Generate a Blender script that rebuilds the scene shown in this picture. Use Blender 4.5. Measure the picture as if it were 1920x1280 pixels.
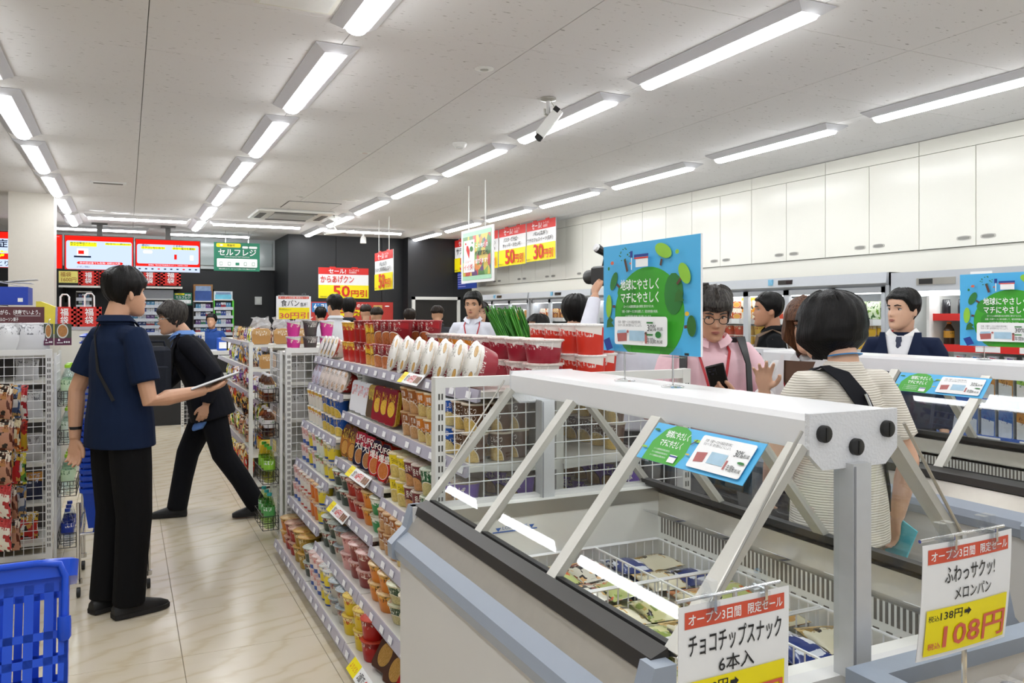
import bpy, bmesh, math, random
from mathutils import Vector, Matrix, Euler, noise
from math import sin, cos, pi, radians, sqrt, atan2
SC = bpy.context.scene
for _o in list(bpy.data.objects): bpy.data.objects.remove(_o)
# ---------------------------------------------------------------- camera, world, exposure
FP = 1520.0; HZ = 591.0; CH = 1.5; TH = atan2(723.0, FP)          # focal length (px), horizon row, eye height, yaw
cam = bpy.data.cameras.new('camera'); camo = bpy.data.objects.new('camera', cam); SC.collection.objects.link(camo)
cam.sensor_width = 36; cam.lens = FP*36/1920; cam.shift_y = -(640-HZ)/1920; cam.clip_start = .02; cam.clip_end = 100
camo.location = (0, 0, CH); camo.rotation_euler = (pi/2, 0, -TH); SC.camera = camo
SC.view_settings.view_transform = 'Standard'; SC.view_settings.look = 'None'
SC.view_settings.exposure = 0.42; SC.view_settings.gamma = 1.0; SC.view_settings.use_curve_mapping = False
wd = bpy.data.worlds.new('world'); SC.world = wd; wd.use_nodes = True
wd.node_tree.nodes['Background'].inputs[0].default_value = (.93, .96, 1, 1)
wd.node_tree.nodes['Background'].inputs[1].default_value = .55
LIGHT_POWER = 21.0
# ---------------------------------------------------------------- geometry of the place
CS, SN = cos(TH), sin(TH)
def W(px, py, d):
    u = (px-960)/FP*d
    return Vector((u*CS+d*SN, d*CS-u*SN, CH-(py-HZ)/FP*d))
def WY(px, py, Y): return W(px, py, Y/(CS-(px-960)/FP*SN))
def WX(px, py, X): return W(px, py, X/((px-960)/FP*CS+SN))
def WZ(px, py, Z): return W(px, py, (CH-Z)*FP/(py-HZ))
CEIL = 2.80
RND = random.Random(7)
# ---------------------------------------------------------------- materials
MATS = {}
def _new(name):
    m = bpy.data.materials.new(name); m.use_nodes = True
    nt = m.node_tree; b = nt.nodes['Principled BSDF']
    return m, nt, b
def c4(c): return (c[0], c[1], c[2], 1)
def hx(s):
    v = [int(s[i:i+2], 16)/255 for i in (0, 2, 4)]
    return tuple(x/12.92 if x <= .04045 else ((x+.055)/1.055)**2.4 for x in v)
def mat(name, col, rough=.5, metal=0., var=.06, scale=30., bump=0., spec=.5, coat=0., emit=0.):
    if name in MATS: return MATS[name]
    if isinstance(col, str): col = hx(col)
    m, nt, b = _new(name); N = nt.nodes; L = nt.links
    tc = N.new('ShaderNodeTexCoord'); nz = N.new('ShaderNodeTexNoise'); nz.inputs['Scale'].default_value = scale
    nz.inputs['Detail'].default_value = 3
    L.new(tc.outputs['Object'], nz.inputs['Vector'])
    mx = N.new('ShaderNodeMix'); mx.data_type = 'RGBA'
    mx.inputs[6].default_value = c4([x*(1-var) for x in col]); mx.inputs[7].default_value = c4([min(1, x*(1+var)) for x in col])
    L.new(nz.outputs[0], mx.inputs[0]); L.new(mx.outputs[2], b.inputs['Base Color'])
    b.inputs['Roughness'].default_value = rough; b.inputs['Metallic'].default_value = metal
    b.inputs['Specular IOR Level'].default_value = spec; b.inputs['Coat Weight'].default_value = coat
    if bump:
        bp = N.new('ShaderNodeBump'); bp.inputs['Strength'].default_value = bump; bp.inputs['Distance'].default_value = .01
        L.new(nz.outputs[0], bp.inputs['Height']); L.new(bp.outputs[0], b.inputs['Normal'])
    if emit:
        b.inputs['Emission Color'].default_value = c4(col); b.inputs['Emission Strength'].default_value = emit
    MATS[name] = m; return m
def glass(name, tint=(.965, .985, .98), refl=1.0, rough=0.02):
    if name in MATS: return MATS[name]
    m, nt, b = _new(name); N = nt.nodes; L = nt.links; N.remove(b)
    out = N['Material Output']; tr = N.new('ShaderNodeBsdfTransparent'); gl = N.new('ShaderNodeBsdfGlossy'); mx = N.new('ShaderNodeMixShader')
    fr = N.new('ShaderNodeFresnel'); ge = N.new('ShaderNodeNewGeometry'); mr = N.new('ShaderNodeMapRange')
    mr.inputs['To Min'].default_value = 1.45; mr.inputs['To Max'].default_value = 1/1.45
    L.new(ge.outputs['Backfacing'], mr.inputs['Value']); L.new(mr.outputs[0], fr.inputs[0])
    mu = N.new('ShaderNodeMath'); mu.operation = 'MULTIPLY'; mu.inputs[1].default_value = refl; mu.use_clamp = True
    tr.inputs[0].default_value = c4(tint); gl.inputs['Roughness'].default_value = rough
    L.new(fr.outputs[0], mu.inputs[0]); L.new(mu.outputs[0], mx.inputs[0]); L.new(tr.outputs[0], mx.inputs[1]); L.new(gl.outputs[0], mx.inputs[2]); L.new(mx.outputs[0], out.inputs[0])
    MATS[name] = m; return m
def emis(name, col, s):
    if name in MATS: return MATS[name]
    if isinstance(col, str): col = hx(col)
    m, nt, b = _new(name); N = nt.nodes; N.remove(b)
    e = N.new('ShaderNodeEmission'); e.inputs[0].default_value = c4(col); e.inputs[1].default_value = s
    nt.links.new(e.outputs[0], N['Material Output'].inputs[0]); MATS[name] = m; return m
def pkg(name, base, alt=None, pic=None, txt='ffffff', picv=.35, rough=.3, seed=0, bandv=None, band=None, psize=1., busy=0.):
    """printed package: base colour, a food picture oval low on the front, lettering-like blocks; driven by UV (u across, v up)"""
    if name in MATS: return MATS[name]
    m, nt, b = _new(name); N = nt.nodes; L = nt.links
    uv = N.new('ShaderNodeUVMap'); sp = N.new('ShaderNodeSeparateXYZ'); L.new(uv.outputs[0], sp.inputs[0])
    def math_(op, a, bb, cl=False):
        n = N.new('ShaderNodeMath'); n.operation = op; n.use_clamp = cl
        for i, v in enumerate((a, bb)):
            if hasattr(v, 'node'): L.new(v, n.inputs[i])
            elif v is not None: n.inputs[i].default_value = v
        return n.outputs[0]
    def mixc(f, a, bb):
        n = N.new('ShaderNodeMix'); n.data_type = 'RGBA'
        if hasattr(f, 'node'): L.new(f, n.inputs[0])
        else: n.inputs[0].default_value = f
        for i, v in ((6, a), (7, bb)):
            if hasattr(v, 'node'): L.new(v, n.inputs[i])
            else: n.inputs[i].default_value = c4(hx(v) if isinstance(v, str) else v)
        return n.outputs[2]
    u = math_('FRACT', math_('MULTIPLY', sp.outputs[0], 2.0), None); v = sp.outputs[1]
    col = mixc(0, base, base)
    if alt:
        col = mixc(math_('GREATER_THAN', math_('ADD', v, math_('MULTIPLY', u, .10)), .66), base, alt)
    if band: col = mixc(math_('COMPARE', v, bandv or .5) if False else math_('LESS_THAN', math_('ABSOLUTE', math_('SUBTRACT', v, bandv or .5), None), .07), col, band)
    if busy:
        cb0 = N.new('ShaderNodeCombineXYZ'); L.new(math_('MULTIPLY', u, 2.2), cb0.inputs[0]); L.new(math_('MULTIPLY', v, 2.6), cb0.inputs[1]); cb0.inputs[2].default_value = seed*1.3
        vn = N.new('ShaderNodeTexVoronoi'); vn.inputs['Scale'].default_value = 3.2; vn.distance = 'CHEBYCHEV'; L.new(cb0.outputs[0], vn.inputs['Vector'])
        sc_ = N.new('ShaderNodeSeparateColor'); L.new(vn.outputs['Color'], sc_.inputs[0])
        col = mixc(math_('GREATER_THAN', sc_.outputs[0], 1-busy*.5), col, txt); col = mixc(math_('GREATER_THAN', sc_.outputs[1], 1-busy*.5), col, pic or alt or txt); col = mixc(math_('GREATER_THAN', sc_.outputs[2], 1-busy*.25), col, '28201c')
    # lettering-like blocks
    cb = N.new('ShaderNodeCombineXYZ'); L.new(math_('MULTIPLY', u, 9.0), cb.inputs[0]); L.new(math_('MULTIPLY', v, 5.0), cb.inputs[1]); cb.inputs[2].default_value = seed*3.7
    vo = N.new('ShaderNodeTexNoise'); vo.inputs['Scale'].default_value = 1.6; vo.inputs['Detail'].default_value = 5; vo.inputs['Roughness'].default_value = .8
    L.new(cb.outputs[0], vo.inputs['Vector'])
    inb = math_('MULTIPLY', math_('LESS_THAN', math_('ABSOLUTE', math_('SUBTRACT', u, .5), None), .30), math_('LESS_THAN', math_('ABSOLUTE', math_('SUBTRACT', v, .70), None), .16))
    col = mixc(math_('MULTIPLY', inb, math_('GREATER_THAN', vo.outputs[0], .54)), col, txt)
    if pic and not busy:
        du = math_('MULTIPLY', math_('SUBTRACT', u, .52), 2.3); dv = math_('MULTIPLY', math_('SUBTRACT', v, picv-.05), 3.6)
        r2 = math_('ADD', math_('MULTIPLY', du, du), math_('MULTIPLY', dv, dv))
        n2 = N.new('ShaderNodeTexNoise'); n2.inputs['Scale'].default_value = 5; n2.inputs['Detail'].default_value = 6; n2.inputs['Roughness'].default_value = .75; n2.inputs['Distortion'].default_value = 1.5
        L.new(cb.outputs[0], n2.inputs['Vector'])
        rp = N.new('ShaderNodeValToRGB'); L.new(n2.outputs[0], rp.inputs[0])
        e = rp.color_ramp.elements; e[0].position = .3; e[1].position = .68
        d = hx(pic); e[0].color = c4([x*.25 for x in d]); e[1].color = c4([min(1, x*1.15+.1) for x in d])
        k = e.new(.5); k.color = c4(d)
        col = mixc(math_('LESS_THAN', r2, .66*psize), col, 'e8e0d2' if seed % 2 else '3a2a20'); col = mixc(math_('LESS_THAN', r2, .58*psize), col, rp.outputs[0])
    L.new(col, b.inputs['Base Color']); b.inputs['Roughness'].default_value = rough; b.inputs['Specular IOR Level'].default_value = .4
    MATS[name] = m; return m
# ---------------------------------------------------------------- mesh builder
class MB:
    def __init__(s): s.v = []; s.f = []; s.uv = []
    def add(s, vs, fs, uvs=None):
        o = len(s.v); s.v += [tuple(p) for p in vs]
        for i, f in enumerate(fs):
            s.f.append(tuple(k+o for k in f)); s.uv.append(uvs[i] if uvs else None)
        return s
    def box(s, lo, hi, M=None):
        x0, y0, z0 = lo; x1, y1, z1 = hi
        vs = [Vector(p) for p in ((x0,y0,z0),(x1,y0,z0),(x1,y1,z0),(x0,y1,z0),(x0,y0,z1),(x1,y0,z1),(x1,y1,z1),(x0,y1,z1))]
        if M: vs = [M @ p for p in vs]
        q = [(0,0),(.5,0),(.5,1),(0,1)]
        return s.add(vs, [(0,3,2,1),(4,5,6,7),(0,1,5,4),(1,2,6,5),(2,3,7,6),(3,0,4,7)], [q]*6)
    def cbox(s, c, d, M=None):
        return s.box([c[i]-d[i]/2 for i in range(3)], [c[i]+d[i]/2 for i in range(3)], M)
    def bbox(s, c, d, b):
        """box with bevelled vertical edges and top edge"""
        x, y, z = d[0]/2, d[1]/2, d[2]/2
        def ring(zz, i):
            a, bb = x-i, y-i
            return [(c[0]+p, c[1]+q, zz) for p, q in ((-a+b,-bb),(a-b,-bb),(a,-bb+b),(a,bb-b),(a-b,bb),(-a+b,bb),(-a,bb-b),(-a,-bb+b))]
        return s.loft([ring(c[2]-z, b*.5), ring(c[2]-z+b*.5, 0), ring(c[2]+z-b*.5, 0), ring(c[2]+z, b*.5)])
    def loft(s, rings, cap=True, closed=True, uvscale=None):
        n = len(rings[0]); vs = [p for r in rings for p in r]; fs = []; uvs = []; R = len(rings)
        for i in range(R-1):
            for j in range(n if closed else n-1):
                k = (j+1) % n
                fs.append((i*n+j, i*n+k, (i+1)*n+k, (i+1)*n+j))
                uvs.append([(j/n, i/(R-1)), ((j+1)/n, i/(R-1)), ((j+1)/n, (i+1)/(R-1)), (j/n, (i+1)/(R-1))])
        if cap:
            fs.append(tuple(range(n-1, -1, -1))); uvs.append([(.01, .01)]*n)
            fs.append(tuple(range((R-1)*n, R*n))); uvs.append([(.5+.45*cos(2*pi*i/n), .5+.45*sin(2*pi*i/n)) for i in range(n)])
        return s.add(vs, fs, uvs)
    def lathe(s, prof, n=16, c=(0,0,0), cap=True):
        return s.loft([[(c[0]+r*cos(2*pi*j/n), c[1]+r*sin(2*pi*j/n), c[2]+z) for j in range(n)] for r, z in prof], cap)
    def tube(s, pts, r, n=8, up=(0,0,1), cap=True):
        """r: radius, or list of radius / (rx along side axis, ry along the other)"""
        pts = [Vector(p) for p in pts]; rings = []; up = Vector(up); m = len(pts)
        if not isinstance(r, (list,)): r = [r]*m
        for i, p in enumerate(pts):
            t = (pts[min(i+1, m-1)]-pts[max(i-1, 0)]).normalized()
            if i == 0:
                a = t.cross(up)
                if a.length < .25: a = Vector((1,0,0))-t*t.x if abs(t.x) < .9 else Vector((0,1,0))-t*t.y
            else: a = pa-t*pa.dot(t)
            a.normalize(); pa = a; b = a.cross(t)
            rx, ry = r[i] if isinstance(r[i], tuple) else (r[i], r[i])
            rings.append([p+a*(rx*cos(2*pi*j/n))+b*(ry*sin(2*pi*j/n)) for j in range(n)])
        return s.loft(rings, cap)
    def sphere(s, c, r, n=12, m=8, M=None):
        if not isinstance(r, (tuple, list)): r = (r, r, r)
        rings = []
        for i in range(1, m):
            a = -pi/2+pi*i/m
            rings.append([Vector((r[0]*cos(a)*cos(2*pi*j/n), r[1]*cos(a)*sin(2*pi*j/n), r[2]*sin(a))) for j in range(n)])
        vs = [Vector((0,0,-r[2]))]+[p for q in rings for p in q]+[Vector((0,0,r[2]))]
        if M: vs = [M @ p for p in vs]
        vs = [p+Vector(c) for p in vs]
        fs = [(0, 1+(j+1) % n, 1+j) for j in range(n)]
        for i in range(m-2):
            for j in range(n): fs.append((1+i*n+j, 1+i*n+(j+1) % n, 1+(i+1)*n+(j+1) % n, 1+(i+1)*n+j))
        e = len(vs)-1; o = 1+(m-2)*n
        fs += [(o+j, o+(j+1) % n, e) for j in range(n)]
        return s.add(vs, fs)
    def prism(s, poly, lo, hi, axis='y'):
        """poly 2-D: axis y -> (x,z), axis x -> (y,z), axis z -> (x,y)"""
        f = {'y': lambda a, b, t: (a, t, b), 'x': lambda a, b, t: (t, a, b), 'z': lambda a, b, t: (a, b, t)}[axis]
        n = len(poly)
        vs = [f(a, b, lo) for a, b in poly]+[f(a, b, hi) for a, b in poly]
        fs = [tuple(range(n)), tuple(range(2*n-1, n-1, -1))]+[(i, i+n, (i+1) % n+n, (i+1) % n) for i in range(n)]
        return s.add(vs, fs)
    def xf(s, M):
        s.v = [tuple(M @ Vector(p)) for p in s.v]; return s
    def mesh(s, name, m=None, smooth=None):
        me = bpy.data.meshes.new(name); me.from_pydata(s.v, [], s.f)
        if any(u for u in s.uv):
            ul = me.uv_layers.new(name='UVMap'); i = 0
            for f, u in zip(s.f, s.uv):
                for k in range(len(f)):
                    if u: ul.data[i].uv = u[k]
                    i += 1
        if m: me.materials.append(m)
        bm = bmesh.new(); bm.from_mesh(me); bmesh.ops.recalc_face_normals(bm, faces=bm.faces); bm.to_mesh(me); bm.free()
        if smooth is not None:
            me.shade_smooth()
            if smooth < 170: me.set_sharp_from_angle(angle=radians(smooth))
        return me
    def build(s, name, m, parent=None, smooth=None, loc=None, rot=None):
        o = obj(name, s.mesh(name, m, smooth), parent)
        if loc is not None: o.location = loc
        if rot is not None: o.rotation_euler = rot
        return o
COL = SC.collection
TMP = bpy.data.scenes.new('tmp')
def tmp_dg():
    with bpy.context.temp_override(scene=TMP, view_layer=TMP.view_layers[0]): return bpy.context.evaluated_depsgraph_get()
def obj(name, me, parent=None):
    o = bpy.data.objects.new(name, me); COL.objects.link(o)
    if parent is not None: o.parent = parent
    return o
def tag(o, label, cat, group=None, kind=None):
    o['label'] = label
    if cat: o['category'] = cat
    if group: o['group'] = group
    if kind: o['kind'] = kind
    return o
def thing(name, label, cat, loc=(0,0,0), rz=0., group=None):
    o = obj(name, None); o.location = loc; o.rotation_euler = (0, 0, rz); o.empty_display_size = .1
    return tag(o, label, cat, group)
def struct(o, label=None):
    o['kind'] = 'structure'
    if label: o['label'] = label
    return o
def copy_tree(o, parent=None):
    c = o.copy(); COL.objects.link(c)
    if parent is not None: c.parent = parent
    for ch in KIDS.get(o.name, list(o.children)):
        copy_tree(ch, c)
    return c
KIDS = {}
# ---------------------------------------------------------------- lettering
_TX = {}
def text_geo(s, bold=.0):
    k = (s, bold)
    if k in _TX: return _TX[k]
    cu = bpy.data.curves.new('t', 'FONT'); cu.body = s; cu.size = 1; cu.resolution_u = 2; cu.offset = bold
    o = bpy.data.objects.new('t', cu); TMP.collection.objects.link(o)
    dg = tmp_dg(); me = o.evaluated_get(dg).to_mesh()
    vs = [(v.co.x, v.co.y) for v in me.vertices]; fs = [tuple(p.vertices) for p in me.polygons]
    o.evaluated_get(dg).to_mesh_clear(); bpy.data.objects.remove(o); bpy.data.curves.remove(cu)
    if vs:
        x0 = min(v[0] for v in vs); x1 = max(v[0] for v in vs); y0 = min(v[1] for v in vs); y1 = max(v[1] for v in vs)
        vs = [((a-x0)/max(1e-6, x1-x0), (b-y0)/max(1e-6, y1-y0)) for a, b in vs]
    _TX[k] = (vs, fs); return _TX[k]
class Sign:
    """flat print in fractions of a w x h board, board centre at origin, facing -Y; layers step forward"""
    def __init__(s, root, w, h, y0, step=.0006, warp=None):
        s.r, s.w, s.h, s.y, s.st, s.k, s.warp, s.acc = root, w, h, y0, step, 0, warp, {}
    def _p(s, a, b, y):
        x = (a-.5)*s.w; z = (b-.5)*s.h
        return s.warp(x, y, z) if s.warp else (x, y, z)
    def _add(s, name, m, pts, fs):
        y = s.y-s.st*s.k
        mb = s.acc.setdefault((name, m.name), (MB(), m))[0]
        mb.add([s._p(a, b, y) for a, b in pts], fs)
    def layer(s): s.k += 1; return s
    def rect(s, x0, z0, x1, z1, m, name='print_panel'):
        s.layer()
        if s.warp:
            n = 6; g = [(x0+(x1-x0)*i/n, z0+(z1-z0)*j/n) for j in range(n+1) for i in range(n+1)]
            s._add(name, m, g, [(j*(n+1)+i, j*(n+1)+i+1, (j+1)*(n+1)+i+1, (j+1)*(n+1)+i) for j in range(n) for i in range(n)])
        else: s._add(name, m, [(x0,z0),(x1,z0),(x1,z1),(x0,z1)], [(0,1,2,3)])
        return s
    def rrect(s, x0, z0, x1, z1, m, r=.02, name='print_panel'):
        s.layer(); rx = r; rz = r*s.w/s.h; p = []
        for cx, cz, a in ((x1-rx, z0+rz, -90), (x1-rx, z1-rz, 0), (x0+rx, z1-rz, 90), (x0+rx, z0+rz, 180)):
            p += [(cx+rx*cos(radians(a+t)), cz+rz*sin(radians(a+t))) for t in (0, 30, 60, 90)]
        s._add(name, m, p, [tuple(range(len(p)))]); return s
    def ell(s, cx, cz, rx, rz, m, name='printed_shape', n=20, rot=0, clip=None):
        s.layer(); ca, sa = cos(rot), sin(rot); asp = s.w/s.h; p = []
        for i in range(n):
            a, b = rx*cos(2*pi*i/n), rz*sin(2*pi*i/n)/asp
            x, z = cx+a*ca-b*sa, cz+(a*sa+b*ca)*asp
            if clip: x = min(max(x, clip[0]), clip[2]); z = min(max(z, clip[1]), clip[3])
            p.append((x, z))
        s._add(name, m, p, [tuple(range(n))]); return s
    def poly(s, pts, m, name='printed_shape'):
        s.layer(); s._add(name, m, pts, [tuple(range(len(pts)))]); return s
    def line(s, x0, z0, x1, z1, t, m, name='printed_line'):
        dx, dz = (x1-x0)*s.w, (z1-z0)*s.h; l = sqrt(dx*dx+dz*dz) or 1; nx, nz = -dz/l*t/2/s.w, dx/l*t/2/s.h
        return s.poly([(x0+nx, z0+nz), (x0-nx, z0-nz), (x1-nx, z1-nz), (x1+nx, z1+nz)], m, name)
    def text(s, st, x0, z0, x1, z1, m, bold=.012, name='lettering'):
        s.k += .5; vs, fs = text_geo(st, bold)
        s._add(name, m, [(x0+a*(x1-x0), z0+b*(z1-z0)) for a, b in vs], fs); s.k += .5; return s
    def flush(s):
        for (nm, _), (mb, m) in s.acc.items():
            me = bpy.data.meshes.new(nm); me.from_pydata(mb.v, [], mb.f); me.materials.append(m); obj(nm, me, s.r)
        s.acc = {}; return s
# ---------------------------------------------------------------- shared materials
M_white = mat('white_enamel', 'e6e6e2', .35, var=.02)
M_cream = mat('cream_laminate', 'eceadf', .22, var=.015, scale=3)
M_offw = mat('offwhite_plastic', 'd8d8d6', .4, var=.03)
M_paper = mat('white_paper', 'f0f0f0', .6, var=.02)
M_black = mat('black_plastic', '151515', .45)
M_dark = mat('dark_grey_metal', '3a3835', .35, .4)
M_steel = mat('brushed_steel', 'b9b7b0', .28, .9, var=.08, scale=8)
M_alu = mat('anodised_aluminium', 'c4c2ba', .4, .45)
M_chrome = mat('chrome', 'd8d8d8', .1, 1.)
M_blue = mat('blue_plastic', '0a48c8', .35, var=.05)
M_red = mat('red_print', 'd8231c', .5, var=.02)
M_yel = mat('yellow_print', 'f6e400', .5, var=.02)
M_ink = mat('black_ink', '1c1c1c', .6, var=.02)
M_wink = mat('white_ink', 'f6f6f6', .6, var=.02)
M_rink = mat('red_ink', 'd42a20', .6, var=.02)
M_glass = glass('clear_glass')
M_acr = glass('clear_acrylic', (.95, .96, .97), 1.3)
# ================================================================ the setting
def stone_mat():
    m, nt, b = _new('polished_beige_stone'); N = nt.nodes; L = nt.links
    tc = N.new('ShaderNodeNewGeometry'); mp = N.new('ShaderNodeMapping'); mp.inputs['Rotation'].default_value = (0, 0, .5); mp.inputs['Scale'].default_value = (.5, 1.3, 1)
    L.new(tc.outputs['Position'], mp.inputs[0])
    wv = N.new('ShaderNodeTexWave'); wv.inputs['Scale'].default_value = 2.6; wv.inputs['Distortion'].default_value = 9; wv.inputs['Detail'].default_value = 4; wv.inputs['Detail Scale'].default_value = 1.2
    L.new(mp.outputs[0], wv.inputs['Vector'])
    rp = N.new('ShaderNodeValToRGB'); L.new(wv.outputs[0], rp.inputs[0]); e = rp.color_ramp.elements
    e[0].color = c4(hx('cfc1a6')); e[0].position = 0; e[1].color = c4(hx('d8cdb6')); e[1].position = .35
    k = e.new(.85); k.color = c4(hx('dacfba')); k = e.new(.12); k.color = c4(hx('d5c9b0'))
    L.new(rp.outputs[0], b.inputs['Base Color']); b.inputs['Roughness'].default_value = .2; b.inputs['Specular IOR Level'].default_value = .5
    return m
M_stone = stone_mat()
M_grout = mat('grey_grout', 'a59a86', .8)
TS = .58; TX0 = .222-TS*4; TY0 = 3.84-TS*4; NX, NY = 6, 18
fx0, fx1, fy0, fy1 = TX0, TX0+NX*TS, TY0, TY0+NY*TS
floor = struct(MB().box((-6, -3, -.06), (6, 16.5, -.004)).build('floor', M_grout), 'polished beige stone tile floor with fine joints')
mb = MB()
for lo, hi in (((-6,-3),(fx0,16.5)), ((fx1,-3),(6,16.5)), ((fx0,-3),(fx1,fy0)), ((fx0,fy1),(fx1,16.5))):
    mb.box((lo[0], lo[1], -.004), (hi[0], hi[1], 0))
mb.build('outer_tiling', M_stone, floor)
tile = MB().bbox((0, 0, -.002), (TS-.003, TS-.003, .0042), .0012).mesh('floor_tile', M_stone)
for i in range(NX):
    for j in range(NY):
        o = obj('floor_tile', tile, floor); o.location = (TX0+(i+.5)*TS, TY0+(j+.5)*TS, 0)
# ceiling
def ceil_mat():
    m, nt, b = _new('fissured_ceiling_board'); N = nt.nodes; L = nt.links
    tc = N.new('ShaderNodeNewGeometry'); mp = N.new('ShaderNodeMapping'); mp.inputs['Scale'].default_value = (22, 75, 1)
    L.new(tc.outputs['Position'], mp.inputs[0]); nz = N.new('ShaderNodeTexNoise'); nz.inputs['Scale'].default_value = 1; nz.inputs['Detail'].default_value = 2
    L.new(mp.outputs[0], nz.inputs['Vector']); rp = N.new('ShaderNodeValToRGB'); L.new(nz.outputs[0], rp.inputs[0]); e = rp.color_ramp.elements
    e[0].position = .26; e[0].color = c4(hx('a29e9a')); e[1].position = .33; e[1].color = c4(hx('e2e0df'))
    L.new(rp.outputs[0], b.inputs['Base Color']); b.inputs['Roughness'].default_value = .9
    bp = N.new('ShaderNodeBump'); bp.inputs['Strength'].default_value = .3; bp.inputs['Distance'].default_value = .003; L.new(rp.outputs[0], bp.inputs['Height']); L.new(bp.outputs[0], b.inputs['Normal'])
    return m
M_ceil = ceil_mat()
ceiling = struct(MB().box((-6, -3, CEIL+.012), (6.2, 16.5, CEIL+.08)).build('ceiling', mat('ceiling_gap', '8a8680', .9)), 'white fissured panel ceiling with thin joints')
PX, PY = .848, .79
nx0, nx1 = -3, 8; ny0, ny1 = 0, 21
cx0 = .086+(nx0-1)*PX
mb = MB()
for lo, hi in (((-6,-3),(.086+nx0*PX,16.5)), ((.086+nx1*PX,-3),(6.2,16.5)), ((.086+nx0*PX,-3),(.086+nx1*PX,-.4))):
    mb.box((lo[0], lo[1], CEIL), (hi[0], hi[1], CEIL+.012))
mb.build('outer_board', M_ceil, ceiling)
pan = MB().bbox((0, 0, .006), (PX-.004, PY-.003, .012), .0015).mesh('ceiling_panel', M_ceil)
for i in range(nx0, nx1):
    for j in range(ny0, ny1):
        o = obj('ceiling_panel', pan, ceiling); o.location = (.086+(i+.5)*PX, -.4+(j+.5)*PY, CEIL)
# ---- lamps
M_tube = emis('lit_diffuser', (.95, .975, 1), LIGHT_POWER)
M_pan = mat('lamp_white', 'd2d2d6', .4, var=.02)
def lamp_master():
    t = thing('ceiling_lamp', 'x', 'lamp')
    L_, w0, w1, hh = 1.19, .105, .056, .036
    r = lambda a, l, z: [(-a, -l, z), (a, -l, z), (a, l, z), (-a, l, z)]
    MB().loft([r(w0, L_/2+.035, 0), r(w0, L_/2+.035, -.006), r(w1, L_/2, -hh), r(w1-.01, L_/2-.01, -hh)]).build('housing', M_pan, t)
    prof = [(.045*cos(a), -hh-.026*sin(a)) for a in [pi*i/8 for i in range(9)]]
    MB().prism(prof, -L_/2+.01, L_/2-.01).build('diffuser', M_tube, t)
    return t
lampm = lamp_master(); _first = [True]
def lamp(x, y, rz, label, group):
    global lampm
    o = lampm if _first[0] else copy_tree(lampm); _first[0] = False
    o.location = (x, y, CEIL-.001); o.rotation_euler = (0, 0, rz); tag(o, label, 'lamp', group)
ROWS = [(-.655, 'row of ceiling lamps farthest left', 'left row'), (.917, 'row of ceiling lamps over the noodle aisle', 'aisle row'), (2.59, 'row of ceiling lamps crossing the middle of the ceiling', 'middle row'), (4.36, 'row of ceiling lamps nearest the white wall cupboards', 'cupboard row')]
ORD = ['nearest', 'second', 'third', 'fourth', 'fifth', 'sixth', 'seventh', 'eighth', 'ninth', 'tenth']
ORDW = ['first']+ORD[1:]+'eleventh twelfth thirteenth fourteenth fifteenth sixteenth seventeenth eighteenth nineteenth twentieth'.split()
ORDW += [a+'-'+b for a in ('twenty', 'thirty', 'forty', 'fifty', 'sixty') for b in ORDW[:9]]
# depth of lamp centres (from the far ends seen in the picture)
for x, lab, g in ROWS:
    y0 = {-.655: 2.96, .917: 2.95, 2.59: 3.12, 4.36: 3.11}[x]; n = 0
    for k in range(-3, 7):
        y = y0+k*1.545
        vis = (x*SN+y*CS) > .3 and abs((x*CS-y*SN)/(x*SN+y*CS))*FP < 1100 and (CEIL-CH)/(x*SN+y*CS)*FP < 640
        if vis:
            lamp(x, y, 0, '%s from the camera in the %s' % (ORD[n], lab), g); n += 1
        elif k > -3: lamp(x, y, 0, 'white ceiling lamp out of view behind the photographer', 'lamps behind')
CL = [((172, 408), (341, 418), 'first'), ((114, 429), (266, 435), ''), ((404, 419), (556, 430), ''), ((323, 439), (462, 446), ''), ((611, 432), (748, 440), '')]
CN = ['left tube across the ceiling above the heat warning screens', 'rear tube across the ceiling behind the left screen', 'tube across the ceiling above the green self checkout sign', 'rear tube across the ceiling just left of the green sign', 'tube across the ceiling in front of the black wall']
for (a, b, _), nm in zip(CL, CN):
    A = WZ(a[0], a[1], CEIL-.05); B = WZ(b[0], b[1], CEIL-.05); c = (A+B)/2
    lamp(c.x, c.y, pi/2, 'white '+nm, 'lamps across the counter')
# ---- walls
M_wall = mat('painted_wall', 'e9e7df', .5, var=.02, scale=2)
M_blackwall = mat('matt_black_panel', '1d1e21', .5, var=.12, scale=3)
def wallbox(name, lo, hi, m, label=None): return struct(MB().box(lo, hi).build(name, m), label)
wallbox('wall_right', (5.42, -3, 0), (5.6, 16.5, CEIL), M_wall, 'white wall behind the refrigerators')
wallbox('wall_left', (-6, -3, 0), (-5.9, 16.5, CEIL), M_wall, 'white wall on the left')
wb = wallbox('wall_back', (-6, 14.55, 0), (2.33, 14.65, 2.28), M_blackwall, 'matt black wall behind the counter')
MB().box((-6, 14.5, 2.28), (2.33, 14.65, CEIL)).build('white_upper_band', mat('glossy_white_panel', 'cfd4d4', .18, var=.03), wb)
for x0, x1 in ((-3.4, -.9), (-.85, .75), (.8, 2.28)):
    MB().box((x0, 14.47, 2.34), (x1, 14.5, CEIL-.06)).build('frosted_panel', mat('frosted_panel', 'b7c0c0', .12, var=.05, scale=2), wb)
wc = wallbox('wall_centre', (2.33, 13.24, 0), (4.62, 14.65, CEIL), M_blackwall, 'matt black wall with panel joints in the middle')
for x in (2.33, 3.1, 3.87):
    MB().box((x+.004, 13.225, .01), (x+.762, 13.24, CEIL)).build('wall_panel', M_blackwall, wc)
c = WZ(765, 444.5, CEIL)
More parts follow.
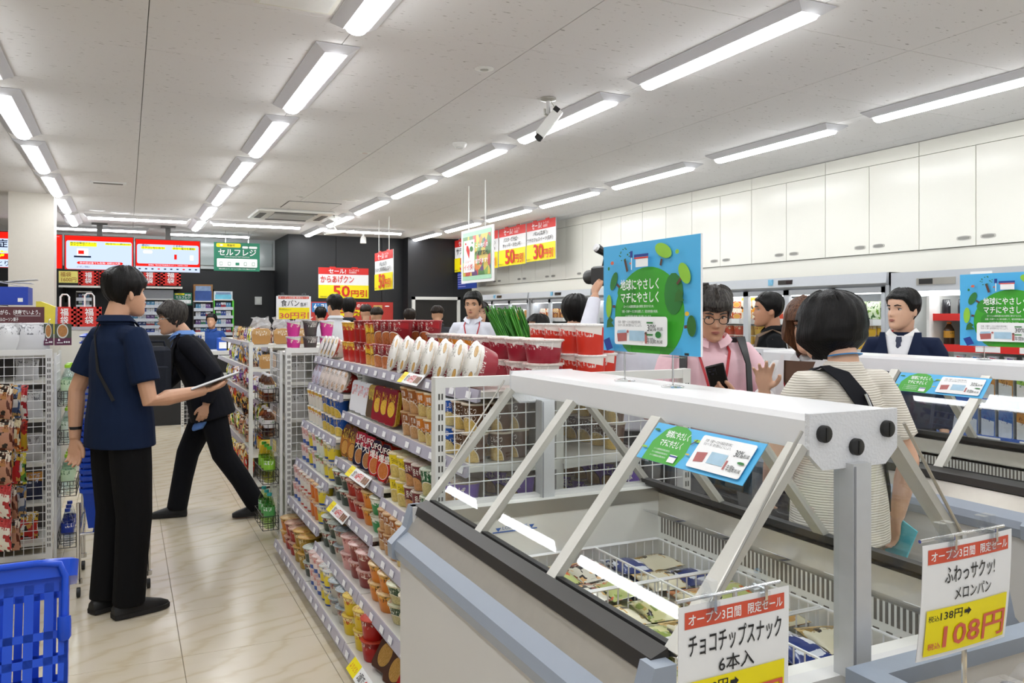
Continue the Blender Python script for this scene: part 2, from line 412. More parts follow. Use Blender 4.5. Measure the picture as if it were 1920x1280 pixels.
wd_ = wallbox('wall_doorway', (c.x, c.y, 0), (5.42, c.y+1.5, CEIL), M_blackwall, 'matt black wall with the staff doorway')
a = WY(777, 556, c.y); b_ = WY(856, 556, c.y)
dr = struct(MB().box((a.x, c.y-.01, 0), (b_.x, c.y+.005, a.z-.04)).build('door_1', mat('black_door', '232120', .4, var=.1)), 'black staff door in a white frame')
for lo, hi in (((a.x-.05, c.y-.05, 0), (a.x, c.y, a.z)), ((b_.x, c.y-.05, 0), (b_.x+.05, c.y, a.z)), ((a.x-.05, c.y-.05, a.z-.05), (b_.x+.05, c.y, a.z))):
    MB().box(lo, hi).build('door_frame', M_white, dr)
pl = wallbox('wall_pillar', (-1.12, 9.95, 0), (-.70, 10.3, CEIL), mat('pillar_cream', 'dcd7cc', .35, var=.03), 'cream square pillar by the snack racks')
# ---- wall cupboards over the refrigerators
M_gapd = mat('cupboard_gap', '8d8b80', .8)
XC = 5.356
cup = None; DOORW = .45
def cupboard(y0, label):
    t = thing('wall_cupboard', label, 'cupboard', (XC, y0, 1.987), 0, 'white cupboards along the top of the right wall')
    MB().box((.02, 0, 0), (.064, .9, CEIL-1.987)).build('carcass', M_gapd, t)
    for k in (0, 1):
        d = MB().box((0, .003+k*.45, .003), (.02, .447+k*.45, .70)).build('door', M_cream, t)
        yc = .36 if k == 0 else .54
        h = MB()
        pr = [(yc+.055*cos(a)*(1)+(.0), .055+.018*sin(a)) for a in [2*pi*i/14 for i in range(14)]]
        pr = [(yc+max(-.045, min(.045, .06*cos(a)))+.01*cos(a), .06+.017*sin(a)) for a in [2*pi*i/16 for i in range(16)]]
        h.prism(pr, -.003, .001, 'x').build('recessed_handle', mat('handle_rim', 'bdbab2', .3, .3), d)
        pr2 = [(yc+(p-yc)*.8, .06+(q-.06)*.68) for p, q in pr]
        MB().prism(pr2, -.0045, .001, 'x').build('handle_recess', mat('handle_recess', '8f8d86', .5), d)
    MB().box((0, .003, .704), (.02, .897, CEIL-1.987-.004)).build('filler_panel', M_cream, t)
    return t
ys = [1.47+.9*k for k in range(12)]
for i, y in enumerate(ys):
    px = 237+FP*XC/((XC*SN+(y+.45)*CS)*CS)
    cupboard(y, 'pair of cream wall cupboard doors, %s from the camera along the wall' % (ORD[i] if i < 10 else {10: 'eleventh', 11: 'farthest'}[i]))
MB().box((5.38, -3, 0), (5.42, 13, 1.985)).build('baseboard_right', M_cream)['kind'] = 'structure'
# ================================================================ island freezers
M_bump = mat('blue_grey_bumper', '9aa3b0', .35, var=.02)
M_frw = mat('freezer_white', 'd9d8d6', .35, var=.015, scale=4)
M_hdr = mat('freezer_header_white', 'e9e9ea', .28, var=.015)
M_inner = mat('freezer_liner', 'e3e2dc', .3, var=.02)
M_rail = mat('charcoal_rail', '34312e', .4, .2)
M_gask = mat('black_gasket', '1b1b1b', .5)
M_wirew = mat('white_wire', 'ececec', .3, var=.02)
def island_freezer(label, xc, y0, y1, near_post=True, struts=None, far_plain=False):
    """long axis Y, centre xc; header 1.31 high, rails at .88"""
    t = thing('island_freezer', label, 'freezer', (xc, y0, 0)); L_ = y1-y0
    hw = .50
    # cabinet walls (open top tub)
    b = MB()
    for s in (-1, 1): b.box((s*hw-(.0 if s > 0 else -.0)-.03*(s > 0), 0, .10), (s*hw+.03*(s < 0), L_, .76))
    b.box((-hw+.03, 0, .10), (hw-.03, .04, .80)); b.box((-hw+.03, L_-.04, .10), (hw-.03, L_, .90)); b.box((-hw+.03, .04, .10), (hw-.03, L_-.04, .13))
    b.build('cabinet', M_frw, t)
    b = MB()
    for s in (-1, 1): b.box((min(s*(hw-.03), s*(hw-.075)), .04, .13), (max(s*(hw-.03), s*(hw-.075)), L_-.04, .80))
    b.box((-hw+.075, .04, .13), (hw-.075, L_-.04, .30)); b.box((-hw+.075, L_-.085, .30), (hw-.075, L_-.04, .89)); b.box((-hw+.075, .04, .30), (hw-.075, .075, .80))
    b.build('liner', M_inner, t)
    MB().box((-hw+.05, .05, 0), (hw-.05, L_-.05, .08)).build('plinth', M_dark, t)
    MB().box((-hw+.07, L_-.088, .845), (hw-.07, L_-.085, .89)).build('steel_trim', M_steel, t)
    for s in (-1, 1):
        # bumper profile
        p = [(s*(hw-.005), .735), (s*(hw+.022), .745), (s*(hw+.03), .775), (s*(hw+.022), .80), (s*(hw-.015), .825), (s*(hw-.03), .825), (s*(hw-.03), .735)]
        MB().prism(p, -.005, L_+.005).build('bumper', M_bump, t)
        for yy in (-.012, L_-.03):
            q = [(s*(hw-.0), .73), (s*(hw+.036), .745), (s*(hw+.038), .79), (s*(hw-.01), .835), (s*(hw-.03), .90), (s*(hw-.075), .90), (s*(hw-.075), .73)]
            MB().prism(q, yy, yy+.045).build('bumper_end', M_bump, t)
        MB().prism([(s*(hw-.012), .822), (s*(hw-.042), .872), (s*(hw-.075), .872), (s*(hw-.075), .79), (s*(hw-.03), .79)], .03, L_-.03).build('steel_lip', mat('steel_lip', 'cdc8be', .32, .6), t)
        MB().prism([(s*(hw-.036), .876), (s*(hw-.044), .902), (s*(hw-.08), .915), (s*(hw-.085), .90), (s*(hw-.05), .872)], .02, L_-.02).build('hand_rail', M_rail, t)
        MB().prism([(s*(hw-.082), .90), (s*(hw-.086), .918), (s*(hw-.105), .915), (s*(hw-.10), .895)], .02, L_-.02).build('rail_edge', M_gask, t)
    # header
    MB().prism([(-.118, 1.30), (-.112, 1.312), (.112, 1.312), (.118, 1.30), (.118, 1.245), (.09, 1.245), (.085, 1.29), (-.085, 1.29), (-.09, 1.245), (-.118, 1.245)], .0, L_-.01).build('header', M_hdr, t)
    MB().box((-.113, .0, 1.295), (.113, L_-.01, 1.2945)).build('header_seam', M_frw, t)
    MB().box((-.03, .05, 1.283), (.03, L_-.06, 1.289)).build('added_fill_strip', emis('added_fill_glow', (.95, .98, 1), 5.0), t)  # added glowing strip hidden under the header, brightens the freezer interior
    def capend(y):
        pr = [(-.118, 1.314), (.118, 1.314), (.118, 1.235), (.085, 1.205), (-.085, 1.205), (-.118, 1.235)]
        e = MB().prism(pr, y-.012, y).build('end_cap', mat('wrinkle_white', 'dcdde0', .3, bump=.25, scale=160, var=.01), t)
        for x, z in ((-.085, 1.275), (.085, 1.275), (0, 1.245)):
            MB().lathe([(.0165, 0), (.0165, .009), (.013, .011)], 18).xf(Matrix.Translation((x, y-.012, z)) @ Matrix.Rotation(pi/2, 4, 'X')).build('knob', M_black, e, 40)
            MB().cbox((x, y-.0235, z), (.004, .002, .026)).build('screw_slot', M_gask, e)
    capend(0); capend(L_+.002)
    # sloped glass and struts: from (hw-.10,.905) to (.118,1.245)
    x0, z0, x1, z1 = hw-.095, .912, .122, 1.25
    if struts is None: n = max(1, round(L_/.45)); struts = [L_*(i)/n for i in range(n+1)]
    for s in (-1, 1):
        for i in range(len(struts)-1):
            a, bq = struts[i]+.012, struts[i+1]-.012
            MB().add([(s*x0, a, z0), (s*x0, bq, z0), (s*x1, bq, z1), (s*x1, a, z1)], [(0,1,2,3)]).build('lid_pane', M_glass, t)
        for i, y in enumerate(struts):
            y = min(max(y, .012), L_-.02); dx, dz = x1-x0, z1-z0; l = sqrt(dx*dx+dz*dz); nx, nz = dz/l, -dx/l
            w = .019
            pr = []
            q = lambda u, v: (s*(x0+dx*u+nx*v), z0+dz*u+nz*v)
            vs = []
            for u in (-.02, 1.0):
                for v in (-.006, .012):
                    for yy in (y-w, y+w):
                        a = q(u, v); vs.append((a[0], yy, a[1]))
            MB().add(vs, [(0,1,3,2),(4,6,7,5),(0,4,5,1),(2,3,7,6),(0,2,6,4),(1,5,7,3)]).build('strut', M_alu, t)
        a = q(0, .02); bq = q(1, .02)
        MB().tube([(a[0], -.01, a[1]-.03), (bq[0], -.012, bq[1]+.02)], .0035, 6).build('stay_rod', M_steel, t)
        MB().tube([(a[0], L_-.0, a[1]-.03), (bq[0], L_-.0, bq[1]+.02)], .003, 6).build('stay_rod', M_steel, t)
    MB().add([(-x0, .004, z0-.06), (x0, .004, z0-.06), (x0, .004, z0), (x1, .004, z1-.04), (-x1, .004, z1-.04), (-x0, .004, z0)], [(0,1,2,3,4,5)]).build('end_pane', M_glass, t)
    MB().add([(-x0, L_-.01, z0-.03), (x0, L_-.01, z0-.03), (x0, L_-.01, z0), (x1, L_-.01, z1-.04), (-x1, L_-.01, z1-.04), (-x0, L_-.01, z0)], [(0,1,2,3,4,5)]).build('end_pane', M_glass, t)
    for y in (-.006, L_-.03):
        p = MB().box((-.024, y-.024, .80), (.024, y+.024, 1.215)).build('post', mat('post_grey', 'c6c8ca', .35, .2), t)
        MB().box((-.022, y-.026, .80), (-.018, y-.024, 1.21)).build('post_groove', mat('groove_grey', '8a8c90', .5), p)
    # air grille on the far (right) inside wall
    b = MB(); n = int(L_/.017)
    for k in range(n):
        y = .06+k*.017
        if y < L_-.1: b.box((hw-.0765, y, .735), (hw-.0745, y+.008, .79))
    b.build('air_grille', mat('grille_dark', '6d675f', .6), t)
    b = MB()
    for k in range(int(L_/.04)):
        y = .06+k*.04
        if y < L_-.12: b.cbox((hw-.0755, y, .712), (.002, .018, .009))
    b.build('drain_slots', mat('grille_dark', '6d675f', .6), t)
    MB().prism([(hw-.14, .815), (hw-.075, .80), (hw-.075, .806), (hw-.14, .82)], .05, L_-.05).build('inner_shelf_lip', M_acr, t)
    # wire dividers
    b = MB(); zt, zb = .715, .50; r = .0035
    xs = [-hw+.085, -.14, .15, hw-.09]; ys_ = [.09+(L_-.19)*i/max(2, round(L_/.42)) for i in range(max(2, round(L_/.42))+1)]
    for x in xs:
        for z in (zt, zb): b.tube([(x, ys_[0], z), (x, ys_[-1], z)], r, 5)
        k = ys_[0]
        while k < ys_[-1]: b.tube([(x, k, zb), (x, k, zt)], .0028, 4); k += .035
    for y in ys_:
        for e in (-.006, .006):
            for z in (zt,): b.tube([(xs[0], y+e, z), (xs[-1], y+e, z)], r, 5)
        k = xs[0]
        while k < xs[-1]: b.tube([(k, y, zb), (k, y, zt)], .0028, 4); k += .035
    b.build('wire_divider', M_wirew, t)
    return t, xs, ys_
fz1, FX1, FY1 = island_freezer('large island freezer nearest the camera with slanted glass lids', 1.28, 1.15, 2.46, struts=[0, .46, .88, 1.31])
fz2, FX2, FY2 = island_freezer('white island freezer on the right below the second eco poster', 3.26, 1.7, 3.42)
fz3, FX3, FY3 = island_freezer('island freezer in the middle distance behind the man in pink', 3.26, 3.5, 5.5)
# load line mark in the near freezer
s = Sign(fz1, .13, .016, 0)
for nm, mm, pts in (('load_line_mark', mat('blue_ink', '2c5fb0', .5), None),):
    o = thing('tmp', 'x', 'x'); bpy.data.objects.remove(o)
b = MB(); yl = 1.31-.0865
b.box((-.22, yl-.0006, .80), (-.06, yl-.0002, .804))
for x in (-.20, -.08): b.add([(x, yl-.0006, .804), (x-.01, yl-.0006, .816), (x+.01, yl-.0006, .816)], [(0,1,2)])
vs, fs = text_geo('LOAD LINE', 0)
b.add([(-.185+.09*p, yl-.0006, .809+.01*q) for p, q in vs], fs)
b.build('load_line_mark', mat('blue_ink', '2c5fb0', .5), fz1)
# ================================================================ goods: kinds shared by the shelves
class Kind:
    def __init__(s, name, cat, root, parts=()): s.name, s.cat, s.root, s.parts = name, cat, root, parts
    def put(s, loc, rot=(0,0,0), label='', group=None, scale=None):
        o = obj(s.name, s.root); o.location = loc; o.rotation_euler = rot
        if scale: o.scale = scale if isinstance(scale, tuple) else (scale,)*3
        tag(o, label, s.cat, group)
        for nm, me in s.parts: obj(nm, me, o)
        return o
_lid = {}
def lidmat(c, pic=None):
    k = 'lid_'+c+(pic or '')
    return pkg(k, c, pic=pic, txt='8a8680' if c > 'e' else ('a83028' if c > 'c' else 'f0f0f0'), picv=.34, rough=.3, psize=.4)
def cup(nm, base, alt=None, pic=None, txt='ffffff', rt=.047, rb=.036, h=.104, lid='e8e6e0', lpic=None, seed=0, band=None, bandv=None, cat='noodle cup', nn='noodle_cup', jp=None, jc='f6f0e6'):
    if jp: txt = base
    body = MB().lathe([(rb*.96, 0), (rb, .003), (rt*.985, h-.008), (rt*.985, h-.006)], 16).mesh(nn, pkg('print_'+nm, base, alt, pic, txt, seed=seed, band=band, bandv=bandv), 50)
    l = MB().lathe([(rt*.985, h-.007), (rt*1.05, h-.0065), (rt*1.05, h-.002), (rt*1.01, h)], 18).mesh('lid', lidmat(lid, lpic), 40)
    ex = []
    if jp:
        vs, fs = text_geo(jp, .012); tb = MB(); nl = jp.count('\n')+1; z0, z1 = h*(.74-.17*nl), h*.86; wd_ = 1.05
        for a0 in (2.0, 2.0+pi):
            pts = []
            for p, q in vs:
                z = z0+(z1-z0)*q; a = a0+(.5-p)*-wd_; r = rb+(rt*.985-rb)*min(1, z/(h-.008))+.0006; pts.append((r*cos(a), r*sin(a), z))
            tb.add(pts, fs)
        ex = [('lettering', tb.mesh('lettering', mat('ink_'+jc, jc, .5, var=.02)))]
    return Kind(nn, cat, body, [('lid', l)]+ex)
def bowl(nm, base, **k):
    return cup(nm, base, rt=k.pop('rt', .066), rb=k.pop('rb', .051), h=k.pop('h', .078), nn='noodle_bowl', cat='noodle bowl', **k)
def bag(nm, base, alt=None, pic=None, txt='ffffff', w=.13, h=.18, t=.035, seed=0, rough=.22, cat='snack bag', nn='snack_bag', crimp=True, picv=.35, busy=0.):
    rr = random.Random(seed); rings = []; n = 14
    for f in (0, .06, .12, .25, .45, .65, .82, .9, .95, 1):
        k = max(.04, min(1, sin(pi*min(max((f-.05)/.88, 0), 1))**.6)) if .05 < f < .93 else .04
        ww = w/2*(1-.06*k); ring = []
        for j in range(n):
            a = 2*pi*j/n; c_, s_ = cos(a), sin(a)
            x = ww*(abs(c_)**.75)*(1 if c_ > 0 else -1); y = t/2*k*(abs(s_)**.9)*(1 if s_ > 0 else -1)
            ring.append((x+rr.uniform(-1, 1)*.002, y+rr.uniform(-1, 1)*.0025*k, f*h+rr.uniform(-1, 1)*.0015))
        rings.append(ring)
    me = MB().loft(rings).mesh(nn, pkg('print_'+nm, base, alt, pic, txt, seed=seed, rough=rough, picv=picv, busy=busy, psize=.7), 60)
    return Kind(nn, cat, me)
def pack_text(jp, jc, w, h, t, jz):
    if not jp: return ()
    vs, fs = text_geo(jp, .012)
    return [('lettering', MB().add([((p-.5)*w*.78, -t/2-.0006, h*(jz[0]+(jz[1]-jz[0])*q)) for p, q in vs], fs).mesh('lettering', mat('ink_'+jc, jc, .5, var=.02)))]
def pack(nm, base, alt=None, pic=None, txt='ffffff', w=.16, h=.15, t=.05, seed=0, cat='noodle pack', nn='noodle_pack', b=.012, band=None, bandv=None, picv=.35, rough=.25, jp=None, jc='f6f0e6', jz=(.62, .86)):
    """box-like tray pack, origin at bottom centre, front -Y"""
    if jp: txt = base
    mb = MB(); x, y = w/2, t/2
    vs = []
    def ring(yy, i):
        return [(-x+i+b, yy, i), (x-i-b, yy, i), (x-i, yy, i+b), (x-i, yy, h-i-b), (x-i-b, yy, h-i), (-x+i+b, yy, h-i), (-x+i, yy, h-i-b), (-x+i, yy, i+b)]
    R = [ring(y, .012), ring(-y+.006, 0), ring(-y, .004)]
    mb.loft(R, cap=False)
    n = 8
    f = R[2]; mb.add(f, [tuple(range(8))], [[((p[0]+x)/w*.5, p[2]/h) for p in f]])
    f = R[0]; mb.add(f, [tuple(range(8))], [[((p[0]+x)/w*.5, p[2]/h) for p in f]])
    return Kind(nn, cat, mb.mesh(nn, pkg('print_'+nm, base, alt, pic, txt, seed=seed, band=band, bandv=bandv, picv=picv, rough=rough), 35), pack_text(jp, jc, w, h, t, jz))
def bottle(nm, liquid, cap, label, h=.22, r=.033, clear=True):
    lm = glass('bottle_'+nm, hx(liquid), 1.2, .05) if clear else mat('bottle_'+nm, liquid, .2)
    b = MB().lathe([(r*.8, 0), (r*.97, .006), (r, .02), (r*.96, h*.3), (r, h*.34), (r, h*.6), (r*.95, h*.68), (r*.55, h*.84), (r*.36, h*.9), (r*.36, h*.93)], 14).mesh('drink_bottle', lm, 50)
    c = MB().lathe([(r*.42, h*.915), (r*.44, h*.925), (r*.44, h*.985), (r*.4, h)], 14).mesh('cap', mat('cap_'+cap, cap, .35), 40)
    l = MB().lathe([(r*1.015, h*.33), (r*1.02, h*.35), (r*1.02, h*.60), (r*1.015, h*.62)], 14, cap=False).mesh('label_sleeve', pkg('print_bl_'+nm, label, txt='ffffff' if label < 'c' else '2f7030', seed=3), 50)
    return Kind('drink_bottle', 'bottle', b, [('cap', c), ('label_sleeve', l)])
K = {}
K['brown'] = cup('brown', '5a3a22', pic='d9b866', txt='efe6d2', lid='cfc7b4', seed=1, jp='とんこつ\nラーメン')
K['orange'] = cup('orange', 'c9761f', pic='d8bd74', txt='f6ead0', lid='d5c7a4', seed=2, jp='味噌\nラーメン')
K['rust'] = cup('rust', '9c5a24', pic='c99863', txt='f6ead0', lid='c9a87a', seed=3, jp='醤油\nラーメン')
K['blue'] = cup('blue', '1257b8', pic='dcc98a', txt='ffffff', lid='b9c0c8', seed=4, jp='しお\nラーメン')
K['navyel'] = cup('navyel', '1d4f9e', pic='e3c14f', txt='f3cf3a', lid='d9d4c8', seed=5)
K['whiteyel'] = cup('whiteyel', 'efe8da', 'e9c34c', None, 'c23a2a', lid='e9e3d3', seed=6, band='6fb4d8', bandv=.12)
K['yellow'] = cup('yellow', 'ecd21e', pic='d9c070', txt='4a3a10', lid='d8cfa6', seed=7, jp='ちゃんぽん', jc='3a2f12')
K['maroon'] = cup('maroon', '6e1f2a', pic='c98f55', txt='f0e2d8', lid='b9a695', seed=8, jp='担々麺')
K['green'] = cup('green', '1f5a36', pic='cdbf82', txt='e8f0e2', lid='b7bfa9', seed=9)
K['purple'] = cup('purple', '7d5fb8', jp='そば', pic='b08a55', txt='efe6fa', lid='9c8b78', seed=10, rt=.052, rb=.04, h=.11)
K['pinkw'] = cup('pinkw', 'ecdcd8', 'e8b6b0', None, 'c2473e', lid='dfcdc6', seed=11, band='3e62b0', bandv=.35)
K['whitered'] = cup('whitered', 'efe9df', 'd9c9b0', None, 'c83228', lid='ddd6c8', seed=12, band='c83a2a', bandv=.3)
K['yelblue'] = cup('yelblue', 'e9d23c', 'efe6c8', None, '2850a8', lid='c9d0cc', seed=13, band='2c4fa4', bandv=.3)
K['greenw'] = cup('greenw', 'e6ead8', '7cae6a', None, 'b8372e', lid='c3cfc0', seed=14)
K['orangew'] = cup('orangew', 'df7a2c', 'eee3cf', None, 'b92c1e', lid='e0b580', seed=15)
K['kimchi'] = cup('kimchi', 'c02a20', 'e8a92c', None, 'f7e06a', lid='d8b25a', seed=16, rt=.058, rb=.048, h=.112)
K['redtall'] = cup('redtall', 'ae2318', '7d1710', None, 'f6efe0', lid='8d1c14', seed=17, rt=.05, rb=.042, h=.118)
K['yelred'] = cup('yelred', 'd9a321', 'b8291c', 'd99a3c', 'f7e35a', lid='b8291c', seed=18, rt=.045, rb=.037, h=.112)
K['karared'] = cup('karared', '7e1620', '9f1e26', 'c4703a', 'f2ece2', lid='96202a', seed=19, rt=.062, rb=.05, h=.12)
K['redwhite'] = cup('redwhite', 'd83a2a', 'efe8e0', None, 'e9e4dc', lid='e9e6e2', seed=20, rt=.06, rb=.05, h=.115)
K['pinkcup'] = cup('pinkcup', 'd53c94', 'd8dcd0', None, 'efe9c9', lid='d8cfe0', seed=21, rt=.05)
K['blackcup'] = cup('blackcup', '4c4744', '8a8580', None, 'cfcac4', lid='6a6561', seed=22, rt=.05)
K['tubred'] = cup('tubred', '9c2436', 'd9d2cc', None, 'efe9e4', lid='d9d0c8', seed=23, rt=.075, rb=.06, h=.088, nn='noodle_tub', cat='noodle tub')
K['tuborg'] = cup('tuborg', 'd98a2c', 'a8a49c', None, 'efe4cc', lid='d9d0c8', seed=24, rt=.07, rb=.056, h=.088, nn='noodle_tub', cat='noodle tub')
K['bdark'] = bowl('bdark', '3f4a40', alt='8d2f26', txt='e8e2d4', lid='a9b0a4', lpic='7d8a78', seed=30)
K['bgreen'] = bowl('bgreen', '2f8a4c', alt='dfe6da', txt='f2f2ea', lid='a7a48c', lpic='a89860', seed=31)
K['borange'] = bowl('borange', 'd9822a', alt='e9b04c', txt='3a2414', lid='d9bb86', lpic='c99a52', seed=32)
K['bred'] = bowl('bred', 'a8281e', alt='7c1a14', txt='f2e6d8', lid='c9a48c', lpic='b8643c', seed=33)
K['bgold'] = bowl('bgold', 'b08a22', alt='8a6a18', txt='efe2b8', lid='caa252', lpic='b8863c', seed=34, h=.088)
K['bpink'] = bowl('bpink', 'd8a09c', alt='c98a88', txt='8a2f34', lid='d8b9b2', lpic='c98f88', seed=35)
K['bmaroon'] = bowl('bmaroon', '8a3c38', alt='a85a50', txt='efdcd2', lid='d2b0a8', lpic='b87468', seed=36)
K['bgreen2'] = bowl('bgreen2', '2f4a30', pic='cfc188', txt='e6ead8', lid='c9c9a8', lpic='c8bd84', seed=37, rt=.07)
K['bpurple'] = bowl('bpurple', '8e70c4', jp='そば', pic='a8814e', txt='f2ecfa', lid='cfc6d2', lpic='8a7048', seed=38, rt=.07, h=.095)
K['bblue'] = bowl('bblue', '1f56b4', pic='d8c07c', txt='ffffff', lid='d2cfc0', lpic='c9b070', seed=39, rt=.07, h=.09)
K['bgrey'] = bowl('bgrey', 'b9b4a8', alt='7c8c94', txt='8a3c30', lid='8d979a', lpic='c88f48', seed=40)
K['byellow'] = bowl('byellow', 'e0c022', alt='efe0a0', txt='b8301e', lid='d8c05a', lpic='c87a4a', seed=41, rt=.055, rb=.044, h=.085)
K['bredc'] = bowl('bredc', 'b01f1a', alt='8a1410', txt='efe6da', lid='c2452e', lpic='a8502e', seed=42, rt=.058, rb=.046, h=.09)
K['lidw'] = bowl('lidw', 'd9d2c8', alt='b84a3c', txt='8a3a30', lid='efece6', lpic='d8b070', seed=43, h=.07)
K['lidred'] = bowl('lidred', 'b02a22', alt='d9cfc4', txt='efe6da', lid='e6d6cc', lpic='d8a878', seed=44, h=.07)
K['lidpurple'] = bowl('lidpurple', '4a3c9c', alt='d9cfc4', txt='efe6da', lid='cfcbdc', lpic='b8b0c8', seed=45, h=.07)
K['lidbig'] = bowl('lidbig', '9c2f3c', alt='d9d4cc', txt='efe9e2', lid='f0eee8', lpic='d2a24e', seed=46, rt=.084, rb=.064, h=.085)
K['pk_brown'] = pack('pk_brown', '4a2a1c', pic='b98a3c', txt='f2e6d8', w=.14, h=.215, t=.045, seed=50, jp='焼そば', jz=(.72, .85))
K['pk_red'] = pack('pk_red', '9c1a18', pic='c98a34', txt='f2e6d8', w=.16, h=.215, t=.05, seed=51, jp='焼そば', jz=(.72, .85))
K['pk_fire'] = pack('pk_fire', '8e1512', '7c120e', 'e0b02e', 'e9c02c', w=.105, h=.17, t=.05, seed=52, picv=.5)
K['pk_white'] = pack('pk_white', 'e6e6ea', 'dfe2ea', None, 'd83a2c', w=.1, h=.165, t=.04, seed=53)
K['pk_noodle'] = pack('pk_noodle', '5a4426', 'a8883c', None, 'e8d23c', w=.1, h=.165, t=.045, seed=54)
K['pk_ufo'] = pack('pk_ufo', '1c1a20', 'a8242c', 'b07434', 'f0ead8', w=.13, h=.17, t=.06, seed=55, jp='UFO\n大盛', jz=(.5, .92))
K['pk_bake'] = pack('pk_bake', 'a8661c', '5a2c14', 'c98f34', 'f2d23c', w=.12, h=.175, t=.06, seed=56, b=.04)
K['pk_explode'] = pack('pk_explode', 'b82a18', '2a1a1a', 'c9742c', 'f6f0e6', w=.14, h=.17, t=.07, seed=57, b=.04, jp='UFO\n爆盛', jz=(.5, .9))
K['pk_flat'] = pack('pk_flat', 'd6cfbe', 'e0d060', 'b88a44', '7a3a2c', w=.15, h=.15, t=.05, seed=58)
def shelf_rows(label, group, kinds, xf, z, y_near, y_far, pitch=None, high=2, deep=1, tilt=None, rz=None, side=-1, gap=.004, maxh=None):
    """kinds: sequence from the far end towards the camera; each entry (key, columns)"""
    y = y_far; n = 0
    for key, cols in kinds:
        k = K[key]; bb = [v.co for v in k.root.vertices]
        if k.parts: bb = bb+[v.co for v in k.parts[0][1].vertices]
        w = max(v.x for v in bb)-min(v.x for v in bb); hh = max(v.z for v in bb)-min(v.z for v in bb); dd = max(v.y for v in bb)-min(v.y for v in bb)
        sc = min(1, maxh/(high*(hh+.0008))) if maxh else 1; w *= sc; hh *= sc; dd *= sc
        p = (pitch or w+gap)
        for c in range(cols):
            if y-p < y_near-.02: return
            yc = y-p/2
            for d in range(deep):
                for q in range(high):
                    rot = (0, 0, (pi/2+.35) if rz is None else rz)
                    x = xf+(dd/2+.012+d*(dd+.003))*(-side)
                    k.put((x+RND.uniform(-.003, .003), yc+RND.uniform(-.002, .002), z+q*(hh+.0008)), (rot[0], rot[1], rot[2]+RND.uniform(-.25, .25)), label % DESC[key] if '%s' in label else label, group, sc if sc < 1 else None)
            y -= p
def packs_row(label, group, kinds, xf, z, y_far, pitch, lean=.16, deep=1):
    """standing packs leaning back, front to -X"""
    y = y_far
    for key, cols in kinds:
        for c in range(cols):
            k = K[key]; yc = y-pitch/2
            for d in range(deep):
                # front faces -X: rotate -90 about Z, lean back
                o = k.put((xf+.045+d*.07, yc, z+.008), (0, 0, 0), label % DESC[key], group)
                o.rotation_euler = Euler((-lean, 0, -pi/2+.18), 'XYZ')
            y -= pitch
def lids_row(label, group, key, n, xf, z, y_far, pitch, ang=1.25, yaw=.10, deep=1):
    k = K[key]; R = max(v.co.x for v in k.parts[0][1].vertices)
    for c in range(n):
        for d in range(deep):
            M = Matrix.Rotation(yaw, 4, 'Z') @ Matrix.Rotation(-ang, 4, 'Y')
            zs = [(M @ v.co).z for me in (k.root, k.parts[0][1]) for v in me.vertices]
            k.put((xf+.10+d*.09, y_far-pitch*(c+.5), z-min(zs)+.001), M.to_euler(), label % DESC[key], group)
DESC = {'brown': 'brown', 'orange': 'orange', 'rust': 'rust brown', 'blue': 'bright blue', 'navyel': 'navy and yellow', 'whiteyel': 'white and yellow', 'yellow': 'yellow', 'maroon': 'maroon', 'green': 'dark green', 'purple': 'purple', 'pinkw': 'pink and white', 'whitered': 'white and red', 'yelblue': 'yellow and blue', 'greenw': 'pale green and white', 'orangew': 'orange and white', 'kimchi': 'large red and yellow', 'redtall': 'tall red', 'yelred': 'slim yellow and red', 'karared': 'dark red', 'redwhite': 'red and white', 'pinkcup': 'bright pink', 'blackcup': 'black and grey', 'tubred': 'crimson', 'tuborg': 'amber', 'bdark': 'dark green and red', 'bgreen': 'fresh green', 'borange': 'orange', 'bred': 'brick red', 'bgold': 'golden', 'bpink': 'pink', 'bmaroon': 'reddish brown', 'bgreen2': 'forest green', 'bpurple': 'lilac', 'bblue': 'royal blue', 'bgrey': 'grey', 'byellow': 'small yellow', 'bredc': 'small red', 'lidw': 'white', 'lidred': 'red', 'lidpurple': 'purple', 'lidbig': 'large white', 'pk_brown': 'dark brown', 'pk_red': 'scarlet', 'pk_fire': 'dark red flame-printed', 'pk_white': 'white', 'pk_noodle': 'olive and yellow', 'pk_ufo': 'black', 'pk_bake': 'golden brown', 'pk_explode': 'red and black', 'pk_flat': 'cream'}
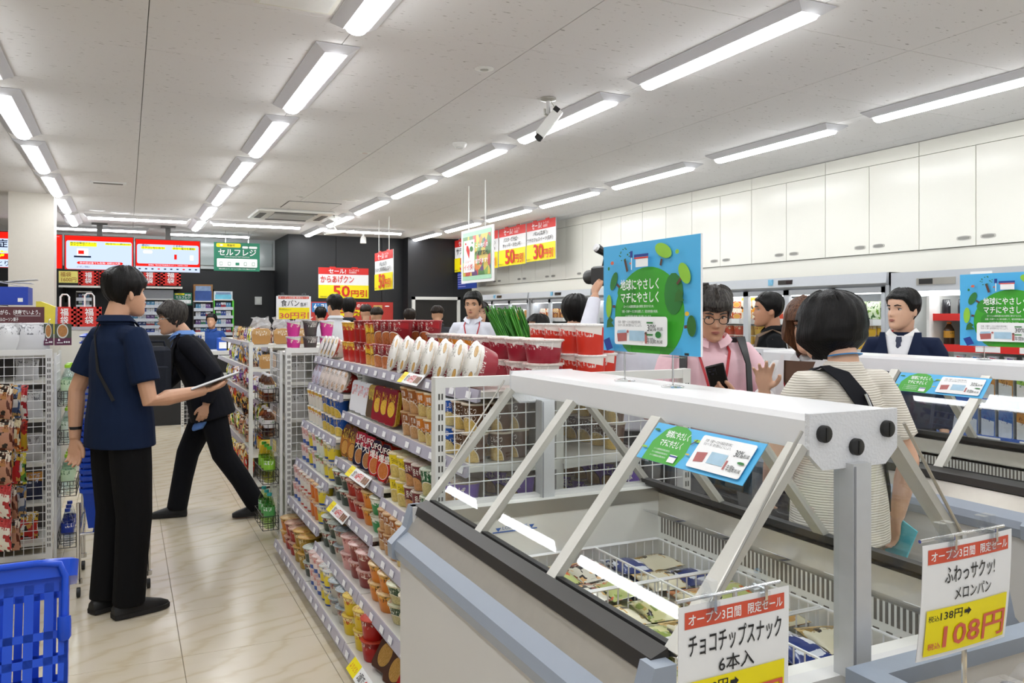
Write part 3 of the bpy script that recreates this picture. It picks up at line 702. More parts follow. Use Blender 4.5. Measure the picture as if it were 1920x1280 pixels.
# ================================================================ noodle gondola
M_shelf = mat('shelf_white', 'dedcd4', .35, var=.02)
M_prail = glass('price_rail_plastic', (.80, .79, .86), 1.2, .15)
M_prail = mat('price_rail_lilac', 'b3afbd', .25, var=.08, scale=12)
M_ptag = mat('price_tag_paper', 'efeff2', .5, var=.03)
M_slot = mat('post_slot', '4a4844', .7)
def mesh_panel(name, label, x0, x1, y, ztop, parent=None, zb=.06, nx=None, pitch=(.05, .052), group=None):
    """upright wire panel facing -Y between two slotted posts, origin on the floor"""
    t = thing(name, label, 'wire panel', (x0, y, 0), 0, group); w = x1-x0
    for x, nm in ((0, 'post'), (w-.035, 'post')):
        p = MB().box((x, -.012, 0), (x+.035, .028, ztop)).build(nm, M_white, t)
        b = MB(); z = .1
        while z < ztop-.05:
            b.box((x+.010, -.0135, z), (x+.015, -.012, z+.02)); b.box((x+.021, -.0135, z), (x+.026, -.012, z+.02)); z += .034
        b.build('post_slots', M_slot, p)
    MB().box((.03, -.010, ztop-.035), (w-.03, .02, ztop-.002)).build('top_rail', M_white, t)
    MB().box((.03, -.010, .03), (w-.03, .02, .06)).build('bottom_rail', M_white, t)
    b = MB(); x = .035+pitch[0]*.7
    while x < w-.04: b.tube([(x, .0, .05), (x, .0, ztop-.03)], .0022, 5); x += pitch[0]
    z = .1
    while z < ztop-.04: b.tube([(.03, -.004, z), (w-.03, -.004, z)], .0022, 5); z += pitch[1]
    b.build('wire_grid', M_wirew, t)
    return t
GX = 1.42                                                   # gondola spine
BAYS = [(4.35, 5.25), (3.45, 4.35), (2.56, 3.45)]           # far, middle, near
TIERS = [[(1.235, 1.10), (1.065, 1.06), (.83, 1.02), (.59, .98), (.355, .93), (.09, .85)],
         [(1.235, 1.10), (.98, 1.06), (.737, 1.02), (.53, .97), (.293, .91), (.09, .85)],
         [(1.235, 1.10), (.98, 1.06), (.70, 1.01), (.495, .96), (.293, .91), (.09, .85)]]
gon = thing('noodle_gondola', 'long white double-sided shelf unit of instant noodles', 'shelf unit', (GX, 2.56, 0))
G0 = Vector((GX, 2.56, 0))
def L(x, y, z): return (x-G0.x, y-G0.y, z-G0.z)
MB().box(L(1.405, 2.58, .05), L(1.435, 5.25, 1.22)).build('spine_panel', M_shelf, gon)
MB().box(L(.86, 2.56, 0), L(1.98, 5.25, .075)).build('base', mat('base_kick', 'b4aea0', .5), gon)
tagm = MB().box((-.0015, -.022, -.012), (0, .022, .012)).mesh('price_tag', M_ptag)
def shelf(bay, z, xf, y0, y1, sidex=-1, xb=1.41):
    s = MB().box(L(min(xf, xb), y0+.004, z-.018), L(max(xf, xb), y1-.004, z)).build('shelf', M_shelf, gon)
    e = .008*sidex
    pr = [(xf-GX, z-.032), (xf-GX+e*2.0, z-.036), (xf-GX+e*.6, z+.008), (xf-GX, z+.008)]
    r = MB().prism(pr, y0+.004-G0.y, y1-.004-G0.y).build('price_rail', M_prail, s)
    n = 6
    for k in range(n):
        o = obj('price_tag', tagm, r); o.location = (xf-GX+e*1.75, y0-G0.y+(k+.35+RND.uniform(0, .3))*(y1-y0)/n, z-.014)
        o.rotation_euler = (0, radians(13)*sidex*-1, 0)
    for k in (0, 1):
        y = (y0+.006, y1-.012)[k]
        MB().add([L(xb, y, z-.018), L(xf+.03, y, z-.018), L(xb, y, z-.035)], [(0,1,2)]).add([L(xb, y+.003, z-.018), L(xf+.03, y+.003, z-.018), L(xb, y+.003, z-.035)], [(0,2,1)]).build('bracket', M_shelf, s)
for bi, (y0, y1) in enumerate(BAYS):
    for z, xf in TIERS[bi]: shelf(bi, z, xf, y0, y1)
for z, xf in [(1.235, 1.74), (.98, 1.78), (.70, 1.82), (.495, 1.87), (.293, 1.92), (.09, 1.98)]: shelf(3, z, xf, 2.56, 5.25, 1, 1.43)
mesh_panel('wire_end_panel', 'white wire grid panel at the near end of the noodle shelves', .915, 1.95, 2.52, 1.296, pitch=(.053, .056))
# --- goods on the aisle side
Zs = lambda b, t: TIERS[b][t][0]+.001
Xs = lambda b, t: TIERS[b][t][1]
def fill(b, t, kinds, **k):
    where = ['far', 'middle', 'near'][b]+' bay, '+['top', 'second', 'third', 'fourth', 'fifth', 'bottom'][t]+' shelf'
    shelf_rows('%s '+('noodle bowl' if kinds[0][0].startswith('b') and kinds[0][0] not in ('brown', 'blue', 'blackcup') else 'noodle cup')+', '+where, 'noodle goods, '+where, kinds, Xs(b, t), Zs(b, t), BAYS[b][0]+.01, BAYS[b][1]-.02, maxh=(TIERS[b][t-1][0]-TIERS[b][t][0]-.03) if t else None, **k)
# far bay
lids_row('%s round noodle bowl tipped on the top shelf', 'tipped bowls, top far', 'lidw', 4, 1.09, Zs(0, 0), 5.22, .10, yaw=0.)
lids_row('%s round noodle bowl tipped on the second shelf', 'tipped bowls, second far', 'lidpurple', 2, 1.05, Zs(0, 1), 5.22, .11)
lids_row('%s round noodle bowl tipped on the second shelf', 'tipped bowls, second far red', 'lidred', 5, 1.05, Zs(0, 1), 5.0, .115)
fill(0, 2, [('whiteyel', 4), ('navyel', 4)], deep=1)
fill(0, 3, [('pinkw', 2), ('yelblue', 1), ('pinkw', 1), ('greenw', 2), ('yelblue', 3)], deep=1)
fill(0, 4, [('pinkw', 2), ('whitered', 3), ('orangew', 2), ('yelblue', 2)], deep=1)
fill(0, 5, [('borange', 1), ('bred', 2), ('bgold', 2), ('bdark', 2)], deep=1)
# middle bay
packs_row('%s flat noodle pack on the second shelf', 'standing packs, second middle', [('pk_white', 3), ('pk_noodle', 1), ('pk_fire', 3)], Xs(1, 1), Zs(1, 1), 4.32, .112)
for k in range(5):
    K['pk_flat'].put((1.30, 4.25-k*.17, Zs(1, 1)), (-pi/2+.05, 0, -pi/2+RND.uniform(-.2, .2)), 'cream noodle pack lying on the second shelf, middle bay', 'lying packs')
packs_row('%s flat noodle pack on the third shelf', 'standing packs, third middle', [('pk_bake', 2), ('pk_ufo', 2), ('pk_explode', 2)], Xs(1, 2), Zs(1, 2), 4.34, .145)
fill(1, 3, [('bdark', 2), ('bred', 2), ('borange', 1), ('bgreen', 1)], high=2)
fill(1, 4, [('bdark', 2), ('bgrey', 1), ('bpink', 1), ('bmaroon', 2)], high=2)
fill(1, 5, [('pinkw', 3), ('yelblue', 2), ('bgrey', 2), ('byellow', 1)], high=2)
# near bay
fill(2, 1, [('rust', 2), ('orange', 2), ('blue', 2), ('brown', 3)], deep=2)
fill(2, 2, [('yellow', 2), ('maroon', 2), ('green', 2), ('purple', 2)], deep=1)
fill(2, 3, [('rust', 3), ('orange', 2), ('rust', 4)], high=2, deep=1)
fill(2, 4, [('borange', 2), ('bgreen2', 2), ('bpurple', 2)], high=2)
fill(2, 5, [('byellow', 1), ('bredc', 1)], high=2)
packs_row('%s yakisoba pack leaning on the bottom shelf', 'leaning packs, bottom near', [('pk_brown', 2), ('pk_red', 3)], .86, Zs(2, 5), 3.17, .15, lean=.55)
# top of the gondola: two tiers of cups running along it
def top_row(x, items, y_far, z=1.236, high=2, lab=' on the noodle shelf top'):
    y = y_far
    for key, n, hgh in items:
        k = K[key]; w = max(v.co.x for v in k.parts[0][1].vertices)*2; hh = max(v.co.z for v in k.parts[0][1].vertices)
        for c in range(n):
            for q in range(hgh):
                k.put((x, y-w/2, z+q*hh), (0, 0, pi/2+.5+RND.uniform(-.2, .2)), DESC[key]+' noodle '+k.cat.split()[-1]+lab, 'goods on top, '+key)
            y -= w+.004
top_row(1.20, [('kimchi', 2, 2), ('redtall', 2, 2), ('yelred', 2, 2), ('karared', 3, 2)], 4.78)
top_row(1.36, [('rust', 2, 2), ('kimchi', 2, 2), ('redtall', 2, 2), ('karared', 4, 2)], 4.95)
lids_row('%s clear-wrapped noodle bowl tipped on edge on the shelf top', 'tipped bowls, top near', 'lidbig', 7, 1.10, Zs(2, 0), 3.72, .158, ang=1.32, yaw=-.12)
top_row(1.40, [('tubred', 1, 2), ('tuborg', 3, 2), ('tubred', 4, 2)], 3.85, lab=' stacked behind the tipped bowls')
top_row(1.60, [('redwhite', 4, 2)], 3.12, lab=' at the near end of the top')
top_row(1.72, [('redwhite', 3, 2)], 3.10, lab=' at the near corner of the top')
# right-hand side of the gondola, seen through the wire
for t, (z, xf) in enumerate([(.98, 1.78), (.70, 1.82), (.495, 1.87), (.293, 1.92), (.09, 1.98)]):
    shelf_rows('%s noodle cup seen through the near panel, '+['top', 'second', 'third', 'fourth', 'lowest'][t]+' tier', 'goods behind wire %d' % t, [(('brown', 'purple', 'maroon', 'whitered', 'bgrey')[t], 5)], xf, z+.001, 2.58, 3.15, side=1, high=2 if t < 4 else 1, maxh=(.25, .25, .17, .17, .17)[t])
for t, (z, key) in enumerate([(.98, 'brown'), (.70, 'purple')]):
    shelf_rows('%s noodle cup behind the near wire panel', 'goods behind the near panel %d' % t, [(key, 3)], 1.24, z+.001, 2.57, 2.95, high=2)
# end unit beyond the far end of the gondola
mesh_panel('wire_end_panel', 'white wire grid panel at the far end of the noodle shelves', .93, 1.93, 5.36, 1.29)
eu = thing('end_shelf', 'white end shelf unit behind the far wire panel', 'shelf unit', (.95, 5.40, 0))
for z in (.12, .42, .58, .82, 1.06, 1.255):
    MB().box((0, 0, z-.02), (.96, .40, z)).build('shelf', M_shelf, eu)
MB().box((0, .40, 0), (.96, .42, 1.25)).build('back', M_shelf, eu)
bagk = [bag('greyback%d' % i, c, txt=t, w=.14, h=.20, t=.06, seed=60+i, nn='packed_goods', cat='package') for i, (c, t) in enumerate((('b9b6b2', '6a6662'), ('a5a2a0', '55524f'), ('c9c2b8', '7a4a44'), ('8a8684', 'd9d4d0')))]
for z in (.12, .42, .82, 1.06):
    for k in range(4):
        bagk[k % 4].put((1.03+k*.16, 5.47, z), (0, 0, RND.uniform(-.1, .1)), 'grey-backed package behind the far wire panel', 'packages behind the far wire panel', {.12: .95, .42: .62, .82: .95, 1.06: .8}[z])
for key, x in (('pinkcup', .985), ('blackcup', 1.095), ('pinkcup', 1.205)):
    for q in (0, 1): K[key].put((x+.02, 5.50, 1.256+q*.1045), (0, 0, .3), DESC[key]+' cup below the bread sign', 'cups on the end shelf '+key+str(x))

# promotional strips clipped to the price rails
def shelf_strip(label, y, x, z, ln, yl=True):
    o = MB().box((-ln/2, 0, -.028), (ln/2, .002, .028)).build('shelf_strip', M_paper); tag(o, label, 'price strip', 'promotional strips'); o.location = (x, y, z); o.rotation_euler = (-.75, 0, -pi/2)
    s = Sign(o, ln, .056, 0, .0004); s.rect(0, 0, .22, 1, M_yel, 'yellow_end'); s.text('よりどり', .03, .3, .19, .7, M_rink, 0); s.text('2個で', .26, .2, .40, .8, M_ink, .005); s.text('60円引', .42, .15, .70, .85, M_rink, .01)
    for i in range(3): s.rect(.74+i*.085, .2, .80+i*.085, .8, mat('strip_pic', '8a5a3a', .5, var=.4, scale=60), 'goods_picture')
    s.flush()
shelf_strip('white and yellow promotional strip at the foot of the yakisoba packs', 3.02, .826, .085, .50); shelf_strip('white and yellow promotional strip under the black noodle packs', 3.80, .995, .735, .36); shelf_strip('white and yellow promotional strip above the grey bowls', 4.0, .945, .525, .34); shelf_strip('white promotional strip below the large tipped bowls', 3.25, 1.075, 1.235, .26)
# ================================================================ people
def skin_mat(name, c):
    m = mat(name, c, .5, var=.05, scale=25); b = m.node_tree.nodes['Principled BSDF']
    b.inputs['Subsurface Weight'].default_value = .08; b.inputs['Subsurface Radius'].default_value = (.01, .004, .003)
    return m
SK = skin_mat('skin_a', 'c99a7c'); SK2 = skin_mat('skin_b', 'd9ad92'); SK3 = skin_mat('skin_c', 'b98567')
def hair_mat(name, c, c2=None):
    m, nt, b = _new(name); N = nt.nodes; Lk = nt.links
    tc = N.new('ShaderNodeTexCoord'); mp = N.new('ShaderNodeMapping'); mp.inputs['Scale'].default_value = (120, 120, 9)
    nz = N.new('ShaderNodeTexNoise'); nz.inputs['Scale'].default_value = 1.5; nz.inputs['Detail'].default_value = 4
    Lk.new(tc.outputs['Object'], mp.inputs[0]); Lk.new(mp.outputs[0], nz.inputs['Vector'])
    rp = N.new('ShaderNodeValToRGB'); e = rp.color_ramp.elements; e[0].position = .35; e[1].position = .7
    e[0].color = c4(hx(c)); e[1].color = c4(hx(c2 or c)); Lk.new(nz.outputs[0], rp.inputs[0]); Lk.new(rp.outputs[0], b.inputs['Base Color'])
    bp = N.new('ShaderNodeBump'); bp.inputs['Strength'].default_value = .7; bp.inputs['Distance'].default_value = .004
    Lk.new(nz.outputs[0], bp.inputs['Height']); Lk.new(bp.outputs[0], b.inputs['Normal'])
    b.inputs['Roughness'].default_value = .42; b.inputs['Specular IOR Level'].default_value = .22
    return m
HB = hair_mat('hair_black', '060505', '110e0d'); HG = hair_mat('hair_greying', '1a1716', '4d4843'); HW = hair_mat('hair_brown', '3a2316', '6b452c'); HD = hair_mat('hair_dark', '17120f', '33271f')
def cloth(name, c, bump=.35, scale=9, rough=.85, var=.14):
    return mat(name, c, rough, var=var, scale=scale, bump=bump, spec=.2)
HEADP = [(-.120, .010, .078, .050), (-.112, .030, .090, .015), (-.098, .043, .096, -.015), (-.08, .052, .096, -.035), (-.06, .059, .094, -.052), (-.04, .065, .092, -.068), (-.02, .069, .090, -.082), (0, .0715, .087, -.091), (.02, .074, .089, -.096), (.04, .0755, .092, -.099), (.06, .075, .089, -.099), (.08, .070, .078, -.093), (.095, .061, .062, -.08), (.108, .047, .041, -.06), (.117, .029, .020, -.035), (.121, .010, .0, -.01)]
def _ip(z):
    P = HEADP
    if z <= P[0][0]: return P[0][1:]
    for a, b in zip(P, P[1:]):
        if z <= b[0]:
            t = (z-a[0])/(b[0]-a[0]); return tuple(a[i]+(b[i]-a[i])*t for i in (1, 2, 3))
    return P[-1][1:]
def head_pt(ang, z, off=0.):
    """surface point; ang 0 = face (+y), positive towards +x"""
    w, f, bk = _ip(z); w += off; c_ = (f+bk)/2; f += off; bk -= off
    s_, k = sin(ang), cos(ang)
    yc = bk+(f-bk)*.42
    x = w*(abs(s_)**.92)*(1 if s_ > 0 else -1)
    y = yc+((f-yc) if k > 0 else (yc-bk))*(abs(k)**.92)*(1 if k > 0 else -1)
    if off == 0 and k > .2:
        g = lambda cx, cz, sx, sz: math.exp(-((x-cx)/sx)**2-((z-cz)/sz)**2)
        nz_ = max(0., 1-abs((z+.012)/.04)) if z < .03 else 0
        y += .020*math.exp(-(x/.012)**2)*max(0., min(1., (.028-z)/.058))*(1 if z > -.033 else max(0, 1-(-.033-z)/.010))
        y += .006*g(0, -.033, .02, .009)
        for sx in (-1, 1):
            y -= .010*g(sx*.032, .003, .016, .012)
            y += .004*g(sx*.042, -.025, .02, .02)
            y += .004*g(sx*.03, .026, .022, .008)
        y += .006*g(0, -.062, .022, .010); y -= .004*g(0, -.078, .02, .008); y += .004*g(0, -.1, .02, .01)
        y -= .002*g(0, -.046, .006, .006)
    return Vector((x, y, z))
ANG = [2*pi*i/44 for i in range(44)]
ZH = [-.12+.241*i/40 for i in range(41)]
def add_head(mb, M):
    mb.loft([[M @ head_pt(a, z) for a in ANG] for z in ZH])
    for s in (-1, 1):
        E = Matrix.Translation((s*.074, -.012, -.008)) @ Matrix.Rotation(s*.45, 4, 'Z') @ Matrix.Rotation(-.2, 4, 'X')
        mb.sphere((0,0,0), (.008, .02, .034), 10, 8, M @ E)
def hairline(ang, style):
    a = abs((ang+pi) % (2*pi)-pi)                # 0 front .. pi back
    if style == 'bob': return -.125+(.06 if a < .5 else 0) if a > .75 else .035
    if style == 'long': return -.30 if a > .9 else .06
    pts = {'short': [(0, .068), (.7, .062), (1.0, .035), (1.25, -.005), (1.5, -.012), (1.75, .0), (2.0, -.03), (2.4, -.07), (3.2, -.085)],
           'fringe': [(0, .03), (.6, .028), (.95, .02), (1.15, -.012), (1.5, -.018), (1.75, -.01), (2.0, -.035), (2.4, -.075), (3.2, -.09)],
           'messy': [(0, .034), (.5, .04), (.8, .03), (1.15, -.02), (1.5, -.045), (1.8, -.05), (2.1, -.07), (3.2, -.1)],
           'bald': [(0, .2), (1.1, .2), (1.3, .02), (1.8, .03), (2.2, .02), (3.2, .03)]}[style]
    for (a0, h0), (a1, h1) in zip(pts, pts[1:]):
        if a <= a1: return h0+(h1-h0)*(a-a0)/(a1-a0)
    return pts[-1][1]
def hair_mesh(M, style, m, seed=0, thick=.016):
    NA = 60; NZ = 26; rr = random.Random(seed); rings = []; ph = rr.uniform(0, 9)
    top = .121
    for i in range(NZ+1):
        ring = []
        for j in range(NA):
            a = 2*pi*j/NA; lo = hairline(a, style); t = i/NZ
            if style == 'bald' and lo >= .1: lo = .075
            z = lo+(top-lo)*(t**.85)
            grow = thick*(.35+.65*min(1, t*4)) if style not in ('bob', 'long') else thick
            n1 = noise.noise(Vector((cos(a)*7+seed, sin(a)*7, z*9+ph)))*.006+noise.noise(Vector((cos(a)*22+seed, sin(a)*22, z*6)))*.004
            if style == 'messy': n1 *= 2.2
            if style in ('bob', 'long'):
                zz = max(z, -.03); p = head_pt(a, zz, grow)
                k = max(0, -z-.0)
                bulge = .028*math.exp(-((z+.04)/.07)**2)+.010
                dirv = Vector((p.x, p.y, 0)).normalized(); p = p+dirv*(bulge*(.4+.6*min(1, (1-t)*3))+n1)
                if z < -.055 and style == 'bob': p -= dirv*((-z-.055)*.75)
                p.z = z+n1*1.5
            else:
                p = head_pt(a, z, grow); c_ = Vector((0, -.01, z-.02)); p += (p-Vector((0, -.01, .0))).normalized()*n1
            if t > .55: p.z += thick*1.0*((t-.55)/.45)
            if style == 'bald' and hairline(a, style) >= .1: p = head_pt(a, min(z, .12), -.004)
            ring.append(M @ p)
        rings.append(ring)
    # inner layer closes the shell
    inner = []
    for j in range(NA):
        a = 2*pi*j/NA; z = hairline(a, style)
        if style == 'bald' and z >= .1: z = .075
        q = head_pt(a, max(z, -.10), -.008); q.z = z+.004
        if style in ('bob', 'long'): q.x *= 1.05
        inner.append(M @ q)
    return MB().loft([inner]+rings).mesh('hair', m, 80)
def remesh(mb, name, m, vox, smooth=2, parent=None):
    me0 = mb.mesh('tmp'); o = bpy.data.objects.new('tmp', me0); TMP.collection.objects.link(o)
    md = o.modifiers.new('r', 'REMESH'); md.mode = 'VOXEL'; md.voxel_size = vox; md.use_smooth_shade = True
    if smooth: ms = o.modifiers.new('s', 'SMOOTH'); ms.iterations = smooth; ms.factor = .5
    dg = tmp_dg(); me = bpy.data.meshes.new_from_object(o.evaluated_get(dg))
    bpy.data.objects.remove(o); bpy.data.meshes.remove(me0); me.name = name; me.materials.clear(); me.materials.append(m); me.shade_smooth()
    return obj(name, me, parent)
V = Vector
def add_hand(mb, wrist, fdir, pnorm, side, curl=.5, spread=.12, thumb_out=.5, size=1.):
    """fdir along the hand, pnorm out of the palm; side +1 right hand"""
    f = V(fdir).normalized(); n = V(pnorm); n = (n-f*n.dot(f)).normalized(); s = f.cross(n)*(1 if side > 0 else -1)   # s: towards the thumb
    w = V(wrist); k = size
    mb.tube([w-f*.02, w+f*.02*k, w+f*.055*k, w+f*.088*k], [(.022*k, .017*k), (.028*k, .015*k), (.038*k, .014*k), (.037*k, .011*k)], 12, up=n)
    for i, (o, l, r) in enumerate(((.028, .066, .0092), (.0095, .074, .0095), (-.009, .068, .009), (-.027, .054, .0082))):
        b0 = w+f*(.082-.003*abs(i-1))*k+s*o*k; d = (f+s*spread*(1.5-i)*.6).normalized(); pts = [b0-d*.012, b0]; c = curl*(.8+.12*i); a = 0
        for seg in (.44, .32, .24):
            a += c*(.75 if seg == .44 else .9); dd = d*cos(a)+n*sin(a); pts.append(pts[-1]+dd*l*seg*k)
        mb.tube(pts, [r*k, r*1.05*k, r*k, r*.92*k, r*.7*k], 8)
    b0 = w+f*.025*k+s*.022*k; d1 = (f*.62+s*thumb_out*1.1+n*.25).normalized(); d2 = (f*.9+s*thumb_out*.6+n*.35).normalized(); d3 = (f+s*.1+n*(.2+curl*.4)).normalized()
    mb.tube([b0-d1*.01, b0+d1*.018*k, b0+d1*.036*k, b0+d1*.036*k+d2*.028*k, b0+d1*.036*k+d2*.028*k+d3*.022*k], [.012*k, .0135*k, .0115*k, .0105*k, .008*k], 8)
BASEJ = {'ankle': (.10, -.02, .09), 'knee': (.10, .02, .49), 'hip': (.09, 0, .90), 'pelvis': (0, 0, .96), 'waist': (0, .0, 1.10), 'chest': (0, .0, 1.30), 'neck': (0, -.02, 1.46), 'head': (0, .015, 1.605), 'shoulder': (.168, -.01, 1.395), 'elbow': (.225, -.04, 1.12), 'wrist': (.235, .05, .88)}
def person(label, loc, rz, height=1.72, top='shirt', bottom='0e0e12', topc='e8e8ea', sleeve='long', hair='short', hairm=None, skin=None, pose=None, face=True, vox=.010, head_rot=(0, 0, 0), hands=None, girth=1., shoes='0b0b0b', extras=None, lapel=None, collar=None, hem=.90, tie=None, cname=None, brow=True, lanyard=None):
    skin = skin or SK; hairm = hairm or HB; k = height/1.735
    t = thing('person', label, 'person', loc, rz)
    J = {}
    for n, p in BASEJ.items():
        if n in ('pelvis', 'waist', 'chest', 'neck', 'head'): J[n] = V(p)*k
        else:
            for sd, sg in (('R', 1), ('L', -1)): J[n+sd] = V((p[0]*sg, p[1], p[2]))*k
    for n, p in (pose or {}).items(): J[n] = V(p)*k
    foot = {s: (pose or {}).get('toe'+s) for s in 'RL'}
    g = girth
    # ---- body, one surface
    b = MB(); HR = Matrix.Translation(J['head']) @ Euler(head_rot).to_matrix().to_4x4() @ Matrix.Scale(k*1.0, 4)
    add_head(b, HR)
    hb = HR @ V((0, -.03, -.06))
    b.tube([J['neck']-V((0, 0, .07))*k, J['neck']+V((0, 0, .02))*k, hb, hb+(hb-J['neck']).normalized()*.03], [.062*k*g**.5, .055*k*g**.5, .052*k, .045*k], 16)
    for s, sg in (('R', 1), ('L', -1)):
        S, E, Wr = J['shoulder'+s], J['elbow'+s], J['wrist'+s]
        b.tube([S, S.lerp(E, .5), E, E.lerp(Wr, .3), Wr], [.046*k, .044*k, .040*k, .040*k, .027*k], 12)
        hp = (hands or {}).get(s) or {}
        fd = hp.get('f', (Wr-E).normalized()); nn = hp.get('n', V((-sg, .2, 0)))
        add_hand(b, Wr, fd, nn, sg, hp.get('curl', .45), hp.get('spread', .1), hp.get('thumb', .5), k)
        b.tube([J['hip'+s]+V((0, 0, .05)), J['knee'+s], J['ankle'+s]], [.07*k, .05*k, .036*k], 10)
    b.tube([J['pelvis'], J['waist'], J['chest'], J['neck']-V((0, 0, .03))], [(.13*k, .09*k), (.11*k, .085*k), (.13*k, .09*k), (.07*k, .06*k)], 14, up=(0, 1, 0))
    remesh(b, 'body', skin, vox*.6 if face else vox, 1, t)
    # ---- trousers
    b = MB(); P = J['pelvis']
    b.tube([P+V((0, 0, .10))*k, P+V((0, 0, .02))*k, P-V((0, 0, .06))*k, P-V((0, 0, .11))*k], [(.150*k*g, .112*k*g), (.168*k*g, .128*k*g), (.165*k*g, .125*k*g), (.12*k*g, .10*k)], 18, up=(0, 1, 0))
    for s in 'RL':
        H, Kn, A = J['hip'+s], J['knee'+s], J['ankle'+s]
        b.tube([H+V((0, 0, .04)), H.lerp(Kn, .4), Kn, Kn.lerp(A, .5), A-V((0, 0, .03))*k], [.096*k*g, .094*k*g, .083*k*g**.5, .078*k, .076*k], 14)
    remesh(b, 'trousers', cloth('cloth_'+bottom, bottom), max(vox, .009), 3, t)
    # ---- shoes
    for s, sg in (('R', 1), ('L', -1)):
        A = J['ankle'+s]; fw = V(foot[s])*1.0 if foot[s] else V((.12*sg, 1, 0)); fw = fw.normalized(); up_ = V((0, 0, 1)); sd = fw.cross(up_).normalized(); up_ = sd.cross(fw)
        base = A-up_*.085*k; rings = []
        for f_, w_, h_ in ((-.075, .028, .06), (-.05, .036, .085), (0, .040, .095), (.06, .044, .075), (.12, .048, .055), (.165, .042, .042), (.195, .022, .028)):
            c_ = base+fw*f_*k; w_ *= k; h_ *= k
            rings.append([c_+sd*x+up_*z for x, z in ((-w_, .004), (w_, .004), (w_*1.03, h_*.35), (w_*.75, h_*.8), (w_*.3, h_), (-w_*.3, h_), (-w_*.75, h_*.8), (-w_*1.03, h_*.35))])
        sh = MB().loft(rings).build('shoe', mat('shoe_'+shoes, shoes, .5, bump=.1), t, 50)
        rings = [[c_+up_*dz for c_ in (r[0]-sd*.003, r[1]+sd*.003)]+[c_+up_*(dz+.022*k) for c_ in (r[1]+sd*.005, r[0]-sd*.005)] for r, dz in [(r, -.004) for r in rings]]
        MB().loft(rings).build('sole', mat('shoe_sole', '1a1a1c', .7), sh, 40)
    # ---- top
    b = MB(); C_, N_, Wt = J['chest'], J['neck'], J['waist']; hz = hem*k
    hemc = V((P.x, P.y, 0))*1.0; hemp = V((P.x+(P.x-Wt.x)*.4, P.y+(P.y-Wt.y)*.4, hz))
    tk = {'suit': 1.08, 'jacket': 1.1}.get(top, 1.0)*g
    b.tube([hemp, hemp.lerp(Wt, .5), Wt, Wt.lerp(C_, .5), C_, C_.lerp(N_, .45)-V((0,0,.0)), N_-V((0, 0, .025))*k, N_+V((0, 0, .012))*k],
           [(.197*k*tk, .148*k*tk), (.190*k*tk, .142*k*tk), (.168*k*tk, .128*k*tk), (.168*k*tk, .126*k*tk), (.172*k*tk, .122*k*tk), (.148*k*tk, .106*k*tk), (.085*k, .075*k), (.064*k, .062*k)], 22, up=(0, 1, 0))
    for s in 'RL':
        S, E, Wr = J['shoulder'+s], J['elbow'+s], J['wrist'+s]; inn = N_+V((0, 0, -.055*k)); i2 = S.lerp(N_, .42)+V((0, 0, -.038*k))
        r0 = .064*k*g**.5
        if sleeve == 'short':
            en = S.lerp(E, .72); b.tube([inn, i2, S+V((0, 0, -.012*k)), S.lerp(E, .2), S.lerp(E, .45), en], [.05*k, .058*k, r0*.95, r0*1.0, r0*1.04, r0*1.06], 14)
        elif sleeve == 'elbow':
            b.tube([inn, i2, S+V((0, 0, -.012*k)), S.lerp(E, .2), S.lerp(E, .5), E], [.05*k, .058*k, r0*1.0, r0*1.1, r0*1.15, r0*1.1], 14)
        else:
            q = {'suit': 1.08, 'jacket': 1.12}.get(top, .96)
            b.tube([inn, i2, S+V((0, 0, -.012*k)), S.lerp(E, .2), S.lerp(E, .5), E, E.lerp(Wr, .5), Wr-(Wr-E).normalized()*.015], [.05*k, .058*k, r0*.95*q, r0*.98*q, r0*.93*q, r0*.88*q, r0*.78*q, r0*.62*q], 14)
    tm = cloth('cloth_'+topc+top, topc, .3 if top != 'knit' else .6, 8 if top != 'knit' else 60)
    if top == 'knit': tm = knit_mat()
    tops = remesh(b, cname or {'suit': 'suit_jacket', 'knit': 'cardigan', 'polo': 'polo_shirt', 'jacket': 'jacket'}.get(top, 'shirt'), tm, vox, 3, t)
    # ---- collar
    cm = cloth('cloth_'+(collar or topc)+'c', collar or topc, .05)
    if top != 'knit':
        cb = MB(); rings = []
        ax = (hb-N_).normalized()
        for zz, rr_ in ((-.012, 1.30), (.030, 1.13), (.034, 1.17), (.004, 1.52)):
            rings.append([N_+V((.062*k*rr_*g**.5*sin(a), .06*k*rr_*g**.5*cos(a)+ (.012 if cos(a) > 0 else 0)*rr_, zz*k-.045*k*max(0, cos(a))**2)) for a in [.28+(2*pi-.56)*i/20 for i in range(21)]])
        cb.loft(rings, cap=False, closed=False).build('collar', cm, t, 80)
    if lapel:
        # open front: shirt panel, lapels, tie
        yf = .124*k*tk+.006; pan = [V((0, 0, 0))]
        cz = C_.z; y0 = C_.y; x0 = C_.x
        pts = [(-.07, N_.z+.0), (.07, N_.z+.0), (.012, cz-.13*k), (-.012, cz-.13*k)]
        def fy(z): return y0+.123*k*tk*(1 if z < cz+.05*k else max(.5, 1-(z-cz-.05*k)*3.2))+.004
        rows = []; nrow = 8
        for i in range(nrow+1):
            z = N_.z-.01+(cz-.15*k-N_.z)*i/nrow; w = (.075*(1-i/nrow)+.012)*k
            rows.append([V((x0-w, fy(z)-.010, z)), V((x0, fy(z)+.006, z)), V((x0+w, fy(z)-.010, z))])
        MB().loft(rows, cap=False, closed=False).build('shirt_front', cloth('cloth_'+lapel+'l', lapel, .1), t, 60)
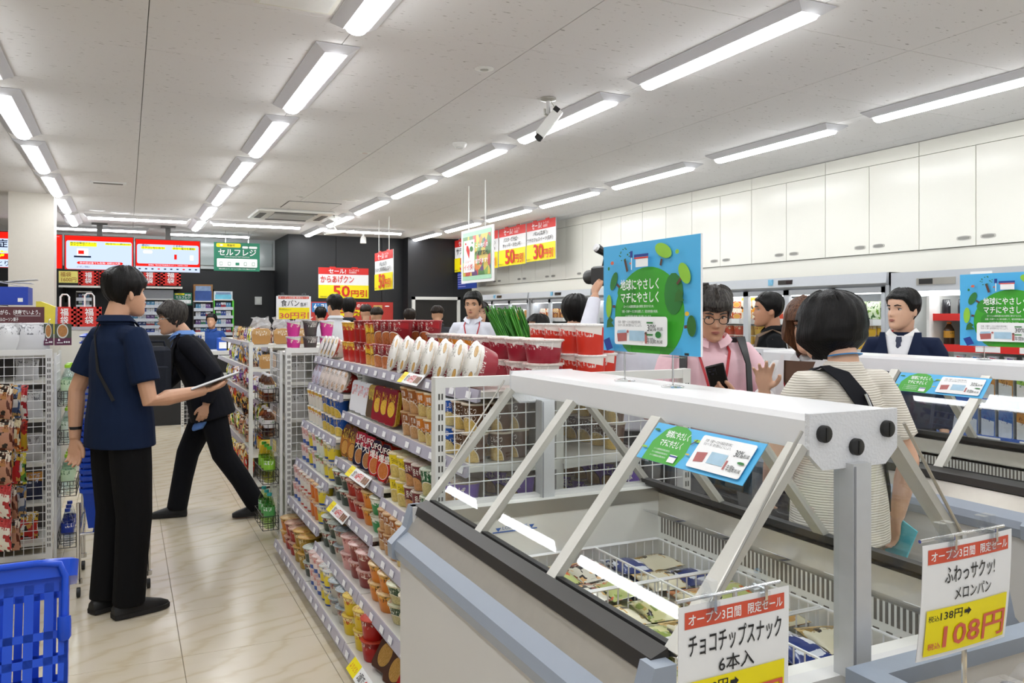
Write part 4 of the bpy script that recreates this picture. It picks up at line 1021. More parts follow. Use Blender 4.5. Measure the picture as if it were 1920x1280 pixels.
        for sg in (-1, 1):
            rows = []
            for i in range(nrow+1):
                z = N_.z+.01+(cz-.17*k-N_.z)*i/nrow; w = (.072*(1-i/nrow)+.010)*k; w2 = w+(.02+.045*sin(pi*min(1, i/nrow*.9+.1)))*k
                rows.append([V((x0+sg*w, fy(z)+.002, z)), V((x0+sg*w2, fy(z)-.008-.02*(w2/.15), z))])
            lp = MB().loft(rows, cap=False, closed=False)
            lp.build('lapel', tm, t, 60)
        if tie:
            rows = []
            for i, (z, w) in enumerate(((N_.z-.015, .014), (N_.z-.04, .017), (N_.z-.05, .012), (cz-.05*k, .026), (cz-.16*k, .034), (cz-.2*k, .03))):
                rows.append([V((x0-w, fy(z)+.008, z)), V((x0, fy(z)+.014, z)), V((x0+w, fy(z)+.008, z))])
            MB().loft(rows, cap=False, closed=False).build('necktie', mat('tie_'+tie, tie, .6, var=.3, scale=60), t, 60)
    if lanyard:
        for sg in (-1, 1):
            p0 = N_+V((sg*.062*k, -.01, .02*k)); pts = [p0]
            for i in range(1, 7):
                z = N_.z+(C_.z-.16*k-N_.z)*i/6; pts.append(V((sg*(.075*(1-i/6)+.012)*k*(1 if i else 1), C_.y+.128*k*tk*min(1, .45+i*.16)+.012, z)))
            MB().tube(pts, [(.006, .0025)]*7, 6, up=(0, 1, 0)).build('lanyard', mat('lan_'+lanyard, lanyard, .5), t, 60)
    # ---- head details
    if hair: obj('hair', hair_mesh(HR, hair, hairm, seed=int(height*1000) % 37), t)
    if face:
        for s in (-1, 1):
            c = head_pt(s*.36, .002); ey = HR @ (V((s*.031, c.y-.007, .003)))
            R3 = HR.to_3x3().to_4x4()
            e = MB().sphere(ey, (.0135, .010, .0062), 12, 8, R3).build('eye', mat('eye_white', 'd8d2cc', .2), t, 170)
            MB().sphere(HR @ V((s*.031, c.y+.0005, .003)), (.0056, .0032, .0056), 10, 6, R3).build('iris', mat('iris_dark', '1a110c', .15), e, 170)
            MB().tube([HR @ V((s*.017, head_pt(s*.2, .011).y-.006, .0095)), HR @ V((s*.031, c.y+.004, .0115)), HR @ V((s*.046, head_pt(s*.55, .011).y-.001, .0065))], .0018, 5).build('eyelid', mat('lash', '1a1210', .6), e, 60)
            if brow: MB().tube([HR @ V((s*.015, head_pt(s*.16, .028).y+.001, .025)), HR @ V((s*.032, head_pt(s*.36, .031).y+.002, .030)), HR @ V((s*.050, head_pt(s*.62, .026).y+.001, .025))], [(.0025, .0035), (.003, .004), (.002, .002)], 6).build('eyebrow', hairm, t, 60)
        lp = lambda x, z: HR @ V((x, head_pt(atan2(x*1.1, .07), z).y+.002, z))
        MB().tube([lp(-.021, -.061), lp(-.008, -.0585), lp(.008, -.0585), lp(.021, -.061)], [(.001, .001), (.004, .004), (.004, .004), (.001, .001)], 6).build('upper_lip', mat('lip', 'a9685c', .45), t, 80)
        MB().tube([lp(-.019, -.064), lp(0, -.067), lp(.019, -.064)], [(.001, .001), (.005, .005), (.001, .001)], 6).build('lower_lip', mat('lip', 'a9685c', .45), t, 80)
    return t, J, HR, k
def knit_mat():
    if 'knit_cream' in MATS: return MATS['knit_cream']
    m, nt, b = _new('knit_cream'); N = nt.nodes; Lk = nt.links
    tc = N.new('ShaderNodeTexCoord'); wv = N.new('ShaderNodeTexWave'); wv.bands_direction = 'Z'; wv.inputs['Scale'].default_value = 38; wv.inputs['Distortion'].default_value = 1.2; wv.inputs['Detail'].default_value = 2
    Lk.new(tc.outputs['Object'], wv.inputs['Vector']); rp = N.new('ShaderNodeValToRGB'); e = rp.color_ramp.elements; e[0].color = c4(hx('cfc7ba')); e[1].color = c4(hx('e2ddd2')); Lk.new(wv.outputs[0], rp.inputs[0])
    Lk.new(rp.outputs[0], b.inputs['Base Color']); b.inputs['Roughness'].default_value = .9
    bp = N.new('ShaderNodeBump'); bp.inputs['Strength'].default_value = .5; bp.inputs['Distance'].default_value = .004; Lk.new(wv.outputs[0], bp.inputs['Height']); Lk.new(bp.outputs[0], b.inputs['Normal'])
    MATS['knit_cream'] = m; return m
def strap(t, pts, w, m, name='strap', th=.004, up=None, c=(0, 0)):
    """flat ribbon lying on the body: its broad side faces away from the body axis"""
    pts = [V(p) for p in pts]; n_ = len(pts); rings = []; zt = max(p.z for p in pts)
    for i, p in enumerate(pts):
        tg = (pts[min(i+1, n_-1)]-pts[max(i-1, 0)]).normalized(); nn = V((p.x-c[0], p.y-c[1], 0))
        nn = nn.normalized() if nn.length > 1e-4 else V((0, 0, 1))
        if up is None and n_ < 10: f = max(0, 1-(zt-p.z)/.07); nn = (nn*(1-f)+V((0, 0, 1))*f).normalized()
        sd = tg.cross(nn).normalized(); nn = sd.cross(tg)
        rings.append([p-sd*w-nn*th*.5, p+sd*w-nn*th*.5, p+sd*w+nn*th*.5, p-sd*w+nn*th*.5])
    return MB().loft(rings).build(name, m, t, 40)
def glasses(t, HR, m=None):
    m = m or M_black; b = MB()
    for s in (-1, 1):
        pts = [HR @ V((s*.034+.0225*cos(a), .101-.35*abs(s*.034+.0225*cos(a))**1.6, -.002+.0185*sin(a))) for a in [2*pi*i/16 for i in range(17)]]
        b.tube(pts, .0019, 5)
        b.tube([HR @ V((s*.056, .096, .004)), HR @ V((s*.074, .075, .005)), HR @ V((s*.078, -.012, .006))], .0018, 5)
    b.tube([HR @ V((-.0115, .101, .002)), HR @ V((0, .105, .005)), HR @ V((.0115, .101, .002))], .0019, 5)
    return b.build('glasses', m, t, 60)
# --- 1 man in the navy polo shirt
m1, J1, H1, k1 = person('young man in navy polo shirt holding a clipboard, back to the camera', (-.03, 4.55, 0), radians(-62), 1.745, 'polo', '0b0b0e', '101f3a', 'short', 'fringe', HB, SK,
    pose={'wristR': (.20, .34, 1.10), 'elbowR': (.245, .02, 1.075), 'wristL': (-.19, -.13, .87), 'elbowL': (-.235, -.10, 1.11), 'head': (0, .03, 1.605), 'ankleR': (.085, .0, .09), 'ankleL': (-.085, -.03, .09)},
    hands={'R': {'n': (0, 0, 1), 'f': (-.2, .95, .15), 'curl': .35, 'spread': .1}, 'L': {'n': (.6, -.8, 0), 'f': (.1, -.05, -1), 'curl': .5}}, vox=.007, hem=.84, girth=1.04, head_rot=(0, 0, .05), shoes='0d0d0f')
strap(m1, [V((-.09, .11, 1.36))*k1, V((-.10, .06, 1.455))*k1, V((-.085, -.05, 1.475))*k1, V((-.03, -.112, 1.40))*k1, V((.06, -.140, 1.22))*k1, V((.15, -.11, 1.08))*k1], .008, mat('strap_black', '101014', .7), 'bag_strap')
strap(m1, [V((-.195, -.125, .915))*k1+V((.028*cos(a), .028*sin(a), .01)) for a in [2*pi*i/10 for i in range(11)]], .007, mat('strap_black', '101014', .7), 'wristband', c=(-.195*k1, -.125*k1))
cb = thing('clipboard', 'clipboard with white papers held by the man in navy', 'clipboard', (0, 0, 0))
Mc = Matrix.Translation((-.03, 4.55, 0)) @ Matrix.Rotation(radians(-62), 4, 'Z') @ Matrix.Translation(V((.14, .40, 1.118))*k1) @ Matrix.Rotation(.25, 4, 'X') @ Matrix.Rotation(-.30, 4, 'Y')
cb.matrix_world = Mc
MB().box((-.11, -.155, .0), (.11, .155, .004)).build('board', mat('clipboard_grey', '8f8f90', .4), cb)
MB().box((-.105, -.15, .004), (.105, .14, .012)).build('papers', M_paper, cb)
MB().box((-.10, .13, .012), (-.02, .15, .02)).build('clip', M_steel, cb)
# --- 2 walking man in dark suit
m2, J2, H2, k2 = person('man in dark suit with grey hair striding to the left', (.52, 6.42, 0), radians(84), 1.66, 'suit', '0f1016', '12131b', 'long', 'messy', HG, SK,
    pose={'pelvis': (0, -.05, .93), 'waist': (0, .0, 1.07), 'chest': (0, .09, 1.26), 'neck': (0, .15, 1.42), 'head': (0, .225, 1.545), 'shoulderR': (.185, .12, 1.37), 'shoulderL': (-.185, .12, 1.37),
          'elbowL': (-.25, -.08, 1.13), 'wristL': (-.24, -.02, .90), 'elbowR': (.24, .20, 1.11), 'wristR': (.20, .36, .95), 'hipR': (.09, -.05, .88), 'hipL': (-.09, -.05, .88),
          'kneeR': (.10, .12, .49), 'ankleR': (.10, .20, .09), 'toeR': (.05, 1, 0), 'kneeL': (-.10, -.14, .50), 'ankleL': (-.10, -.40, .10), 'toeL': (-.05, 1, -.02)},
    head_rot=(-.12, 0, .1), lapel='5f86c8', collar='6d92cf', vox=.009, hem=.78, girth=1.08)
glasses(m2, H2, M_steel)
MB().tube([V((-.12, -.02, .80))*k2, V((-.13, .02, .74))*k2, V((-.10, .06, .72))*k2], [(.06, .03), (.07, .03), (.05, .02)], 10).build('shirt_tail', cloth('shirt_blue_tail', '5f86c8', .2), m2, 60)
bp = thing('shoulder_bag', 'dark backpack carried in front by the striding man', 'bag', (0, 0, 0)); 
bp.location = (.20, 6.25, .93)
MB().bbox((0, 0, .17), (.17, .26, .36), .05).build('bag_body', cloth('bag_dark', '23262e', .3), bp, 40)
MB().bbox((0, -.14, .12), (.13, .05, .2), .02).build('pocket', cloth('bag_dark', '23262e', .3), bp, 40)
MB().tube([(-.05, 0, .345), (-.04, 0, .385), (.04, 0, .385), (.05, 0, .345)], .009, 8).build('grab_handle', cloth('bag_dark', '23262e', .3), bp)
# --- 3 woman with black bob
m3, J3, H3, k3 = person('woman with black bob in cream knit top, back to the camera, at the freezer', (2.21, 2.03, 0), radians(-6), 1.585, 'knit', '6a5f50', 'd8d2c6', 'short', 'bob', HB, SK2,
    pose={'elbowR': (.262, -.07, 1.09), 'wristR': (.275, .0, .86), 'elbowL': (-.24, .06, 1.12), 'wristL': (-.15, .22, .95), 'head': (0, .05, 1.60)}, vox=.008, hem=.80, girth=1.02, face=False, head_rot=(-.1, 0, .5))
def torso_pt(phi, z, k, g=1., out=.008):
    rx, ry = (.172, .126) if z > 1.2 else (.176, .134)
    f = 1 if z < 1.33 else max(.35, 1-(z-1.33)*3.4)
    return V((rx*g*f*sin(phi)+sin(phi)*out, -(ry*g*(.5+.5*f))*cos(phi)-cos(phi)*out, z))*k
strap(m3, [torso_pt(p, z, k3) for p, z in ((-2.4, 1.34), (-1.9, 1.43), (-1.2, 1.455), (-.55, 1.42), (-.1, 1.34), (.3, 1.24), (.65, 1.13), (.95, 1.02), (1.15, .92))], .028, cloth('strap_web', '1a1b20', .1), 'bag_strap', .005)
MB().tube([torso_pt(-.05, 1.36, k3, 1., .02), torso_pt(.05, 1.31, k3, 1., .022)], .006, 8).build('strap_hook', M_chrome, m3)
strap(m3, [V((.060*cos(a), -.015+.062*sin(a), 1.492-.012*sin(a)))*k3 for a in [pi*1.0+pi*i/8 for i in range(9)]], .009, mat('lan_blue', '2a86c8', .5), 'lanyard', .003)
tf = thing('document_folder', 'turquoise document folder carried low by the woman in cream knit', 'folder'); tf.matrix_world = Matrix.Translation((2.21, 2.03, 0)) @ Matrix.Rotation(radians(-6), 4, 'Z') @ Matrix.Translation(V((.285, .05, .78))*k3) @ Matrix.Rotation(.35, 4, 'X') @ Matrix.Rotation(.1, 4, 'Y')
MB().bbox((0, 0, -.04), (.006, .20, .24), .002).build('cover', mat('turquoise_card', '4fc4d8', .4), tf); MB().bbox((.006, .002, -.035), (.004, .19, .22), .001).build('papers', M_paper, tf)
# --- 4 second woman, brown hair, in front
m4, J4, H4, k4 = person('brown-haired woman in pale grey jacket half hidden behind the black bob', (2.545, 2.48, 0), radians(104), 1.575, 'jacket', '4a4440', 'd3d1d2', 'long', 'bob', HW, SK2,
    pose={'elbowR': (.20, .10, 1.13), 'wristR': (.075, .26, 1.315)}, hands={'R': {'f': (-.1, .25, 1), 'n': (-.5, .8, .3), 'curl': .25, 'spread': .35, 'thumb': .9}}, vox=.008, lapel='5a4438', collar='d3d1d2', lanyard='b3202a', head_rot=(-.08, 0, .2))
strap(m4, [V(p)*k4 for p in ((-.14, .10, 1.05), (-.15, .155, 1.2), (-.14, .14, 1.36), (-.12, .05, 1.455), (-.11, -.07, 1.44), (-.12, -.14, 1.25))], .018, cloth('strap_web', '1a1b20', .1), 'bag_strap', .005)
# --- 5 man in pink shirt
m5, J5, H5, k5 = person('man in pink shirt and glasses looking down at his phone', (2.44, 3.0, 0), radians(152), 1.66, 'shirt', '2a2c34', 'ecc6ce', 'long', 'messy', HG, SK,
    pose={'head': (0, .075, 1.575), 'neck': (0, .01, 1.45), 'elbowL': (-.28, .10, 1.12), 'wristL': (-.06, .29, 1.20), 'elbowR': (.28, .08, 1.10), 'wristR': (.10, .27, 1.13)},
    hands={'L': {'f': (.9, .3, .3), 'n': (.1, -.5, 1), 'curl': .8}, 'R': {'f': (-.9, .3, 0), 'n': (0, 0, 1), 'curl': .6}}, vox=.008, girth=1.16, head_rot=(-.30, 0, 0), lanyard='b3202a')
glasses(m5, H5)
for s in (-1, 1):
    strap(m5, [V(p)*k5 for p in ((s*.13, .15, 1.02), (s*.155, .165, 1.18), (s*.15, .15, 1.34), (s*.135, .06, 1.465), (s*.13, -.07, 1.46), (s*.13, -.16, 1.25))], .02, mat('strap_leather', '18181a', .35), 'backpack_strap', .006)
MB().bbox((0, -.23*k5, 1.18*k5), (.3, .16, .44), .05).build('backpack', cloth('bag_dark2', '1c1d20', .3), m5, 40)
ph = thing('smartphone', 'black smartphone held by the man in pink', 'phone'); Mp = Matrix.Translation((2.44, 3.0, 0)) @ Matrix.Rotation(radians(152), 4, 'Z') @ Matrix.Translation(V((.03, .34, 1.285))*k5) @ Matrix.Rotation(-.55, 4, 'X') @ Matrix.Rotation(.3, 4, 'Y')
ph.matrix_world = Mp
MB().bbox((0, 0, 0), (.078, .009, .155), .004).build('phone_body', mat('phone_black', '101012', .25), ph, 40)
cm_ = MB().bbox((.016, .0062, .048), (.034, .004, .036), .002).build('camera_block', mat('phone_black', '101012', .25), ph, 40)
for x, z in ((.008, .056), (.024, .056), (.016, .040)): MB().lathe([(.006, 0), (.006, .002)], 12).xf(Matrix.Translation((x, .0082, z)) @ Matrix.Rotation(-pi/2, 4, 'X')).build('camera_lens', mat('lens_dark', '2a2a33', .1), cm_)
# --- 6 man in black shirt, profile
m6, J6, H6, k6 = person('man in black shirt with brown bag strap facing left by the refrigerators', (4.08, 4.36, 0), radians(55), 1.66, 'shirt', '1a1a1c', '141518', 'long', 'short', HB, SK3, vox=.011)
strap(m6, [V(p)*k6 for p in ((-.02, .14, 1.2), (-.1, .1, 1.42), (-.125, .0, 1.465), (-.12, -.10, 1.42), (-.04, -.15, 1.2))], .018, mat('strap_brown', '6b5644', .6), 'bag_strap', .005)
# --- 7 young man in navy suit
m7, J7, H7, k7 = person('young man in navy suit and tie with red lanyard on the right', (4.10, 3.30, 0), radians(118), 1.655, 'suit', '141b30', '18223c', 'long', 'short', HB, SK2, vox=.010, lapel='e8e8ec', collar='eeeeee', tie='1d2744', lanyard='c0202a', head_rot=(0, 0, -.45))
# --- 8 staff
m8, J8, H8, k8 = person('young shop worker in white shirt standing behind the noodle shelves', WZ(884, 1e9, 0) if False else (3.05, 7.3, 0), radians(150), 1.73, 'shirt', '22242c', 'd9dbe6', 'long', 'short', HB, SK, vox=.012, lanyard='b3202a', head_rot=(-.1, 0, -.1))
m9, _, _, _ = person('woman with long dark hair just behind the shop worker', (3.32, 7.75, 0), radians(165), 1.64, 'shirt', '22242c', 'e2e2e6', 'long', 'long', HD, SK2, vox=.013)
# --- 10.. shoppers farther back
def far_person(label, px, d, ytop, rz, hair='short', hm=None, topc='23252c', sk=None, **k):
    p = W(px, ytop, d); return person(label, (p.x, p.y, 0), rz, p.z+.0, 'shirt', '1c1e24', topc, 'long', hair, hm or HB, sk or SK, vox=.014, face=k.pop('face', False), **k)
far_person('man with short black hair and dark jacket in front of the refrigerators', 1080, 5.0, 552, radians(-60), topc='1c2230', face=True, hair='short')
far_person('girl with straight black hair standing beyond the spring onions', 1010, 7.3, 589, radians(95), 'long', HB, 'e6e4e2', SK2)
far_person('man with neat black hair below the fried chicken sale sign', 628, 9.4, 552, radians(20), topc='d8dae0')
far_person('man with wavy black hair below the fried chicken sale sign, right of another', 654, 9.9, 558, radians(-20), topc='30343c')
far_person('short dark-haired person left of the pair below the sale sign', 601, 12.2, 575, radians(10), topc='30343c')
far_person('balding man in the middle below the red banner', 686, 11.8, 571, radians(0), 'bald', HD, '3a3c42')
far_person('bald-crowned man at the right end of the red banner', 706, 10.6, 576, radians(15), 'bald', HD, '3a3c42')
far_person('brown-haired person beyond the dark red noodle cups', 768, 10.9, 579, radians(0), 'short', HD, '3a3c42')
far_person('bald man with shiny crown in front of the staff door', 820, 10.6, 573, radians(-10), 'bald', HD, '3a3c42')
far_person('dark-haired person behind the counter snack racks', 397, 12.43, 588, radians(160), 'short', HB, '2a4a8c')
# --- camera man
mc, Jc, Hc, kc = person('cameraman in white shirt lifting a video camera beside the eco poster', (2.52, 3.66, 0), radians(3), 1.72, 'shirt', '1a1b20', 'e2e4ee', 'long', 'short', HB, SK, vox=.010,
    pose={'elbowL': (-.30, .16, 1.27), 'wristL': (-.13, .26, 1.62), 'elbowR': (.28, .18, 1.27), 'wristR': (.10, .26, 1.62)}, hands={'L': {'f': (.3, .5, .8), 'n': (1, 0, 0), 'curl': .8}, 'R': {'f': (-.3, .5, .8), 'n': (-1, 0, 0), 'curl': .8}}, face=False)
vc = thing('video_camera', 'black video camera with a light held up by the cameraman', 'camera')
vc.matrix_world = Matrix.Translation((2.52, 3.66, 0)) @ Matrix.Rotation(radians(3), 4, 'Z') @ Matrix.Translation((-.03, .30, 1.665))
MB().bbox((0, 0, .06), (.11, .17, .11), .02).build('camera_body', M_black, vc, 40)
MB().lathe([(.038, 0), (.042, .02), (.042, .09), (.036, .1)], 16).xf(Matrix.Translation((0, .08, .06)) @ Matrix.Rotation(-pi/2, 4, 'X')).build('lens', M_black, vc, 40)
MB().tube([(0, .02, .11), (0, 0, .16), (-.02, -.02, .19)], .012, 8).build('light_arm', M_black, vc)
MB().tube([(-.02, -.02, .19), (-.07, -.02, .215)], [.02, .026], 10).build('camera_light', M_black, vc)
MB().tube([(-.07, -.02, .215), (-.085, -.02, .222)], [.022, .02], 10).build('light_diffuser', M_paper, vc)
# ================================================================ signs, posters, screens
M_green = mat('sign_green', '0f7a5a', .45, var=.03); M_grass = mat('poster_green', '3fa52c', .45, var=.12, scale=9); M_sky = mat('poster_sky', '4fb2e6', .45, var=.06, scale=6)
M_leafd = mat('leaf_dark', '2c7a34', .5, var=.15, scale=20); M_leafl = mat('leaf_lime', '8fc63a', .5, var=.12, scale=20); M_trunk = mat('trunk_brown', '5b3a2a', .6)
M_bush = mat('leaf_bush', '2f6a26', .5, var=.2, scale=25); M_gold = mat('leaf_gold', 'e0b423', .5); M_coral = mat('leaf_coral', 'd8654a', .5); M_lblue = mat('pale_blue_print', 'a8c8dc', .5, var=.15, scale=40); M_rose = mat('rose_print', 'b0605c', .5, var=.1)
M_navy = mat('navy_print', '1d3a8c', .5); M_gink = mat('grey_ink', '555555', .6); M_orng = mat('orange_band', 'd8553a', .5, var=.02); M_rprice = mat('price_red', 'd9604e', .5, var=.02)
def facing(o, c, rz): o.location = c; o.rotation_euler = (0, 0, rz)
def board(name, label, cat, w, h, c, rz, m, t=.004, group=None):
    o = MB().box((-w/2, 0, -h/2), (w/2, t, h/2)).build(name, m); tag(o, label, cat, group); facing(o, c, rz); return o
def span_Y(px0, px1, py0, py1, Y):
    a = WY(px0, py0, Y); b = WY(px1, py1, Y); c0 = WY((px0+px1)/2, py0, Y); c1 = WY((px0+px1)/2, py1, Y)
    return abs(b.x-a.x), abs(c0.z-c1.z), Vector(((a.x+b.x)/2, Y, (c0.z+c1.z)/2))
def span_X(px0, px1, py0, py1, X):
    a = WX(px0, py0, X); b = WX(px1, py1, X); c0 = WX((px0+px1)/2, py0, X); c1 = WX((px0+px1)/2, py1, X)
    return abs(b.y-a.y), abs(c0.z-c1.z), Vector((X, (a.y+b.y)/2, (c0.z+c1.z)/2))
def sale(label, w, h, c, rz, lines, price, st=.003, sale2='オープンから\n3日間限定', group='hanging discount signs'):
    o = board('sale_sign', label, 'sign', w, h, c, rz, M_paper, .008, group)
    s = Sign(o, w, h, 0, st)
    s.rect(0, .78, 1, 1, M_red, 'red_band'); s.rect(0, 0, 1, .43, M_yel, 'yellow_band')
    s.text('セール!', .20, .81, .54, .96, M_wink, .014)
    s.text(sale2, .60, .815, .80, .955, M_wink, .0)
    n = len(lines)
    for i, (tx, m, x0, x1) in enumerate(lines):
        z1 = .74-i*.30/n; s.text(tx, x0, z1-.24/n*1.0, x1, z1, m, .015)
    s.text(price, .28 if len(price) == 2 else .30, .04, .62, .42, M_rink, .02); s.text('円引', .64, .05, .96, .28, M_rink, .02)
    s.text('標準価格より', .03, .03, .22, .07, M_ink, 0)
    s.flush()
    for x in (-.22, .22): MB().box((x*w-.02*w*3, .0, h/2), (x*w+.02*w*3, .008, h/2+.03*h)).build('hanger_clip', M_red, o)
    return o
def rods(o, xs, h, z1, m=M_white):
    for x in xs: MB().tube([(x, .004, h/2), (x, .004, z1)], .006, 6).build('hanging_rod', m, o)
w, h, c = span_Y(597, 691, 502, 559, 13.21)
sale('fried chicken discount sign, 50 yen off, on the black wall', w, h, c, 0, [('からあげクン', M_rink, .04, .70)], '50')
w, h, c = span_X(703, 737, 471, 543, 3.12)
o = sale('narrow hanging discount sign, 50 yen off, before the black wall', w, h, c, -pi/2, [('150円以上のおにぎり', M_ink, .3, .7), ('まちかど厨房製品(各種)', M_ink, .03, .95)], '50'); rods(o, (-.28*w, .28*w), h, CEIL-c.z)
for px0, px1, y0, y1, lab, lines, pr in ((988, 1042, 413, 488, 'hanging discount sign nearest the camera, bread 30 yen off', [('パン(各種)', M_ink, .25, .75), ('ウチカフェスイーツ(各種)', M_ink, .05, .95)], '30'), (936, 986, 425, 497, 'hanging discount sign for pasta, 50 yen off', [('パスタ・焼そば・', M_ink, .2, .75), ('ホット麺・冷たい麺', M_ink, .18, .85)], '50'),
        (897, 934, 435, 504, 'hanging discount sign half hidden by the vegetable poster', [('お弁当(各種)', M_ink, .1, .9), ('寿司(各種)', M_ink, .1, .9)], '30'), (853, 893, 447, 508, 'hanging discount sign farthest back behind the vegetable poster', [('サラダ(各種)', M_ink, .1, .9)], '50')):
    w, h, c = span_X(px0, px1, y0, y1, 5.05)
    o = sale(lab, w, h, c, -pi/2, lines, pr); rods(o, (-.3*w, .3*w), h, CEIL-c.z)
w, h, c = span_X(858, 893, 509, 541, 5.0)
o = board('navy_menu_board', 'navy board with pale lines hanging below the farthest sale sign', 'sign', w, h, c, -pi/2, M_navy, .01); s = Sign(o, w, h, 0, .003)
for i in range(6): s.rect(.05, .12+i*.14, .45, .17+i*.14, mat('lilac_print', '8f8ad0', .5), 'print_line')
s.flush(); rods(o, (-.3*w, .3*w), h, .5)
# vegetable poster
w, h, c = span_X(865, 925, 427, 529, 3.11)
o = board('vegetable_poster', 'hanging vegetable poster in white frame with heart-shaped carrot logo', 'poster', w, h, c, -pi/2, M_paper, .012)
s = Sign(o, w, h, 0, .002); s.rect(.05, .05, .95, .95, mat('mint_print', 'a9dcb8', .4), 'mint_border')
def veg_mat():
    m, nt, b = _new('vegetable_print'); N = nt.nodes; Lk = nt.links
    tc = N.new('ShaderNodeTexCoord'); vo = N.new('ShaderNodeTexVoronoi'); vo.inputs['Scale'].default_value = 14; Lk.new(tc.outputs['Object'], vo.inputs['Vector'])
    sp = N.new('ShaderNodeSeparateColor'); Lk.new(vo.outputs['Color'], sp.inputs[0]); rp = N.new('ShaderNodeValToRGB'); rp.color_ramp.interpolation = 'CONSTANT'; Lk.new(sp.outputs[0], rp.inputs[0]); e = rp.color_ramp.elements
    e[0].color = c4(hx('3f7a2c')); e[1].color = c4(hx('d8c03a')); e[1].position = .25
    for p, cc in ((.45, 'c8402a'), (.6, '7aa83c'), (.75, 'e08a2c'), (.88, '5a2a6a')): k = e.new(p); k.color = c4(hx(cc))
    Lk.new(rp.outputs[0], b.inputs['Base Color']); b.inputs['Roughness'].default_value = .3; return m
s.rect(.07, .13, .93, .87, veg_mat(), 'vegetable_print')
s.rect(.10, .20, .45, .80, M_wink, 'logo_card')
s.poly([(.28, .45), (.19, .62), (.20, .70), (.25, .70), (.30, .60)], M_rink, 'carrot'); s.ell(.36, .63, .05, .05, M_leafd, 'leaf'); s.ell(.18, .74, .02, .02, M_rink, 'dot'); s.ell(.40, .74, .02, .02, M_leafd, 'dot')
s.text('ニュー', .18, .38, .36, .42, M_rink, 0); s.text('イイダ', .14, .24, .42, .35, M_rink, .014)
for i, tx in enumerate(('この地域の', '新鮮野菜が', '並びます!')): s.text(tx, .52, .62-i*.14, .90, .71-i*.14, M_wink if i != 1 else M_ink, .02)
s.flush(); rods(o, (-.26*w, .26*w), h, CEIL-c.z)
# counter screens
M_scr = emis('screen_blue_white', 'c3d3f2', 1.0); M_sred = emis('screen_red', 'e02218', 1.0); M_syel = emis('screen_yellow', 'f2ee20', 1.0); M_sdk = emis('screen_ink', '1c2438', .9); M_swh = emis('screen_white', 'f2f4ff', 1.0)
def screen(label, px0, px1, py0, py1, Y, kind):
    w, h, c = span_Y(px0, px1, py0, py1, Y); o = board('display_screen', label, 'screen', w, h, c, 0, M_black, .05); s = Sign(o, w, h, 0, .002)
    s.rect(.012, .02, .988, .98, M_sred, 'screen_picture')
    if kind == 'a':
        s.rrect(.03, .03, .97, .84, M_scr, .03, 'screen_panel')
        for x0, tx in ((.08, '熱中症警戒アラート\nをチェック!'), (.58, '見守り・声かけ!')):
            s.rect(x0, .68 if x0 < .5 else .74, x0+.38, .80, M_syel, 'screen_highlight'); s.text(tx, x0+.01, .69 if x0 < .5 else .75, x0+.37, .80, M_sdk, .01)
        s.rrect(.18, .17, .84, .25, M_sred, .03, 'screen_banner'); s.text('熱中症は誰でも危険! 油断は大敵', .22, .18, .80, .24, M_swh, .0)
        s.rect(.18, .38, .34, .62, M_swh, 'screen_shape'); s.rect(.20, .46, .28, .56, M_sred, 'screen_shape'); s.rect(.14, .36, .38, .41, M_sdk, 'screen_shape'); s.text('より詳しい情報は', .18, .07, .36, .12, M_sdk, 0)
    elif kind == 'b':
        s.rrect(.03, .26, .97, .84, M_scr, .03, 'screen_panel'); s.rect(.012, .02, .988, .18, M_scr, 'screen_panel')
        for x0, tx in ((.09, '適切に\nエアコンを使おう!'), (.56, 'こまめに\n水分・塩分を補給!')):
            s.rect(x0, .70, x0+.36, .77, M_syel, 'screen_highlight'); s.text(tx, x0+.01, .70, x0+.35, .84, M_sdk, .01)
        s.rrect(.12, .56, .26, .66, M_swh, .02, 'screen_shape'); s.rect(.59, .40, .63, .55, M_sred, 'screen_shape'); s.rrect(.83, .38, .89, .54, M_swh, .01, 'screen_shape'); s.text('環境省「熱中症予防啓発ポスター」を参考に作成', .2, .20, .8, .24, M_swh, 0)
        for i in range(10): s.ell(.07+i*.095, .10, .02, .02, (M_sdk, M_sred)[i % 4 == 3], 'screen_logo')
    elif kind == 'c':
        s.rect(.03, .03, .80, .84, M_scr, 'screen_panel')
        s.text('ポスター', .15, .90, .9, .96, M_swh, 0)
    elif kind == 'd':
        s.rect(.0, .40, 1, .80, M_scr, 'screen_panel'); s.text('熱中症', .1, .55, .95, .78, M_sdk, .02); s.text('予防', .1, .30, .95, .48, M_syel, .02); s.rect(.0, .03, 1, .24, M_scr, 'screen_panel'); s.text('ひとりひとり', .05, .06, .98, .2, M_sdk, .01)
    s.flush(); return o, w, h, c
for lab, a, b_, c0, c1, kd in (('left heat warning screen with red border above the counter', 120, 251, 442, 507, 'a'), ('right heat warning screen with red border above the counter', 253, 376, 449, 511, 'b'), ('partly hidden red-edged screen right of the pillar', 60, 117, 438, 504, 'c'), ('heat stroke warning screen left of the pillar', -60, 18, 432, 502, 'd')):
    o, w, h, c = screen(lab, a, b_, c0, c1, 12.75, kd)
    MB().box((-.035, .05, h/2-.1), (.035, .11, CEIL-c.z-.002)).build('ceiling_pole', M_dark, o); MB().box((-.1, .02, CEIL-c.z-.03), (.1, .14, CEIL-c.z-.002)).build('pole_plate', M_dark, o)
